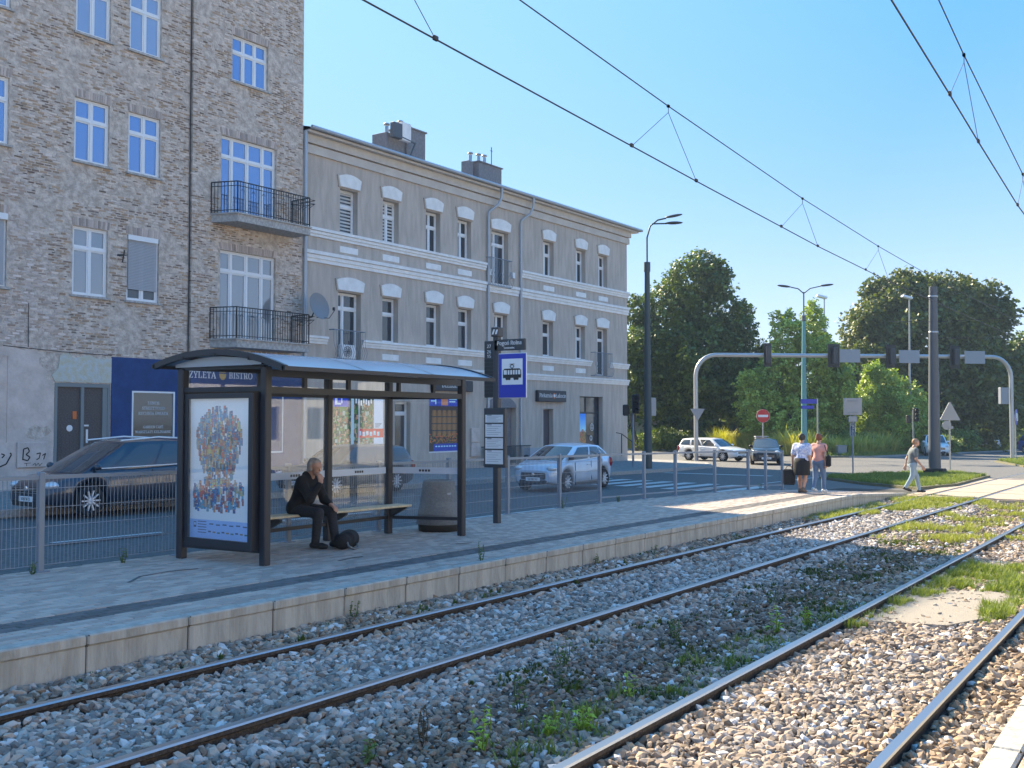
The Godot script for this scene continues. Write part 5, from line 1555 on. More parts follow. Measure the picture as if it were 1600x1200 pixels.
func shelter():
	var y0 := G(10.8) + 0.265
	var t := thing("tram_shelter", "dark framed glass tram shelter with arched roof and poster case at its near end", "shelter")
	var posts := {"a": Vector3(8.75, 0, -9.47), "b": Vector3(8.62, 0, -10.86), "c": Vector3(9.92, 0, -10.83), "d": Vector3(11.22, 0, -10.81), "e": Vector3(12.58, 0, -10.79), "f": Vector3(12.98, 0, -9.63)}
	for k in posts:
		var p: Vector3 = posts[k]
		var b := MB.new()
		var y: float = G(p.x) + 0.265
		b.cbox(Vector3(p.x, (y + 2.61) / 2, p.z), Vector3(0.105, 2.61 - y, 0.105), 0.012)
		part("post", b, M.frame_dark, t)
	var A: Vector3 = posts.a
	var B: Vector3 = posts.b
	var E: Vector3 = posts.e
	var F: Vector3 = posts.f
	var up := func(p: Vector3, y: float): return Vector3(p.x, y, p.z)
	# beams
	var beams := [[A, F, 2.32, 0.07, 0.08], [B, E, 2.32, 0.07, 0.08], [A, B, 2.335, 0.07, 0.06], [E, F, 2.32, 0.07, 0.08], [A, F, 2.53, 0.06, 0.09], [B, E, 2.63, 0.06, 0.05], [A, B, 2.605, 0.06, 0.04], [E, F, 2.605, 0.06, 0.04], [B, E, 0.40, 0.05, 0.05], [E, F, 0.40, 0.05, 0.05], [A, B, 0.36, 0.06, 0.07]]
	for q in beams:
		var b := MB.new()
		b.bar(up.call(q[0], q[2]), up.call(q[1], q[2]), q[3], q[4])
		part("beam", b, M.frame_dark, t)
	for f in [0.16, 0.36, 0.62, 0.82]:
		var b := MB.new()
		var p: Vector3 = A.lerp(F, f)
		b.box(up.call(p, 2.43), Vector3(0.05, 0.16, 0.05))
		part("strut", b, M.frame_dark, t)
	# glass
	var panes := [[B, posts.c], [posts.c, posts.d], [posts.d, E], [E, F]]
	for q in panes:
		var d: Vector3 = (q[1] - q[0]).normalized()
		var p: Vector3 = q[0] + d * 0.07
		var r: Vector3 = q[1] - d * 0.07
		var nn := d.cross(Vector3.UP) * 0.004
		var b := MB.new()
		b.bar(up.call(p, 1.36), up.call(r, 1.36), 0.008, 1.80)
		var g := part("glass_pane", b, M.glass_clear, t)
		b = MB.new()
		b.bar(up.call(p, 1.15) + Vector3(-0.003, 0, 0.008), up.call(r, 1.15) + Vector3(-0.003, 0, 0.008), 0.002, 0.10)
		part("frosted_stripe", b, mat("frost", Color(0.50, 0.58, 0.70), 0.6) if not M.has("frost") else M.frost, g)
		b = MB.new()
		var c: Vector3 = up.call((p + r) * 0.5, 1.15)
		for k in 4: b.bar(c + d * (k * 0.05 - 0.1) + Vector3(-0.006, 0, 0.011), c + d * (k * 0.05 - 0.065) + Vector3(-0.006, 0, 0.011), 0.003, 0.035)
		part("stripe_print", b, M.anthracite, g)
	for q in [[B, posts.c], [posts.c, posts.d], [posts.d, E]]:
		var b := MB.new()
		b.bar(up.call(q[0], 2.48), up.call(q[1], 2.48), 0.006, 0.24)
		part("glass_pane", b, M.glass_clear, t)
	# arched roof
	var arc := func(x: float, s: float, off: float):
		var z := lerpf(-8.88, -11.28, s)
		var w := 2.0 * s - 1.0
		return Vector3(x, lerpf(2.56, 2.645, s) + 0.19 * (1.0 - w * w) + off, z)
	for k in 3:
		var x0 := 8.5 + k * 1.42
		var b := MB.new()
		var rows: Array = []
		for j in 13:
			rows.append(PackedVector3Array([arc.call(x0 + 0.02, j / 12.0, 0.02), arc.call(x0 + 1.40, j / 12.0, 0.02)]))
		b.grid(rows)
		rows = []
		for j in 13:
			rows.append(PackedVector3Array([arc.call(x0 + 0.02, j / 12.0, 0.008), arc.call(x0 + 1.40, j / 12.0, 0.008)]))
		b.grid(rows, false, true)
		part("roof_sheet", b, M.poly_roof, t)
	for k in 4:
		var x := 8.5 + k * 1.42
		var b := MB.new()
		for j in 12:
			var thick := 0.075 if k == 0 or k == 3 else 0.04
			b.bar(arc.call(x, j / 12.0, 0.0), arc.call(x, (j + 1) / 12.0, 0.0), 0.06 if k == 0 else 0.04, thick)
		part("roof_rib", b, M.frame_dark, t)
	for s in [0.0, 1.0]:
		var b := MB.new()
		b.bar(arc.call(8.47, s, 0.0), arc.call(12.79, s, 0.0), 0.06, 0.05)
		part("roof_edge", b, M.frame_dark, t)
	for s in [0.25, 0.5, 0.75]:
		var b := MB.new()
		b.bar(arc.call(8.47, s, -0.03), arc.call(12.79, s, -0.03), 0.03, 0.04)
		part("purlin", b, M.frame_dark, t)
	var ge := MB.new()
	for j in 8:
		ge.quad(arc.call(8.60, 0.12 + 0.76 * j / 8.0, -0.05), arc.call(8.60, 0.12 + 0.76 * j / 8.0, -0.05) * Vector3(1, 0, 1) + Vector3(0, 2.625, 0), arc.call(8.60, 0.12 + 0.76 * (j + 1) / 8.0, -0.05) * Vector3(1, 0, 1) + Vector3(0, 2.625, 0), arc.call(8.60, 0.12 + 0.76 * (j + 1) / 8.0, -0.05))
	part("gable_sheet", ge, M.poly_roof, t)
	# poster case
	var b := MB.new()
	b.span(Vector3(8.60, 0.36, -10.80), Vector3(8.74, 0.46, -9.54)); b.span(Vector3(8.60, 2.22, -10.80), Vector3(8.74, 2.285, -9.54))
	b.span(Vector3(8.60, 0.46, -10.80), Vector3(8.74, 2.22, -10.74)); b.span(Vector3(8.60, 0.46, -9.615), Vector3(8.74, 2.22, -9.54)); b.span(Vector3(8.68, 0.46, -10.74), Vector3(8.73, 2.22, -9.615))
	var pc := part("poster_case", b, M.frame_dark, t)
	var pm := mat("poster", Color(1, 1, 1), 0.35)
	pm.albedo_texture = poster_print()
	b = MB.new()
	b.quad(Vector3(8.65, 0.46, -10.74), Vector3(8.65, 0.46, -9.615), Vector3(8.65, 2.22, -9.615), Vector3(8.65, 2.22, -10.74))
	part("poster", b, pm, pc)
	b = MB.new()
	b.box(Vector3(8.615, 1.34, -10.18), Vector3(0.006, 1.76, 1.125))
	part("glass_pane", b, M.glass_clear, pc)
	# bench
	for z in [-10.64, -10.48]:
		b = MB.new()
		b.cbox(Vector3(10.86, y0 + 0.455 - 0.0, z), Vector3(3.7, 0.035, 0.145), 0.008, Basis(Vector3(0, 0, 1), -0.01))
		part("bench_plank", b, M.bench_wood, t)
	for x in [9.1, 9.92, 11.22, 12.58]:
		b = MB.new()
		b.t = Transform3D(Basis(Vector3(0, 0, 1), Vector3(0, 1, 0), Vector3(-1, 0, 0)), Vector3(x, y0, 0))
		b.prism([Vector2(-10.78, 0.22), Vector2(-10.42, 0.40), Vector2(-10.42, 0.435), Vector2(-10.78, 0.435)], -0.02, 0.02)
		part("bench_bracket", b, M.frame_dark, t)

func opposite_houses():   # the sunlit side of the street, behind the camera: lights and mirrors in the shaded side
	var k := 0
	for q in [[-34.0, 26.0, 10.5, "cream three storey house across the street behind the viewer"], [-7.0, 24.0, 9.5, "yellowish three storey house across the street, middle of its row"], [18.0, 30.0, 11.0, "pale three storey house across the street, far end of its row"]]:
		var t := thing("house", q[3], "house", Vector3(q[0] + q[1], 0, 17.0), PI, "houses across the street")
		var holes: Array = []
		for i in int(q[1] / 3.0):
			for f in 3: holes.append([1.0 + i * 3.0, 0.9 + f * 3.2, 1.1, 1.7])
		var b := MB.new()
		var w: float = q[1] - 0.1
		holed(b, 0, w, -0.6, q[2], 0, holes, 0.15)
		b.quad(Vector3(w, -0.6, 0), Vector3(w, -0.6, -11), Vector3(w, q[2], -11), Vector3(w, q[2], 0)); b.quad(Vector3(0, -0.6, -11), Vector3(0, -0.6, 0), Vector3(0, q[2], 0), Vector3(0, q[2], -11))
		b.quad(Vector3(w, -0.6, -11), Vector3(0, -0.6, -11), Vector3(0, q[2], -11), Vector3(w, q[2], -11))
		part("wall", b, [M.plaster, M.yellow_house, M.white_house][k], t)
		b = MB.new()
		b.box(Vector3(w * 0.5, q[2] + 0.1, -5.5), Vector3(w + 0.2, 0.2, 11.6))
		part("roof", b, M.roof_metal, t)
		for h in holes: window(t, h[0], h[1], h[2], h[3], -0.14, [1.0], 0.0, M.glass_dim, M.white, "window", false)
		k += 1

func curve_at(tab: Array, x: float) -> float:
	if x <= tab[0][0]: return tab[0][1]
	for i in tab.size() - 1:
		if x <= tab[i + 1][0]:
			var f: float = (x - tab[i][0]) / (tab[i + 1][0] - tab[i][0])
			f = lerpf(f, f * f * (3.0 - 2.0 * f), 0.5)
			return lerpf(tab[i][1], tab[i + 1][1], f)
	return tab[tab.size() - 1][1]

# s: L length, W width, H roof height, wf/wr wheel x, r wheel radius, top: height of bonnet, belt and tail along x, xa..xd window corners
func make_car(called: String, label: String, s: Dictionary, paint: Material, at: Vector3, dir: Vector3) -> Node3D:
	var t := thing(called, label, "car", at)
	var f := dir.normalized()
	t.basis = Basis(f, Vector3.UP, f.cross(Vector3.UP))
	var L: float = s.L
	var hw: float = s.W * 0.5
	var H: float = s.H
	var r: float = s.r
	var fr := L * 0.5
	var plan := [[-fr, hw * 0.72], [-fr + 0.12, hw * 0.88], [-fr + 0.45, hw * 0.965], [-0.3, hw], [fr - 0.75, hw * 0.985], [fr - 0.35, hw * 0.94], [fr - 0.12, hw * 0.86], [fr, hw * 0.68]]
	var xs: Array = []
	var n := 84
	for i in n + 1: xs.append(-fr + L * i / n)
	var b := MB.new()
	var rows: Array = []
	for x in xs:
		var w := curve_at(plan, x)
		var yb := 0.20 + 0.10 * smoothstep(fr - 0.5, fr, absf(x))
		for wx in [s.wf, s.wr]:
			var e: float = absf(x - wx)
			var R := r + 0.065
			if e < R: yb = maxf(yb, r + sqrt(R * R - e * e))
		var yt := curve_at(s.top, x)
		yb = minf(yb, yt - 0.14)
		var hh := yt - yb
		var half := [[yb, 0.0], [yb, w * 0.86], [yb + 0.03, w * 0.955], [yb + hh * 0.3, w * 0.995], [yb + hh * 0.55, w * 1.0], [yb + hh * 0.62, w * 0.985], [yt - 0.06, w * 0.955], [yt - 0.015, w * 0.91], [yt + 0.012, w * 0.80], [yt + 0.03, w * 0.4], [yt + 0.035, 0.0]]
		var o := PackedVector3Array()
		for q in half: o.append(Vector3(x, q[0], q[1]))
		for k in range(half.size() - 2, 0, -1): o.append(Vector3(x, half[k][0], -half[k][1]))
		rows.append(o)
	b.grid(rows, true, true)
	for e in [0, rows.size() - 1]:
		var c := Vector3()
		for p in rows[e]: c += p
		c /= rows[e].size()
		for j in rows[e].size():
			var p: Vector3 = rows[e][j]
			var q: Vector3 = rows[e][(j + 1) % rows[e].size()]
			if e == 0: b.tri(c, p, q)
			else: b.tri(c, q, p)
	# cabin shell
	var xa: float = s.xa
	var xb: float = s.xb
	var xc: float = s.xc
	var xd: float = s.xd
	var wb := hw * 0.90
	var wr := hw * 0.70
	var side := func(u: float, v: float, sg: float, out: float):
		var bx := lerpf(xa, xd, u)
		var rx := lerpf(xb, xc, u)
		var by := curve_at(s.top, bx) - 0.01
		var ry := H - 0.07 - 0.05 * pow(absf(u - 0.4) / 0.6, 2.0)
		var bend := 0.035 * sin(v * PI)
		return Vector3(lerpf(bx, rx, v), lerpf(by, ry, v), sg * (lerpf(wb * (1.0 - 0.10 * pow(absf(u - 0.45) * 2.0, 3.0)), wr * (1.0 - 0.08 * pow(absf(u - 0.45) * 2.0, 3.0)), v) + bend + out))
	for sg in [-1.0, 1.0]:
		rows = []
		for i in 6:
			var o := PackedVector3Array()
			for j in 15: o.append(side.call(j / 14.0, i / 5.0, sg, 0.0))
			rows.append(o)
		b.grid(rows, false, sg > 0)
	var ends := func(u: float, v: float, m: float, out: float):   # windscreen (u 0) and rear window (u 1), m from -1 to 1 across
		var p: Vector3 = side.call(u, v, 1.0, 0.0)
		return Vector3(p.x + (1.0 - 2.0 * u) * (0.13 * (1.0 - m * m) + out), p.y + 0.02 * (1.0 - m * m), p.z * m)
	for u in [0.0, 1.0]:
		rows = []
		for i in 6:
			var o := PackedVector3Array()
			for j in 11: o.append(ends.call(u, i / 5.0, j / 5.0 - 1.0, 0.0))
			rows.append(o)
		b.grid(rows, false, u < 0.5)
	rows = []
	for j in 15:
		var o := PackedVector3Array()
		var p: Vector3 = side.call(j / 14.0, 1.0, 1.0, 0.0)
		for k in 9:
			var m := k / 4.0 - 1.0
			var ex := 0.13 * (1.0 - m * m) * (1.0 if j == 0 else -1.0 if j == 14 else 0.0)
			o.append(Vector3(p.x + ex, p.y + 0.07 * (1.0 - m * m) * (0.35 if j == 0 or j == 14 else 1.0), p.z * m))
		rows.append(o)
	b.grid(rows, false, true)
	var body := part("body", b, paint, t)
	# glass
	for u in [0.0, 1.0]:
		rows = []
		var lo := 0.05 if u < 0.5 else 0.22
		for i in 6:
			var o := PackedVector3Array()
			for j in 11: o.append(ends.call(u, lerpf(lo, 0.93, i / 5.0), (j / 5.0 - 1.0) * 0.90, 0.012))
			rows.append(o)
		b = MB.new()
		b.grid(rows, false, u < 0.5)
		part("windscreen" if u < 0.5 else "rear_window", b, M.car_glass, t)
	for sg in [-1.0, 1.0]:
		for q in s.panes:
			b = MB.new()
			rows = []
			for i in 4:
				var o := PackedVector3Array()
				for j in 7:
					var v := lerpf(0.09, 0.87, i / 3.0)
					var u := lerpf(q[0], q[1], j / 6.0)
					if q.size() > 2: v = lerpf(0.09, lerpf(0.87, q[2], j / 6.0), i / 3.0)
					o.append(side.call(u, v, sg, 0.008))
				rows.append(o)
			b.grid(rows, false, sg > 0)
			part("side_window", b, M.car_glass, t)
		# seams, handles, mirror, sill trim
		for x in s.doors:
			b = MB.new()
			var yt := curve_at(s.top, x)
			b.bar(Vector3(x, 0.30, sg * hw * 1.0), Vector3(x - 0.02, yt - 0.05, sg * hw * 0.962), 0.012, 0.012, Vector3(1, 0, 0))
			part("door_seam", b, M.black, body)
		for x in s.handles:
			b = MB.new()
			b.cbox(Vector3(x, curve_at(s.top, x) - 0.16, sg * hw * 0.985), Vector3(0.19, 0.028, 0.05), 0.008)
			part("door_handle", b, paint, body)
		b = MB.new()
		b.bar(Vector3(s.wr + r + 0.12, 0.24, sg * hw * 0.985), Vector3(s.wf - r - 0.12, 0.24, sg * hw * 0.985), 0.03, 0.10)
		part("sill_trim", b, M.black, body)
		b = MB.new()
		var mp: Vector3 = side.call(0.06, 0.10, sg, 0.10)
		b.ball(mp + Vector3(-0.02, 0.05, 0), Vector3(0.075, 0.075, 0.11), 10)
		b.bar(mp - Vector3(0, 0.02, sg * 0.12), mp, 0.05, 0.03)
		part("wing_mirror", b, s.get("mirror", paint), t)
		# lamps
		b = MB.new()
		var hx := fr - 0.19
		b.t = Transform3D(Basis(Vector3.UP, sg * 0.75), Vector3(hx, curve_at(s.top, fr - 0.38) - 0.15, sg * hw * 0.67))
		b.ball(Vector3(), Vector3(0.19, 0.095, 0.20), 12)
		part("headlight", b, M.lamp_glass, t)
		b = MB.new()
		b.lathe(Vector3(fr - 0.10, 0.40, sg * hw * 0.62), [[0.06, 0.0], [0.06, 0.05], [0, 0.05]], 12, Vector3(1, 0, 0))
		part("fog_light", b, M.lamp_glass, t)
		b = MB.new()
		b.t = Transform3D(Basis(Vector3.UP, -sg * 0.5), Vector3(-fr + 0.14, curve_at(s.top, -fr + 0.1) - 0.16, sg * hw * 0.84))
		b.ball(Vector3(), Vector3(0.09, 0.17, 0.10), 10)
		part("tail_light", b, M.tail_red, t)
	# face
	b = MB.new()
	b.cbox(Vector3(fr - 0.02, 0.58 + s.get("gy", 0.0), 0), Vector3(0.07, s.get("gh", 0.17), hw * 1.05), 0.02)
	b.cbox(Vector3(fr - 0.02, 0.31, 0), Vector3(0.09, 0.14, hw * 1.15), 0.02)
	var gr := part("grille", b, M.black, t)
	b = MB.new()
	for k in 3: b.box(Vector3(fr + 0.017, 0.53 + s.get("gy", 0.0) + k * 0.05, 0), Vector3(0.006, 0.012, hw * 0.98))
	b.lathe(Vector3(fr + 0.015, 0.62 + s.get("gy", 0.0), 0), [[0.06, 0], [0.06, 0.012], [0, 0.013]], 14, Vector3(1, 0, 0))
	part("grille_bar", b, M.chrome, gr)
	b = MB.new()
	b.cbox(Vector3(fr + 0.02, 0.40, 0), Vector3(0.015, 0.115, 0.52), 0.004)
	var np := part("number_plate", b, M.sign_white, t)
	letters(s.get("plate", "SO 482KL"), 0.075, M.black, np, Vector3(fr + 0.03, 0.40, 0), Basis(Vector3.UP, PI / 2))
	b = MB.new()
	b.cbox(Vector3(-fr - 0.005, 0.62, 0), Vector3(0.015, 0.115, 0.52), 0.004)
	part("number_plate", b, M.sign_white, t)
	b = MB.new()
	b.box(Vector3(0, 0.30, 0), Vector3(L * 0.8, 0.16, s.W * 0.7))
	part("underbody", b, M.black, t)
	# wheels
	var tyre := MB.new()
	tyre.lathe(Vector3(0, 0, -0.1), [[r * 0.72, 0.0], [r * 0.93, 0.0], [r, 0.03], [r, 0.17], [r * 0.93, 0.2], [r * 0.72, 0.2]], 24, Vector3(0, 0, 1))
	var tm := tyre.mesh(M.rubber)
	var rim := MB.new()
	var R := r * 0.72
	rim.lathe(Vector3(0, 0, -0.06), [[R, 0.0], [R, 0.145], [R * 0.90, 0.15], [R * 0.88, 0.06], [R * 0.3, 0.05], [0, 0.05]], 24, Vector3(0, 0, 1))
	var spk := MB.new()
	for k in 10:
		var a := TAU * k / 10.0
		spk.bar(Vector3(cos(a) * R * 0.15, sin(a) * R * 0.15, 0.068), Vector3(cos(a) * R * 0.93, sin(a) * R * 0.93, 0.075), 0.03, 0.042, Vector3(0, 0, 1))
	spk.lathe(Vector3(0, 0, 0.02), [[R * 0.24, 0.0], [R * 0.22, 0.065], [0, 0.07]], 14, Vector3(0, 0, 1))
	var rm := rim.mesh(M.rim_dark)
	var sm := spk.mesh(M.rim_silver)
	for wx in [s.wf, s.wr]:
		for sg in [-1.0, 1.0]:
			var w := Node3D.new()
			put(w, "wheel", t)
			w.position = Vector3(wx, r, sg * (hw - 0.115))
			if sg < 0: w.rotation.y = PI
			part("tyre", tm, null, w); part("rim", rm, null, w); part("spokes", sm, null, w)
	return t

func cars():
	mat("rubber", Color(0.018, 0.018, 0.019), 0.85); mat("rim_dark", Color(0.05, 0.05, 0.055), 0.5, 0.5); mat("rim_silver", Color(0.62, 0.63, 0.66), 0.4, 0.3)
	mat("chrome", Color(0.6, 0.6, 0.62), 0.15, 1.0); mat("tail_red", Color(0.25, 0.01, 0.012), 0.15)
	var lg := mat("lamp_glass", Color(0.62, 0.66, 0.70), 0.08, 0.3)
	lg.clearcoat_enabled = true
	var cg := mat("car_glass", Color(0.055, 0.065, 0.075), 0.03, 0.15)
	cg.metallic_specular = 0.9
	var paint := func(called: String, c: Color, metal: float):
		var m := mat(called, c, 0.32, metal)
		m.clearcoat_enabled = true; m.clearcoat = 1.0; m.clearcoat_roughness = 0.04
		return m
	var mpv := {"L": 4.7, "W": 1.88, "H": 1.68, "wf": 1.42, "wr": -1.30, "r": 0.34, "top": [[-2.35, 0.92], [-2.2, 1.05], [-1.6, 1.07], [0.6, 1.0], [1.25, 0.98], [1.9, 0.86], [2.25, 0.74], [2.35, 0.62]], "xa": 1.62, "xb": 0.35, "xc": -1.75, "xd": -2.22, "panes": [[0.055, 0.16, 0.5], [0.19, 0.45], [0.48, 0.72], [0.75, 0.96]], "doors": [0.95, -0.15, -1.05], "handles": [0.1, -0.85], "plate": "SO 73F15"}
	var t := make_car("parked_car", "dark blue grey people carrier parked before the brick house, behind the mesh fence", mpv, paint.call("paint_dark_blue", Color(0.020, 0.028, 0.048), 0.3), Vector3(14.95, G(14.95), -21.0), Vector3(-1, 0, 0.0))
	var b := MB.new()
	for sg in [-1.0, 1.0]: b.tube([Vector3(0.5, 1.63, sg * 0.64), Vector3(-0.5, 1.70, sg * 0.66), Vector3(-1.8, 1.63, sg * 0.63)], 0.02, 6)
	for sg in [-1.0, 1.0]: b.bar(Vector3(1.15, 1.03, sg * 0.865), Vector3(-1.9, 1.075, sg * 0.86), 0.02, 0.022)
	part("chrome_trim", b, M.white, t)
	var wagon := {"L": 4.55, "W": 1.78, "H": 1.46, "wf": 1.38, "wr": -1.28, "r": 0.32, "top": [[-2.28, 0.86], [-2.1, 0.96], [-1.2, 0.95], [0.8, 0.90], [1.3, 0.88], [1.9, 0.78], [2.2, 0.68], [2.28, 0.56]], "xa": 1.15, "xb": 0.35, "xc": -1.95, "xd": -2.2, "panes": [[0.08, 0.38], [0.42, 0.66], [0.70, 0.95]], "doors": [0.75, -0.25, -1.1], "handles": [-0.1, -0.95], "plate": "SO 6J201"}
	make_car("parked_car", "dark grey car seen through the shelter glass, parked at the kerb", wagon, paint.call("paint_graphite", Color(0.05, 0.055, 0.065), 0.4), Vector3(22.9, G(22.9), -21.25), Vector3(-1, 0, 0.0))
	var hatch := {"L": 3.95, "W": 1.72, "H": 1.50, "wf": 1.22, "wr": -1.25, "r": 0.31, "top": [[-1.97, 0.86], [-1.85, 1.02], [-1.3, 1.02], [0.6, 0.94], [1.2, 0.96], [1.6, 0.88], [1.85, 0.79], [1.97, 0.64]], "xa": 1.32, "xb": 0.28, "xc": -1.35, "xd": -1.85, "panes": [[0.09, 0.46], [0.50, 0.80], [0.83, 0.95, 0.6]], "doors": [0.78, -0.28, -1.05], "handles": [-0.1, -0.9], "gh": 0.22, "gy": -0.08, "mirror": M.black, "plate": "SO 912RE"}
	make_car("moving_car", "pale silver blue hatchback driving towards the viewer behind the fence", hatch, paint.call("paint_silver_blue", Color(0.50, 0.60, 0.72), 0.2), Vector3(28.9, G(28.9), -17.25), Vector3(-1, 0, 0.02))
	make_car("moving_car", "white estate car turning at the junction, left of the black car", wagon, paint.call("paint_white", Color(0.74, 0.75, 0.75), 0.0), Vector3(60.8, G(60.8), -25.4), Vector3(-0.25, 0, 0.95))
	make_car("moving_car", "black car facing the viewer with headlights on its way out of the side street", hatch, paint.call("paint_black", Color(0.018, 0.020, 0.024), 0.2), Vector3(57.0, G(57.0), -20.6), Vector3(-0.93, 0, 0.36))
	var suv := {"L": 4.5, "W": 1.86, "H": 1.70, "wf": 1.35, "wr": -1.30, "r": 0.36, "top": [[-2.25, 0.95], [-2.1, 1.10], [-1.4, 1.08], [0.8, 1.03], [1.2, 1.01], [1.8, 0.93], [2.15, 0.82], [2.25, 0.68]], "xa": 1.15, "xb": 0.45, "xc": -1.85, "xd": -2.15, "panes": [[0.09, 0.40], [0.44, 0.70], [0.74, 0.94]], "doors": [0.75, -0.25, -1.1], "handles": [-0.1, -0.95], "plate": "SK 4021A"}
	make_car("moving_car", "white off-road car behind the dark tram pole, front towards the viewer", suv, M.paint_white, Vector3(87.0, G(87.0), -17.5), Vector3(-0.95, 0, 0.32))
	make_car("parked_car", "silver car on the side street far behind the tram pole", suv, paint.call("paint_silver", Color(0.50, 0.55, 0.62), 0.3), Vector3(112.0, G(112.0) + 0.1, -18.6), Vector3(-0.55, 0, -0.83))
	make_car("parked_car", "pale car half hidden in the far bushes left of the signal post", wagon, M.paint_white, Vector3(106.0, G(106.0) + 0.2, -30.0), Vector3(-0.5, 0, -0.85))
	make_car("moving_car", "blue car at the right edge of the junction", suv, paint.call("paint_blue", Color(0.03, 0.10, 0.34), 0.2), Vector3(101.0, G(101.0), -11.2), Vector3(-0.6, 0, 0.8))

# one continuous surface round tapered bones: exponential smooth union on a grid, surface nets
func flesh(bones: Array, cell: float, k: float, m: Material) -> ArrayMesh:
	var lo := Vector3(1e9, 1e9, 1e9)
	var hi := -lo
	for q in bones:
		var r := maxf(q[2], q[3]) + 4.0 * k + cell * 2
		for p in [q[0], q[1]]:
			lo = lo.min(p - Vector3(r, r, r)); hi = hi.max(p + Vector3(r, r, r))
	var nx := int((hi.x - lo.x) / cell) + 2
	var ny := int((hi.y - lo.y) / cell) + 2
	var nz := int((hi.z - lo.z) / cell) + 2
	var acc := PackedFloat32Array()
	acc.resize(nx * ny * nz)
	for q in bones:
		var a: Vector3 = q[0]
		var b: Vector3 = q[1]
		var ra: float = q[2]
		var rb: float = q[3]
		var sc: Vector3 = q[4] if q.size() > 4 else Vector3.ONE     # flattening of the bone across its axes
		var rr := maxf(ra, rb) + 4.0 * k
		var l3 := ((a.min(b) - Vector3(rr, rr, rr) - lo) / cell).floor()
		var h3 := ((a.max(b) + Vector3(rr, rr, rr) - lo) / cell).ceil()
		var ab := b - a
		var ll := maxf(ab.length_squared(), 1e-8)
		for iz in range(maxi(0, int(l3.z)), mini(nz - 1, int(h3.z)) + 1):
			for iy in range(maxi(0, int(l3.y)), mini(ny - 1, int(h3.y)) + 1):
				var o := (iz * ny + iy) * nx
				for ix in range(maxi(0, int(l3.x)), mini(nx - 1, int(h3.x)) + 1):
					var p := lo + Vector3(ix, iy, iz) * cell
					var t := clampf((p - a).dot(ab) / ll, 0.0, 1.0)
					var d := ((p - a - ab * t) / sc).length() - lerpf(ra, rb, t)
					if d < 4.0 * k: acc[o + ix] += exp(-d / k)
	var id := PackedInt32Array()
	id.resize(nx * ny * nz); id.fill(-1)
	var vs := PackedVector3Array()
	var ns := PackedVector3Array()
	var st := [1, nx, nx * ny]
	for iz in nz - 1:
		for iy in ny - 1:
			for ix in nx - 1:
				var o := (iz * ny + iy) * nx + ix
				var msk := 0
				for c in 8:
					if acc[o + (c & 1) + (nx if c & 2 else 0) + (nx * ny if c & 4 else 0)] >= 1.0: msk |= 1 << c
				if msk == 0 or msk == 255: continue
				var s := Vector3()
				var cnt := 0
				var f: Array = []
				for c in 8: f.append(log(maxf(acc[o + (c & 1) + (nx if c & 2 else 0) + (nx * ny if c & 4 else 0)], 1e-3)))
				for e in [[0, 1], [2, 3], [4, 5], [6, 7], [0, 2], [1, 3], [4, 6], [5, 7], [0, 4], [1, 5], [2, 6], [3, 7]]:
					var A: float = f[e[0]]
					var B: float = f[e[1]]
					if (A >= 0.0) != (B >= 0.0):
						var w := A / (A - B)
						var p0 := Vector3(e[0] & 1, (e[0] >> 1) & 1, e[0] >> 2)
						var p1 := Vector3(e[1] & 1, (e[1] >> 1) & 1, e[1] >> 2)
						s += p0.lerp(p1, w); cnt += 1
				id[o] = vs.size()
				vs.append(lo + (Vector3(ix, iy, iz) + s / cnt) * cell)
				var g := Vector3(f[1] + f[3] + f[5] + f[7] - f[0] - f[2] - f[4] - f[6], f[2] + f[3] + f[6] + f[7] - f[0] - f[1] - f[4] - f[5], f[4] + f[5] + f[6] + f[7] - f[0] - f[1] - f[2] - f[3])
				ns.append(-g.normalized())
	var ix2 := PackedInt32Array()
	for iz in range(1, nz - 1):
		for iy in range(1, ny - 1):
			for ix in range(1, nx - 1):
				var o := (iz * ny + iy) * nx + ix
				var ins := acc[o] >= 1.0
				for ax in 3:
					if (acc[o + st[ax]] >= 1.0) == ins: continue
					var u: int = st[(ax + 1) % 3]
					var v: int = st[(ax + 2) % 3]
					var q := [id[o - u - v], id[o - v], id[o], id[o - u]]
					if q.min() < 0: continue
					if ins: ix2.append_array([q[0], q[2], q[1], q[0], q[3], q[2]])
					else: ix2.append_array([q[0], q[1], q[2], q[0], q[2], q[3]])
	var arr := []
	arr.resize(Mesh.ARRAY_MAX)
	arr[Mesh.ARRAY_VERTEX] = vs; arr[Mesh.ARRAY_NORMAL] = ns; arr[Mesh.ARRAY_INDEX] = ix2
	var o2 := ArrayMesh.new()
	o2.add_surface_from_arrays(Mesh.PRIMITIVE_TRIANGLES, arr)
	o2.surface_set_material(0, m)
	return o2

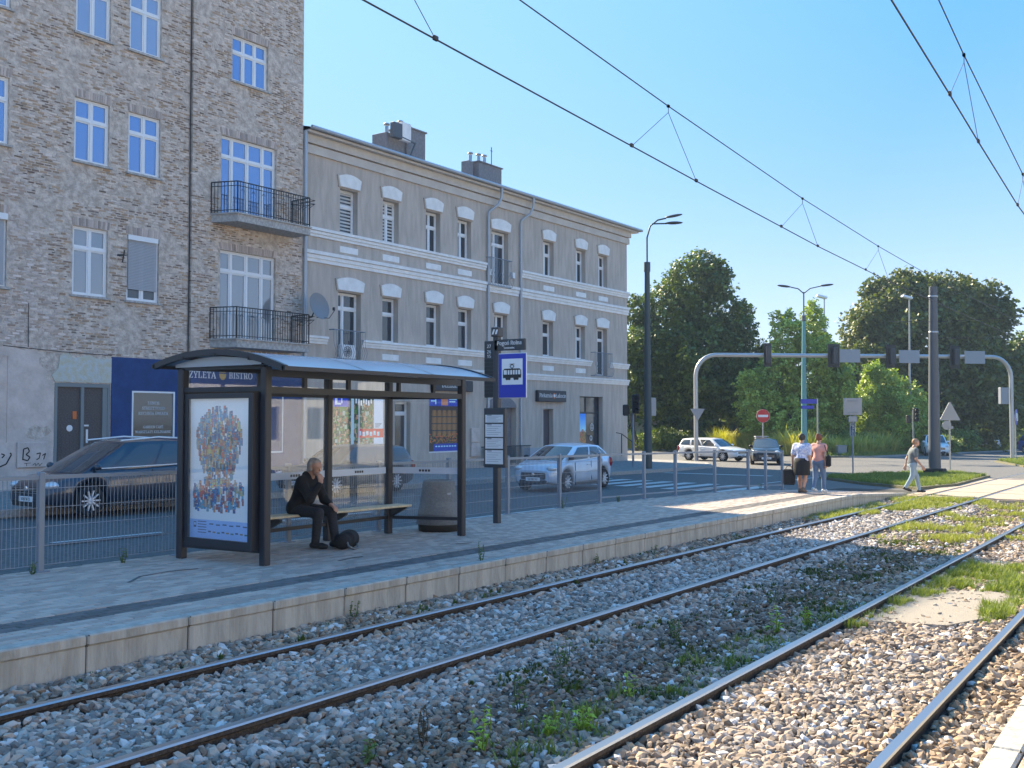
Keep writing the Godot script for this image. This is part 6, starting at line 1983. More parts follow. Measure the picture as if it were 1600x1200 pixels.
func head_bones(c: Vector3, f: Vector3, u: Vector3, s := 1.0) -> Array:   # c middle of the head, f where it looks, u up
	var x := u.cross(f).normalized()
	var B: Array = []
	B.append([c + u * 0.028 * s - f * 0.018 * s, c + u * 0.025 * s + f * 0.022 * s, 0.082 * s, 0.076 * s])
	B.append([c - u * 0.02 * s + f * 0.035 * s, c - u * 0.075 * s + f * 0.052 * s, 0.058 * s, 0.040 * s])
	B.append([c + u * 0.012 * s + f * 0.098 * s, c - u * 0.022 * s + f * 0.113 * s, 0.008 * s, 0.013 * s])      # nose
	B.append([c - u * 0.052 * s + f * 0.090 * s - x * 0.016 * s, c - u * 0.052 * s + f * 0.090 * s + x * 0.016 * s, 0.010 * s, 0.010 * s])  # mouth
	for sg in [-1.0, 1.0]:
		B.append([c + u * 0.030 * s + f * 0.085 * s + x * sg * 0.018 * s, c + u * 0.028 * s + f * 0.076 * s + x * sg * 0.045 * s, 0.010 * s, 0.009 * s])  # brow
		B.append([c + u * 0.012 * s + x * sg * 0.082 * s, c - u * 0.028 * s + x * sg * 0.078 * s + f * 0.006 * s, 0.014 * s, 0.010 * s, Vector3.ONE])       # ear
	return B

func eyes(parent: Node, c: Vector3, f: Vector3, u: Vector3, s := 1.0):
	var x := u.cross(f).normalized()
	for sg in [-1.0, 1.0]:
		var b := MB.new()
		b.ball(c + u * 0.012 * s + f * 0.083 * s + x * sg * 0.031 * s, Vector3(0.011, 0.008, 0.011) * s, 8)
		part("eye", b, M.eye, parent)

func hand_bones(w: Vector3, d: Vector3, up: Vector3, side: float, curl := 0.5) -> Array:   # w wrist, d along the palm, up back of the hand
	var x := d.cross(up).normalized() * side
	var B: Array = []
	for k in 4: B.append([w + x * (k - 1.5) * 0.014, w + d * 0.085 + x * (k - 1.5) * 0.019, 0.014, 0.012])
	for k in 4:
		var l: float = [0.066, 0.078, 0.072, 0.056][k]
		var p0 := w + d * 0.088 + x * (k - 1.5) * 0.0205
		var d1 := (d - up * curl * 0.7).normalized()
		var d2 := (d - up * curl * 2.2).normalized()
		B.append([p0, p0 + d1 * l * 0.5, 0.0092, 0.0085]); B.append([p0 + d1 * l * 0.5, p0 + d1 * l * 0.5 + d2 * l * 0.5, 0.0085, 0.0075])
	var tb := w + d * 0.03 - x * 0.028
	var td := (d * 0.7 - x * 0.7 - up * curl * 0.4).normalized()
	B.append([tb, tb + td * 0.04, 0.012, 0.010]); B.append([tb + td * 0.04, tb + (td + d * 0.5).normalized() * 0.068, 0.010, 0.008])
	return B

func shoe_bones(a: Vector3, f: Vector3) -> Array:
	return [[a - f * 0.05 + Vector3(0, -0.045, 0), a + f * 0.10 + Vector3(0, -0.05, 0), 0.042, 0.040], [a + f * 0.10 + Vector3(0, -0.05, 0), a + f * 0.17 + Vector3(0, -0.056, 0), 0.040, 0.032], [a + Vector3(0, 0.01, 0), a - f * 0.02 + Vector3(0, -0.03, 0), 0.044, 0.042]]

# o: height, stride (m), step side, torso lean, colours and garments
func walker(label: String, at: Vector3, turn: float, o: Dictionary) -> Node3D:
	var t := thing("person", label, "person", at, turn)     # looks along +z of its own axes
	var h: float = o.h
	var w: float = o.get("w", 1.0)
	var F := Vector3(0, 0, 1)
	var st: float = o.get("stride", 0.2)
	var hip := Vector3(0, 0.53 * h, 0)
	var lean: float = o.get("lean", 0.03)
	var chest := Vector3(0, 0.72 * h, lean * 0.6)
	var neck := Vector3(0, 0.835 * h, lean)
	var head := Vector3(0, 0.925 * h, lean + 0.03 + o.get("bow", 0.0))
	var hs := h / 1.72
	var legs: Array = []
	for sg in [-1.0, 1.0]:
		var fw: float = st * sg * o.get("lead", 1.0)
		var H0 := hip + Vector3(sg * 0.088 * w, -0.02, 0)
		var an := Vector3(sg * 0.085, 0.085 + maxf(0.0, -fw) * 0.35, fw)
		var kn := H0.lerp(an, 0.5) + Vector3(sg * 0.005, 0, 0.05 + maxf(0.0, -fw) * 0.18)
		legs.append([H0, kn, an, (F + Vector3(0, -maxf(0.0, -fw) * 1.4, 0)).normalized()])
	var skin: Array = head_bones(head, Vector3(0, -o.get("bow", 0.0) * 2.0, 1).normalized(), Vector3.UP, hs)
	skin.append([neck, head - Vector3(0, 0.05, 0.012), 0.055, 0.052])
	skin.append([neck - Vector3(0, 0.05, 0), neck, 0.07, 0.055]); skin.append([chest, neck - Vector3(0, 0.06, 0), 0.085, 0.06])
	var shirt: Array = []
	shirt.append([hip + Vector3(-0.055 * w, 0.03, 0), hip + Vector3(0.055 * w, 0.03, 0), 0.118 * w, 0.118 * w]); shirt.append([hip + Vector3(0, 0.08, 0), chest, 0.125 * w, 0.125 * w])
	shirt.append([chest + Vector3(-0.07 * w, 0.02, 0), chest + Vector3(0.07 * w, 0.02, 0), 0.105 * w, 0.105 * w]); shirt.append([neck + Vector3(-0.11 * w, -0.06, -0.01), neck + Vector3(0.11 * w, -0.06, -0.01), 0.058, 0.058])
	for i in 2:
		var sg := -1.0 if i == 0 else 1.0
		var sh := neck + Vector3(sg * 0.165 * w, -0.075, 0)
		var sw: float = -st * sg * o.get("lead", 1.0) * o.get("swing", 0.8)
		var arm: Array = o.get("arm_%d" % i, [Vector3(sg * 0.20 * w, 0.62 * h, sw * 0.35 - 0.02), Vector3(sg * 0.21 * w, 0.49 * h, sw * 0.9 + 0.05)])
		var el: Vector3 = arm[0]
		var wr: Vector3 = arm[1]
		skin.append([sh, el, 0.048 * w, 0.040]); skin.append([el, wr, 0.040, 0.027]); skin.append([chest, sh, 0.07, 0.05])
		skin.append_array(hand_bones(wr, (wr - el).normalized(), Vector3(sg, 0, 0), sg, 0.6))
		shirt.append([sh, sh.lerp(el, o.get("sleeve", 0.75)), 0.066 * w, 0.060 * w])
		var lg: Array = legs[i]
		skin.append([lg[0], lg[1], 0.075 * w, 0.050 * w]); skin.append([lg[1], lg[1].lerp(lg[2], 0.35), 0.050, 0.054 * w]); skin.append([lg[1].lerp(lg[2], 0.35), lg[2], 0.054 * w, 0.036])
	skin.append([hip, chest, 0.09, 0.09])
	part("body", flesh(skin, 0.016, 0.008, M.skin), null, t)
	eyes(t, head, Vector3(0, 0, 1), Vector3.UP, hs)
	part(o.get("top_name", "shirt"), flesh(shirt, 0.018, 0.022, o.top), null, t)
	var low: Array = []
	low.append([hip + Vector3(-0.06 * w, -0.01, 0), hip + Vector3(0.06 * w, -0.01, 0), 0.120 * w, 0.120 * w])
	if o.has("skirt"):
		var b := MB.new()
		b.lathe(Vector3(), [[0.155 * w, 0.30 * h], [0.20 * w, 0.30 * h], [0.195 * w, 0.40 * h], [0.19 * w, 0.50 * h], [0.155 * w, 0.585 * h], [0.0, 0.59 * h]], 22)
		part("skirt", b, o.skirt, t)
	else:
		for i in 2:
			var lg: Array = legs[i]
			low.append([lg[0], lg[1], 0.092 * w, 0.068 * w]); low.append([lg[1], lg[2] + Vector3(0, 0.0, 0), 0.068 * w, 0.055])
		part("trousers", flesh(low, 0.018, 0.016, o.trousers), null, t)
	for i in 2:
		part("shoe", flesh(shoe_bones(legs[i][2], legs[i][3]), 0.012, 0.008, o.shoes), null, t)
	var hb: Array = [[head + Vector3(0, 0.045, -0.035) * hs, head + Vector3(0, 0.05, 0.012) * hs, 0.083 * hs, 0.074 * hs], [head + Vector3(0, 0.0, -0.055) * hs, head + Vector3(0, -0.045, -0.05) * hs, 0.066 * hs, 0.045 * hs]]
	if o.has("bun"): hb.append([head + Vector3(0, 0.085, -0.09) * hs, head + Vector3(0, 0.09, -0.10) * hs, 0.045 * hs, 0.04 * hs])
	if o.get("full_hair", false):
		for sg in [-1.0, 1.0]: hb.append([head + Vector3(sg * 0.055, 0.03, -0.02) * hs, head + Vector3(sg * 0.06, -0.03, -0.025) * hs, 0.045 * hs, 0.035 * hs])
	part("hair", flesh(hb, 0.010, 0.010, o.hair), null, t)
	return t

func people():
	mat("skin", Color(0.42, 0.24, 0.17), 0.6); mat("eye", Color(0.03, 0.025, 0.02), 0.2)
	noisy("black_cloth", Color(0.008, 0.008, 0.010), Color(0.018, 0.018, 0.022), 0.5, 0.03, 0.95, 0.6, 41)
	noisy("print_blouse", Color(0.22, 0.26, 0.50), Color(0.80, 0.79, 0.80), 1.1, 0.035, 0.9, 0.2, 42)
	noisy("salmon_cloth", Color(0.60, 0.28, 0.23), Color(0.68, 0.34, 0.28), 0.5, 0.03, 0.9, 0.3, 43)
	noisy("jeans", Color(0.09, 0.15, 0.26), Color(0.16, 0.24, 0.38), 0.4, 0.03, 0.95, 0.4, 44)
	noisy("pale_jeans", Color(0.20, 0.28, 0.36), Color(0.32, 0.41, 0.48), 0.4, 0.03, 0.95, 0.4, 45)
	noisy("grey_cloth", Color(0.11, 0.13, 0.14), Color(0.17, 0.19, 0.20), 0.4, 0.03, 0.95, 0.4, 46)
	mat("hair_dark", Color(0.035, 0.028, 0.025), 0.7); mat("hair_red", Color(0.16, 0.055, 0.03), 0.7); mat("hair_grey", Color(0.30, 0.275, 0.245), 0.8); mat("hair_sandy", Color(0.30, 0.18, 0.11), 0.7)
	mat("shoe_black", Color(0.015, 0.015, 0.016), 0.6); mat("shoe_white", Color(0.6, 0.6, 0.6), 0.6); mat("sandal", Color(0.14, 0.09, 0.06), 0.7)
	var away := PI / 2     # +z turned to +x
	walker("woman in white and blue print blouse and black skirt walking away with a bag", Vector3(27.3, G(27.3) + 0.265, -8.87), away - 0.1, {"h": 1.60, "w": 1.12, "stride": 0.09, "top": M.print_blouse, "top_name": "blouse", "skirt": M.black_cloth, "shoes": M.sandal, "hair": M.hair_dark, "full_hair": true, "swing": 0.2, "arm_1": [Vector3(0.24, 1.0, -0.02), Vector3(0.27, 0.77, 0.02)]})
	walker("woman in salmon pink top and jeans with red hair in a bun", Vector3(28.3, G(28.3) + 0.24, -8.72), away - 0.15, {"h": 1.62, "w": 1.02, "stride": 0.13, "lead": -1.0, "top": M.salmon_cloth, "trousers": M.jeans, "shoes": M.shoe_white, "hair": M.hair_red, "bun": true, "full_hair": true, "sleeve": 0.45, "swing": 0.5})
	walker("man in grey t-shirt and pale jeans walking across the tracks", Vector3(33.2, G(33.2) + 0.05, -7.33), deg_to_rad(33.0), {"h": 1.66, "w": 1.05, "stride": 0.24, "top": M.grey_cloth, "trousers": M.pale_jeans, "shoes": M.shoe_black, "hair": M.hair_sandy, "sleeve": 0.6, "bow": 0.03, "lean": 0.06})
	# bags held by the women
	var t := thing("handbag", "large black bag hanging from the left hand of the woman in the skirt", "bag", Vector3(27.25, G(27.3) + 0.265 + 0.20, -9.20), 0.3)
	var b := MB.new()
	b.cbox(Vector3(0, 0.22, 0), Vector3(0.17, 0.42, 0.33), 0.03)
	part("body", b, M.black_cloth, t)
	b = MB.new()
	b.tube([Vector3(0, 0.42, -0.09), Vector3(0, 0.50, -0.06), Vector3(0, 0.52, 0), Vector3(0, 0.50, 0.06), Vector3(0, 0.42, 0.09)], 0.010, 6)
	part("handle", b, M.shoe_black, t)
	t = thing("shoulder_bag", "black shoulder bag at the right side of the woman in salmon pink", "bag", Vector3(28.3, G(28.3) + 0.24 + 0.72, -8.44), 0.2)
	b = MB.new()
	b.cbox(Vector3(0, 0.14, 0), Vector3(0.30, 0.30, 0.12), 0.03)
	part("body", b, M.black_cloth, t)
	b = MB.new()
	b.tube([Vector3(0.12, 0.28, 0), Vector3(0.05, 0.58, -0.10), Vector3(-0.05, 0.58, -0.10), Vector3(-0.12, 0.28, 0)], 0.010, 6)
	part("strap", b, M.shoe_black, t)
	# seated man
	t = thing("person", "grey haired man in dark jacket sitting bent on the bench, hand at his face", "person", Vector3(10.40, G(10.40) + 0.265, -10.56), 0.12)
	var hd := Vector3(-0.01, 1.135, 0.27)
	var hf := Vector3(-0.05, -0.32, 1).normalized()
	var hu := Vector3(0, 1, 0.32).normalized()
	var skin: Array = head_bones(hd, hf, hu, 1.0)
	skin.append([Vector3(0, 1.0, 0.19), hd - hu * 0.05 - hf * 0.02, 0.058, 0.052]); skin.append([Vector3(0, 0.55, 0.0), Vector3(0, 0.98, 0.17), 0.08, 0.07])
	var L := {"shr": Vector3(-0.18, 0.93, 0.16), "elr": Vector3(-0.20, 0.70, 0.34), "wrr": Vector3(-0.08, 0.93, 0.43), "shl": Vector3(0.18, 0.93, 0.16), "ell": Vector3(0.25, 0.66, 0.24), "wrl": Vector3(0.12, 0.60, 0.46)}
	skin.append([L.shr, L.elr, 0.045, 0.038]); skin.append([L.elr, L.wrr, 0.038, 0.027]); skin.append([L.shl, L.ell, 0.045, 0.038]); skin.append([L.ell, L.wrl, 0.038, 0.027])
	skin.append([Vector3(0, 0.93, 0.15), L.shr, 0.06, 0.05]); skin.append([Vector3(0, 0.93, 0.15), L.shl, 0.06, 0.05])
	skin.append_array(hand_bones(L.wrr, Vector3(0.18, 0.92, -0.35).normalized(), Vector3(-0.3, 0.35, 0.9).normalized(), -1.0, 0.9))
	skin.append_array(hand_bones(L.wrl, Vector3(-0.25, -0.35, 0.9).normalized(), Vector3(0.1, 0.9, 0.35).normalized(), 1.0, 0.5))
	var lg := [[Vector3(-0.10, 0.53, 0.0), Vector3(-0.13, 0.50, 0.43), Vector3(-0.10, 0.10, 0.36)], [Vector3(0.10, 0.53, 0.0), Vector3(0.14, 0.51, 0.45), Vector3(0.14, 0.10, 0.52)]]
	for q in lg:
		skin.append([q[0], q[1], 0.07, 0.05]); skin.append([q[1], q[2], 0.05, 0.036])
	part("body", flesh(skin, 0.0105, 0.006, M.skin), null, t)
	eyes(t, hd, hf, hu, 1.0)
	var jk: Array = [[Vector3(-0.07, 0.55, -0.01), Vector3(0.07, 0.55, -0.01), 0.135, 0.135], [Vector3(0, 0.60, 0.0), Vector3(0, 0.84, 0.10), 0.145, 0.15], [Vector3(-0.10, 0.86, 0.13), Vector3(0.10, 0.86, 0.13), 0.115, 0.115], [Vector3(-0.13, 0.95, 0.16), Vector3(0.13, 0.95, 0.16), 0.065, 0.065], [Vector3(-0.05, 1.0, 0.17), Vector3(0.05, 1.0, 0.17), 0.062, 0.062],
		[L.shr, L.elr, 0.070, 0.060], [L.elr, L.elr.lerp(L.wrr, 0.85), 0.060, 0.043], [L.shl, L.ell, 0.070, 0.060], [L.ell, L.ell.lerp(L.wrl, 0.85), 0.060, 0.043]]
	part("jacket", flesh(jk, 0.014, 0.016, M.black_cloth), null, t)
	var tr: Array = [[Vector3(-0.08, 0.535, 0.0), Vector3(0.08, 0.535, 0.0), 0.115, 0.115]]
	for q in lg:
		tr.append([q[0], q[1], 0.092, 0.072]); tr.append([q[1], q[2] + Vector3(0, 0.01, 0), 0.072, 0.058])
	part("trousers", flesh(tr, 0.014, 0.012, M.black_trousers if M.has("black_trousers") else noisy("black_trousers", Color(0.014, 0.015, 0.02), Color(0.035, 0.037, 0.045), 0.5, 0.04, 0.95, 0.5, 47)), null, t)
	for q in lg: part("shoe", flesh(shoe_bones(q[2], Vector3(0.1, 0, 1).normalized()), 0.010, 0.007, M.shoe_black), null, t)
	part("hair", flesh([[hd + hu * 0.04 - hf * 0.035, hd + hu * 0.052 + hf * 0.005, 0.081, 0.070], [hd - hf * 0.055, hd - hu * 0.075 - hf * 0.06, 0.070, 0.052], [hd + Vector3(-0.066, 0.03, -0.02), hd + Vector3(-0.068, -0.035, -0.02), 0.034, 0.028], [hd + Vector3(0.066, 0.03, -0.02), hd + Vector3(0.068, -0.035, -0.02), 0.034, 0.028]], 0.008, 0.008, M.hair_grey), null, t)
	part("collar", flesh([[Vector3(-0.05, 1.02, 0.15), Vector3(0.05, 1.02, 0.15), 0.055, 0.055]], 0.01, 0.01, M.black_cloth), null, t)
	# his bags
	t = thing("backpack", "black backpack lying on the paving in front of the seated man", "backpack", Vector3(10.68, G(10.68) + 0.265, -9.95), 0.5)
	part("body", flesh([[Vector3(-0.16, 0.11, 0), Vector3(0.15, 0.12, 0.02), 0.11, 0.125, Vector3(1, 1, 1.1)], [Vector3(0.12, 0.1, 0.06), Vector3(0.20, 0.09, 0.05), 0.09, 0.07], [Vector3(-0.05, 0.15, 0.08), Vector3(0.1, 0.16, 0.08), 0.07, 0.06]], 0.014, 0.02, M.black_cloth), null, t)
	b = MB.new()
	b.tube([Vector3(-0.2, 0.12, 0.08), Vector3(-0.27, 0.06, 0.12), Vector3(-0.22, 0.02, 0.18), Vector3(-0.08, 0.015, 0.2), Vector3(0.05, 0.06, 0.16)], 0.016, 6)
	part("strap", b, M.grey_cloth, t)

func clump_mesh(kind: int, n: int, leaf: float, m: Material) -> ArrayMesh:   # a handful of folded leaves round a twig
	var r := RandomNumberGenerator.new()
	r.seed = 300 + kind
	var b := MB.new()
	for i in n:
		var d := Vector3(r.randfn(), r.randfn() * 0.7, r.randfn()).normalized()
		var p := d * r.randf_range(0.15, 0.55)
		var f := (d + Vector3(r.randfn(), r.randfn() - 0.6, r.randfn()) * 0.5).normalized()
		var x := f.cross(Vector3(r.randfn(), 1.2, r.randfn())).normalized()
		var u := x.cross(f)
		var l := leaf * r.randf_range(0.7, 1.3)
		var w := l * 0.42
		var v := r.randf_range(0.75, 1.25)
		b.col = Color(v, v, v * 0.95)
		b.tri(p, p + f * l * 0.5 + x * w - u * w * 0.3, p + f * l - u * l * 0.15); b.tri(p, p + f * l - u * l * 0.15, p + f * l * 0.5 - x * w - u * w * 0.3)
	return b.mesh(m)

# lobes: [centre, radii]; at is the foot of the trunk
func tree(called: String, label: String, cat: String, at: Vector3, trunk_h: float, trunk_r: float, lobes: Array, n: int, size: float, c0: Color, c1: Color, kind: int, leaf := 0.42, group := "") -> Node3D:
	var t := thing(called, label, cat, at, 0.0, group)
	var r := RandomNumberGenerator.new()
	r.seed = hash(label)
	var all: Array = lobes.duplicate()
	for q in lobes:
		for k in 5:
			var d := Vector3(r.randfn(), absf(r.randfn()) * 0.8, r.randfn()).normalized()
			var f := r.randf_range(0.28, 0.46)
			all.append([q[0] + d * q[1] * r.randf_range(0.8, 1.16), q[1] * f])
	var vol := 0.0
	for q in all: vol += q[1].x * q[1].y + q[1].x * q[1].z
	var b := MB.new()
	if trunk_h > 0.0:
		var top := Vector3(r.randf_range(-0.3, 0.3), trunk_h, r.randf_range(-0.3, 0.3))
		b.tube([Vector3(0, -0.3, 0), Vector3(0.04, trunk_h * 0.4, 0.02), top], [trunk_r * 1.25, trunk_r, trunk_r * 0.75], 9)
		for q in lobes:
			var mid: Vector3 = top.lerp(q[0], 0.5) + Vector3(r.randfn(), 0.6, r.randfn()) * 0.3
			b.tube([top * 0.9, mid, q[0] + Vector3(0, q[1].y * 0.2, 0)], [trunk_r * 0.55, trunk_r * 0.32, trunk_r * 0.10], 6)
			for k in 3:
				var e: Vector3 = q[0] + Vector3(r.randfn(), r.randfn(), r.randfn()).normalized() * q[1] * 0.7
				b.tube([mid, mid.lerp(e, 0.55) + Vector3(0, 0.2, 0), e], [trunk_r * 0.22, trunk_r * 0.13, trunk_r * 0.05], 5)
		part("trunk", b, M.bark, t)
	var nz := FastNoiseLite.new()
	nz.seed = 50 + kind; nz.frequency = 0.35
	var xf: Array = []
	var cl: Array = []
	for q in all:
		var k := int(1.7 * n * (q[1].x * q[1].y + q[1].x * q[1].z) / vol)
		for i in k:
			var d := Vector3(r.randfn(), r.randfn(), r.randfn()).normalized()
			var rad := 1.0 - 0.45 * pow(r.randf(), 2.2)
			var p: Vector3 = q[0] + d * q[1] * rad
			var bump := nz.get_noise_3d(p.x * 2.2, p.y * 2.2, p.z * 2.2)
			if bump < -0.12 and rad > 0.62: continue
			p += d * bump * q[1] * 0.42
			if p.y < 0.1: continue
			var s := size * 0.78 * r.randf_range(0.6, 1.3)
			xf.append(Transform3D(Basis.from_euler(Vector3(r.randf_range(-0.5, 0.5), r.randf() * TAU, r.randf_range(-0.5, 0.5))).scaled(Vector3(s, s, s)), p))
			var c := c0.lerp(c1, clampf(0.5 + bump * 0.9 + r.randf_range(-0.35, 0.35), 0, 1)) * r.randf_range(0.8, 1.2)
			c.a = 1.0
			cl.append(c)
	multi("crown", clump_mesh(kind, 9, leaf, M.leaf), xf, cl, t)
	return t

func trees():
	var dark0 := Color(0.040, 0.070, 0.016)
	var dark1 := Color(0.15, 0.20, 0.036)
	var lite0 := Color(0.17, 0.255, 0.035)
	var lite1 := Color(0.40, 0.48, 0.095)
	var br0 := Color(0.058, 0.082, 0.022)
	var br1 := Color(0.185, 0.205, 0.055)
	var V := func(x, y, z): return Vector3(x, y, z)
	# lobes are laid along the line across the view: a metre of it is (0.556, 0.832) in x and z
	var X := func(s: float, y: float, d: float): return Vector3(0.5556 * s + 0.8315 * d, y, 0.8315 * s - 0.5556 * d)
	tree("chestnut_tree", "big dark green chestnut tree behind the lamp post and the white car", "tree", Vector3(85.6, G(85.6), -37.4), 3.2, 0.42, [[X.call(-0.3, 13.2, 0), Vector3(2.3, 2.9, 2.3)], [X.call(-2.0, 10.8, 0.4), Vector3(2.8, 3.2, 2.8)], [X.call(1.6, 10.4, 0), Vector3(2.9, 3.4, 2.9)], [X.call(-2.6, 7.2, -0.4), Vector3(3.2, 3.2, 3.2)], [X.call(3.3, 7.2, 0.2), Vector3(2.9, 3.0, 2.9)], [X.call(0.4, 7.0, -1.5), Vector3(3.4, 3.6, 3.4)], [X.call(-3.3, 5.0, 0), Vector3(2.8, 2.2, 2.8)], [X.call(4.2, 5.0, 0), Vector3(2.9, 2.4, 2.9)], [X.call(0.6, 5.0, -2.0), Vector3(3.2, 2.0, 3.2)]].map(func(q): return [q[0] * 1.08, q[1] * 1.08]), 9000, 0.85, dark0, dark1, 1)
	tree("light_green_tree", "light green young tree left of the dark trees, behind the teal lamp post", "tree", Vector3(83.5, G(83.5), -27.0), 2.0, 0.2, [[X.call(-1.2, 8.6, 0), Vector3(1.3, 2.4, 1.3)], [X.call(0.6, 9.4, 0), Vector3(1.4, 2.5, 1.4)], [X.call(-2.0, 5.8, 0), Vector3(2.0, 2.4, 2.0)], [X.call(0.8, 6.0, -0.5), Vector3(2.2, 2.8, 2.2)], [X.call(-3.6, 4.0, 0), Vector3(1.8, 2.6, 1.8)], [X.call(2.2, 4.2, 0), Vector3(1.8, 2.8, 1.8)], [X.call(-0.8, 2.6, -1.0), Vector3(2.6, 2.2, 2.6)]], 5200, 0.62, lite0, lite1, 2)
	tree("broad_tree", "huge dark round tree rising behind the tram pole", "tree", Vector3(105.5, G(105.5), -22.2), 4.0, 0.6, [[X.call(-1.2, 14.4, 0), Vector3(3.4, 2.7, 3.4)], [X.call(2.6, 14.2, 0.5), Vector3(3.8, 2.9, 3.8)], [X.call(-4.5, 11.8, 0), Vector3(3.2, 3.2, 3.2)], [X.call(5.2, 11.6, 0), Vector3(3.2, 3.6, 3.2)], [X.call(0.2, 10.6, -1.5), Vector3(4.6, 4.0, 4.6)], [X.call(-5.2, 7.8, 0), Vector3(3.6, 3.4, 3.6)], [X.call(6.0, 7.4, 0), Vector3(3.0, 3.8, 3.0)], [X.call(1.5, 6.2, -2.0), Vector3(5.2, 4.0, 5.2)], [X.call(5.2, 3.4, -1), Vector3(3.2, 3.0, 3.2)], [X.call(-4.0, 3.8, -1.0), Vector3(4.2, 3.2, 4.2)]], 11000, 1.05, br0, br1, 3)
	tree("light_green_tree", "light green bush of a tree below the left part of the huge dark tree", "tree", Vector3(88.4, G(88.4), -21.4), 1.5, 0.16, [[X.call(-0.3, 5.4, 0), Vector3(1.5, 2.2, 1.5)], [X.call(-1.2, 3.4, 0), Vector3(1.7, 2.2, 1.7)], [X.call(1.3, 3.6, 0), Vector3(1.8, 2.4, 1.8)], [X.call(0.2, 1.8, -0.6), Vector3(2.2, 1.8, 2.2)]], 3000, 0.6, lite0, lite1, 2)
	tree("leafy_tree", "mid green tree behind the two light green ones", "tree", Vector3(102.5, G(102), -31.6), 2.0, 0.3, [[X.call(-2.6, 4.0, 0), Vector3(3.0, 3.0, 3.0)], [X.call(2.6, 5.2, 0), Vector3(3.2, 3.4, 3.2)], [X.call(0, 3.0, -1), Vector3(4.0, 2.8, 4.0)]], 4500, 0.9, dark0.lerp(lite0, 0.4), dark1.lerp(lite1, 0.35), 1)
	tree("leafy_tree", "dark tree at the right edge beyond the gantry", "tree", Vector3(122.0, G(122), -15.2), 2.5, 0.3, [[X.call(-0.6, 9.6, 0), Vector3(2.0, 2.8, 2.0)], [X.call(1.8, 7.6, 0), Vector3(2.6, 3.4, 2.6)], [X.call(-1.4, 6.0, 0), Vector3(2.6, 3.2, 2.6)], [X.call(0.8, 3.4, -0.5), Vector3(3.4, 3.2, 3.4)]], 3600, 0.85, dark0, dark1, 1)
	tree("small_tree", "small green tree between the grey house and the lamp post", "tree", Vector3(83.0, G(83), -42.0), 2.0, 0.18, [[X.call(0, 8.2, 0), Vector3(1.8, 2.2, 1.8)], [X.call(-1.0, 6.4, 0), Vector3(1.6, 1.8, 1.6)], [X.call(1.2, 6.2, 0), Vector3(1.8, 2.0, 1.8)]], 1900, 0.7, dark0.lerp(lite0, 0.5), dark1.lerp(lite1, 0.5), 2)
	# dark undergrowth and the trees that close the view
	var far := [[97.0, -47.0, 7.0, 4.2, "first"], [104.0, -42.0, 6.0, 4.2, "second"], [121.0, -34.0, 9.0, 5.0, "third"], [134.0, -26.0, 8.0, 5.0, "fourth"], [140.0, -16.0, 7.5, 4.6, "fifth"], [152.0, -8.0, 8.0, 5.0, "sixth"], [160.0, 4.0, 8.0, 5.0, "seventh"]]
	for q in far:
		tree("far_tree", "dark far tree closing the view, %s from the left in its row" % q[4], "tree", Vector3(q[0], G(q[0]) - 0.3, q[1]), 2.0, 0.25, [[X.call(0, q[2] * 0.72, 0), Vector3(q[3] * 0.75, q[2] * 0.3, q[3] * 0.75)], [X.call(-q[3] * 0.6, q[2] * 0.42, 0), Vector3(q[3] * 0.8, q[2] * 0.42, q[3] * 0.8)], [X.call(q[3] * 0.6, q[2] * 0.42, 0), Vector3(q[3] * 0.8, q[2] * 0.42, q[3] * 0.8)]], 2300, 1.15, dark0, dark1.lerp(br1, 0.4), 3, 0.42, "far trees closing the view")
	var sh := [[84.5, -39.5, 1.9, 1.8, "low bush beside the old house"], [92.5, -19.6, 1.6, 1.9, "bush behind the pedestrian signal post"], [83.0, -23.0, 1.7, 1.8, "bush behind the small pale cabinet"], [97.5, -19.5, 2.2, 2.3, "dark bush behind the white off-road car"], [116.0, -17.2, 2.4, 2.6, "dark bush at the foot of the far right tree"]]
	for q in sh:
		tree("bush", q[4], "bush", Vector3(q[0], G(q[0]), q[1]), 0.0, 0.1, [[X.call(0, q[2] * 0.55, 0), Vector3(q[3], q[2] * 0.6, q[3])], [X.call(-q[3] * 0.8, q[2] * 0.4, 0), Vector3(q[3] * 0.8, q[2] * 0.45, q[3] * 0.8)], [X.call(q[3] * 0.8, q[2] * 0.4, 0), Vector3(q[3] * 0.8, q[2] * 0.45, q[3] * 0.8)]], 900, 0.55, dark0.lerp(lite0, 0.3), dark1.lerp(lite1, 0.3), 1, 0.42, "bushes on the verge")

func tuft_mesh(kind: int, blades: int, h: float, spread: float, wide: float, m: Material) -> ArrayMesh:
	var r := RandomNumberGenerator.new()
	r.seed = 900 + kind
	var b := MB.new()
	for i in blades:
		var a := r.randf() * TAU
		var d := Vector3(cos(a), 0, sin(a))
		var p := d * r.randf() * spread * 0.4
		var l := h * r.randf_range(0.6, 1.15)
		var x := Vector3(-d.z, 0, d.x) * wide * r.randf_range(0.7, 1.3)
		var mid := p + d * l * 0.18 + Vector3(0, l * 0.6, 0)
		var tip := p + d * l * r.randf_range(0.3, 0.65) + Vector3(0, l * r.randf_range(0.75, 1.0), 0)
		var v := r.randf_range(0.75, 1.25)
		b.col = Color(v, v, v * 0.9)
		b.quad(p - x, p + x, mid + x * 0.7, mid - x * 0.7); b.tri(mid - x * 0.7, mid + x * 0.7, tip)
	return b.mesh(m)

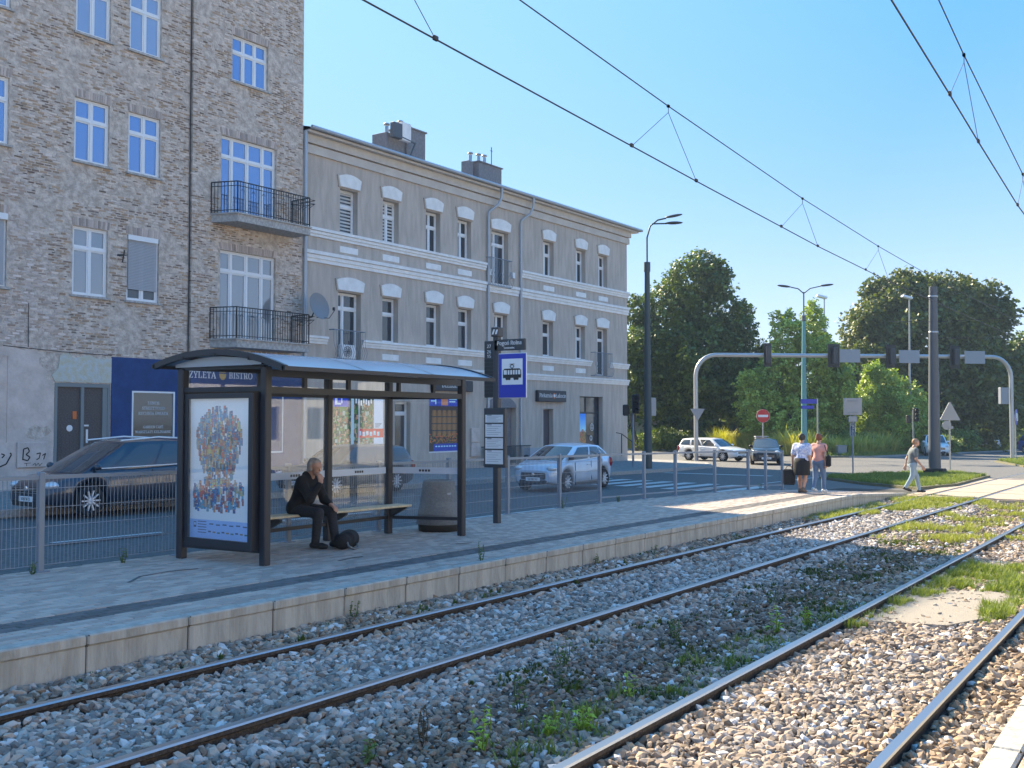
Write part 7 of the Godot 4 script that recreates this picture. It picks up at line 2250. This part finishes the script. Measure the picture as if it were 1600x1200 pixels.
func scatter(called: String, label: String, poly: Array, n: int, mesh: Mesh, off: float, s0: float, s1: float, c0: Color, c1: Color, cut := -2.0, nf := 0.5, fade := 0.0):
	var pk := PackedVector2Array()
	var lo := Vector2(1e9, 1e9)
	var hi := -lo
	for q in poly:
		pk.append(Vector2(q[0], q[1])); lo = lo.min(pk[-1]); hi = hi.max(pk[-1])
	var nz := FastNoiseLite.new()
	nz.seed = hash(label) % 1000; nz.frequency = nf
	var xf: Array = []
	var cl: Array = []
	var tries := 0
	while xf.size() < n and tries < n * 12:
		tries += 1
		var p := Vector2(rng.randf_range(lo.x, hi.x), rng.randf_range(lo.y, hi.y))
		if not Geometry2D.is_point_in_polygon(p, pk): continue
		var w := nz.get_noise_2d(p.x, p.y)
		if w < cut + rng.randf_range(-0.15, 0.15): continue
		if off < 0.0:
			var skip := false
			for zr in [-6.8, -5.3, -3.1, -1.6]:
				if absf(p.y - zr) < 0.06: skip = true
			if skip: continue
		var s := rng.randf_range(s0, s1) * (0.75 + 0.5 * clampf(w + 0.5, 0, 1))
		xf.append(Transform3D(Basis(Vector3.UP, rng.randf() * TAU).scaled(Vector3(s, s * rng.randf_range(0.7, 1.2), s)), Vector3(p.x, G(p.x) + off, p.y)))
		var c := c0.lerp(c1, clampf(rng.randf() * 0.8 + w * 0.4, 0, 1))
		c.a = 1.0
		cl.append(c)
	tag(multi(called, mesh, xf, cl), label, "grass")

func weed(called: String, label: String, at: Vector3, h: float, leaves: int, leaf: float, c: Color, kind: int) -> Node3D:
	var t := thing(called, label, "weed", at, kind * 1.3)
	var r := RandomNumberGenerator.new()
	r.seed = 600 + kind
	var stems := MB.new()
	var lv := MB.new()
	stems.col = c * 0.7
	var ns := 3 + kind % 3
	for s in ns:
		var a := TAU * s / ns + r.randf()
		var tip := Vector3(cos(a) * h * 0.35 * r.randf(), h * r.randf_range(0.7, 1.05), sin(a) * h * 0.35 * r.randf())
		var base := Vector3(cos(a), 0, sin(a)) * 0.015
		stems.tube([base, base.lerp(tip, 0.5) + Vector3(cos(a), 0, sin(a)) * 0.02, tip], [0.005, 0.004, 0.002], 4)
		for i in leaves:
			var f := (i + 0.5) / leaves
			var p := base.lerp(tip, f)
			var g := r.randf() * TAU
			var d := Vector3(cos(g), r.randf_range(0.0, 0.7), sin(g)).normalized()
			var x := d.cross(Vector3.UP).normalized()
			var l := leaf * r.randf_range(0.6, 1.2) * (1.15 - 0.5 * f)
			var w := l * 0.3
			var v := r.randf_range(0.7, 1.3)
			lv.col = Color(c.r * v, c.g * v, c.b * v, 1)
			var m1 := p + d * l * 0.45
			lv.tri(p, m1 + x * w + Vector3(0, 0.01, 0), m1); lv.tri(p, m1, m1 - x * w + Vector3(0, 0.01, 0))
			lv.tri(m1, m1 + x * w + Vector3(0, 0.01, 0), p + d * l - Vector3(0, l * 0.15, 0)); lv.tri(m1, p + d * l - Vector3(0, l * 0.15, 0), m1 - x * w + Vector3(0, 0.01, 0))
	part("stem", stems, M.grass, t)
	part("foliage", lv, M.leaf, t)
	return t

func greenery():
	var g0 := Color(0.15, 0.21, 0.045)
	var g1 := Color(0.30, 0.34, 0.10)
	var y0 := Color(0.42, 0.42, 0.11)
	var y1 := Color(0.66, 0.58, 0.20)
	var fine := tuft_mesh(1, 12, 0.16, 0.12, 0.006, M.grass)
	var tall := tuft_mesh(2, 18, 1.15, 0.5, 0.028, M.grass)
	var low := tuft_mesh(3, 10, 0.34, 0.35, 0.022, M.grass)
	var broad := tuft_mesh(4, 10, 0.10, 0.12, 0.015, M.grass)
	struct("fine_gravel", sheet([[11.2, -2.95], [13.2, -2.95], [14.2, -2.4], [14.0, -1.85], [12.6, -1.75], [11.4, -2.2]], -0.062, 0.08), noisy("fine_gravel", Color(0.24, 0.21, 0.17), Color(0.40, 0.36, 0.30), 0.5, 0.06, 1.0, 0.8, 51))
	scatter("grass", "sunlit bright green grass growing along the third rail", [[10.6, -3.02], [13.6, -3.03], [17.5, -2.9], [17.2, -2.3], [15.5, -1.75], [12.0, -1.72], [11.5, -1.95], [12.3, -2.0], [13.6, -2.2], [13.9, -2.6], [12.6, -2.85], [10.9, -2.9]], 1800, fine, -0.10, 0.3, 0.85, g0, g1, 0.0, 1.3)
	scatter("grass", "yellow green grass growing over the far end of the rail beside the platform", [[21.3, -7.4], [33, -7.4], [33, -5.45], [29, -5.5], [26, -6.5], [23.4, -6.9]], 2600, fine, -0.09, 0.5, 1.0, g0.lerp(y0, 0.3), g1.lerp(y1, 0.3), -0.05, 0.7)
	scatter("grass", "patchy grass among the stones of the far sunny track bed", [[19, -5.2], [33, -5.2], [33, -1.0], [24, -1.0], [21, -2.4]], 2200, fine, -0.09, 0.4, 0.9, g0.lerp(y0, 0.3), g1.lerp(y1, 0.4), 0.12, 0.6)
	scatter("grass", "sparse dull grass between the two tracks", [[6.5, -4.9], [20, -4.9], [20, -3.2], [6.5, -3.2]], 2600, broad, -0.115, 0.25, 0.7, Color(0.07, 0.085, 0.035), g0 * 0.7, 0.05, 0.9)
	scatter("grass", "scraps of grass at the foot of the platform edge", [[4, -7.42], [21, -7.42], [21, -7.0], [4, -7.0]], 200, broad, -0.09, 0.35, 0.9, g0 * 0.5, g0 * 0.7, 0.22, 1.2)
	scatter("grass", "mown green grass on the tram pole island", [[41.2, -12.6], [47.2, -10.8], [49.2, -9.5], [47.2, -7.4], [38.9, -7.2], [35.7, -7.75], [37.9, -10.1]], 6000, fine, 0.09, 0.6, 1.0, g0, g1, -2.0)
	scatter("grass", "low grass on the far right traffic island", [[62.2, -7.9], [71, -10.5], [78.8, -9.8], [91, -5.1], [70, -4.7]], 3500, low, 0.09, 0.35, 0.6, g0, g1, -2.0)
	scatter("grass", "short grass along the kerb of the sunny verge", [[72.8, -22.6], [75.9, -19.8], [111, -15.6], [140, -14], [140, -20], [110, -22], [84, -30], [90.3, -37.8]], 9000, low, 0.10, 0.45, 0.95, g0, g1, -2.0)
	scatter("tall_grass", "tall yellowing grass behind the turning cars", [[74.0, -24.0], [90.2, -37.9], [92, -36], [76.5, -23.0]], 1500, tall, 0.10, 0.7, 1.5, y0, y1, -0.4, 0.3)
	scatter("tall_grass", "tall yellow green weeds between the cabinet and the signal post", [[75.5, -22.6], [78.5, -20.6], [92, -19.4], [92, -21.4], [80, -24.0]], 1100, tall, 0.10, 0.6, 1.35, g1, y1, -0.3, 0.3)
	scatter("tall_grass", "tall dry weeds in front of the old house", [[86.5, -46], [86.6, -43.5], [90.2, -38.2], [91.5, -39.5], [88.5, -45]], 500, tall, 0.10, 0.6, 1.3, y0, y1, -0.4, 0.3)
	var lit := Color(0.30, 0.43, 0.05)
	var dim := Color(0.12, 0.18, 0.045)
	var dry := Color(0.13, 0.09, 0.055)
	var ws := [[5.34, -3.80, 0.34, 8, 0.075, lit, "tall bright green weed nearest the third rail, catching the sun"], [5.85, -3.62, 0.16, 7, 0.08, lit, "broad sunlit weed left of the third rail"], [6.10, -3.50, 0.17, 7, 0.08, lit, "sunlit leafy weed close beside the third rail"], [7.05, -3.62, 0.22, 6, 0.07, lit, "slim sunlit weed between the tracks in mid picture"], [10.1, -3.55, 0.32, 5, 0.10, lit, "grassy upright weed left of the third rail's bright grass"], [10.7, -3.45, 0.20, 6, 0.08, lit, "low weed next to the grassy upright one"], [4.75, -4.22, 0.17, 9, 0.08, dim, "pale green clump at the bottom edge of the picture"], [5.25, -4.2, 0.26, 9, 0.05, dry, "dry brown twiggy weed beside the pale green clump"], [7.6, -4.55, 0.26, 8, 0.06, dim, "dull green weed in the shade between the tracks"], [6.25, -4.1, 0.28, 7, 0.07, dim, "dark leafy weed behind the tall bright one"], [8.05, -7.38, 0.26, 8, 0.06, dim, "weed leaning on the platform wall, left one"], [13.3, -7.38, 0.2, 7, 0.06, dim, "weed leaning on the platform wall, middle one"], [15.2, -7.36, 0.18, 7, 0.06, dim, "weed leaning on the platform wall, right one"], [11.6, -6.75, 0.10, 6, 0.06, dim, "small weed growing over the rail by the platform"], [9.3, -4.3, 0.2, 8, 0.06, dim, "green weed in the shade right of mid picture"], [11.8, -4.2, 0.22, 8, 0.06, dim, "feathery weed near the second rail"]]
	scatter("grass", "sunlit scruffy grass and herbs left of the third rail", [[5.2, -3.9], [7.5, -3.9], [12.5, -3.5], [12.5, -3.2], [5.2, -3.2]], 260, low, -0.12, 0.10, 0.34, g0 * 0.8, g1, -0.05, 1.6)
	var k := 0
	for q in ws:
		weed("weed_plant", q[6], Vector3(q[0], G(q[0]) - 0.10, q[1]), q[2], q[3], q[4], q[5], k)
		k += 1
	for q in [[6.7, -11.02, "weed at the foot of the nearest fence post"], [7.9, -11.06, "tall weed against the mesh fence left of the shelter"], [14.2, -11.2, "small weed under the fence behind the bin"], [18.7, -11.2, "weed at a fence post right of the timetable"], [21.2, -11.2, "weed at the fence behind the hatchback"], [28.6, -10.5, "dark weed tuft at the end of the fence"], [10.7, -7.62, "small weed in the joint of the platform edge"]]:
		weed("weed_plant", q[2], Vector3(q[0], G(q[0]) + 0.262, q[1]), 0.14 + 0.05 * (k % 4), 6, 0.05, dim, k)
		k += 1
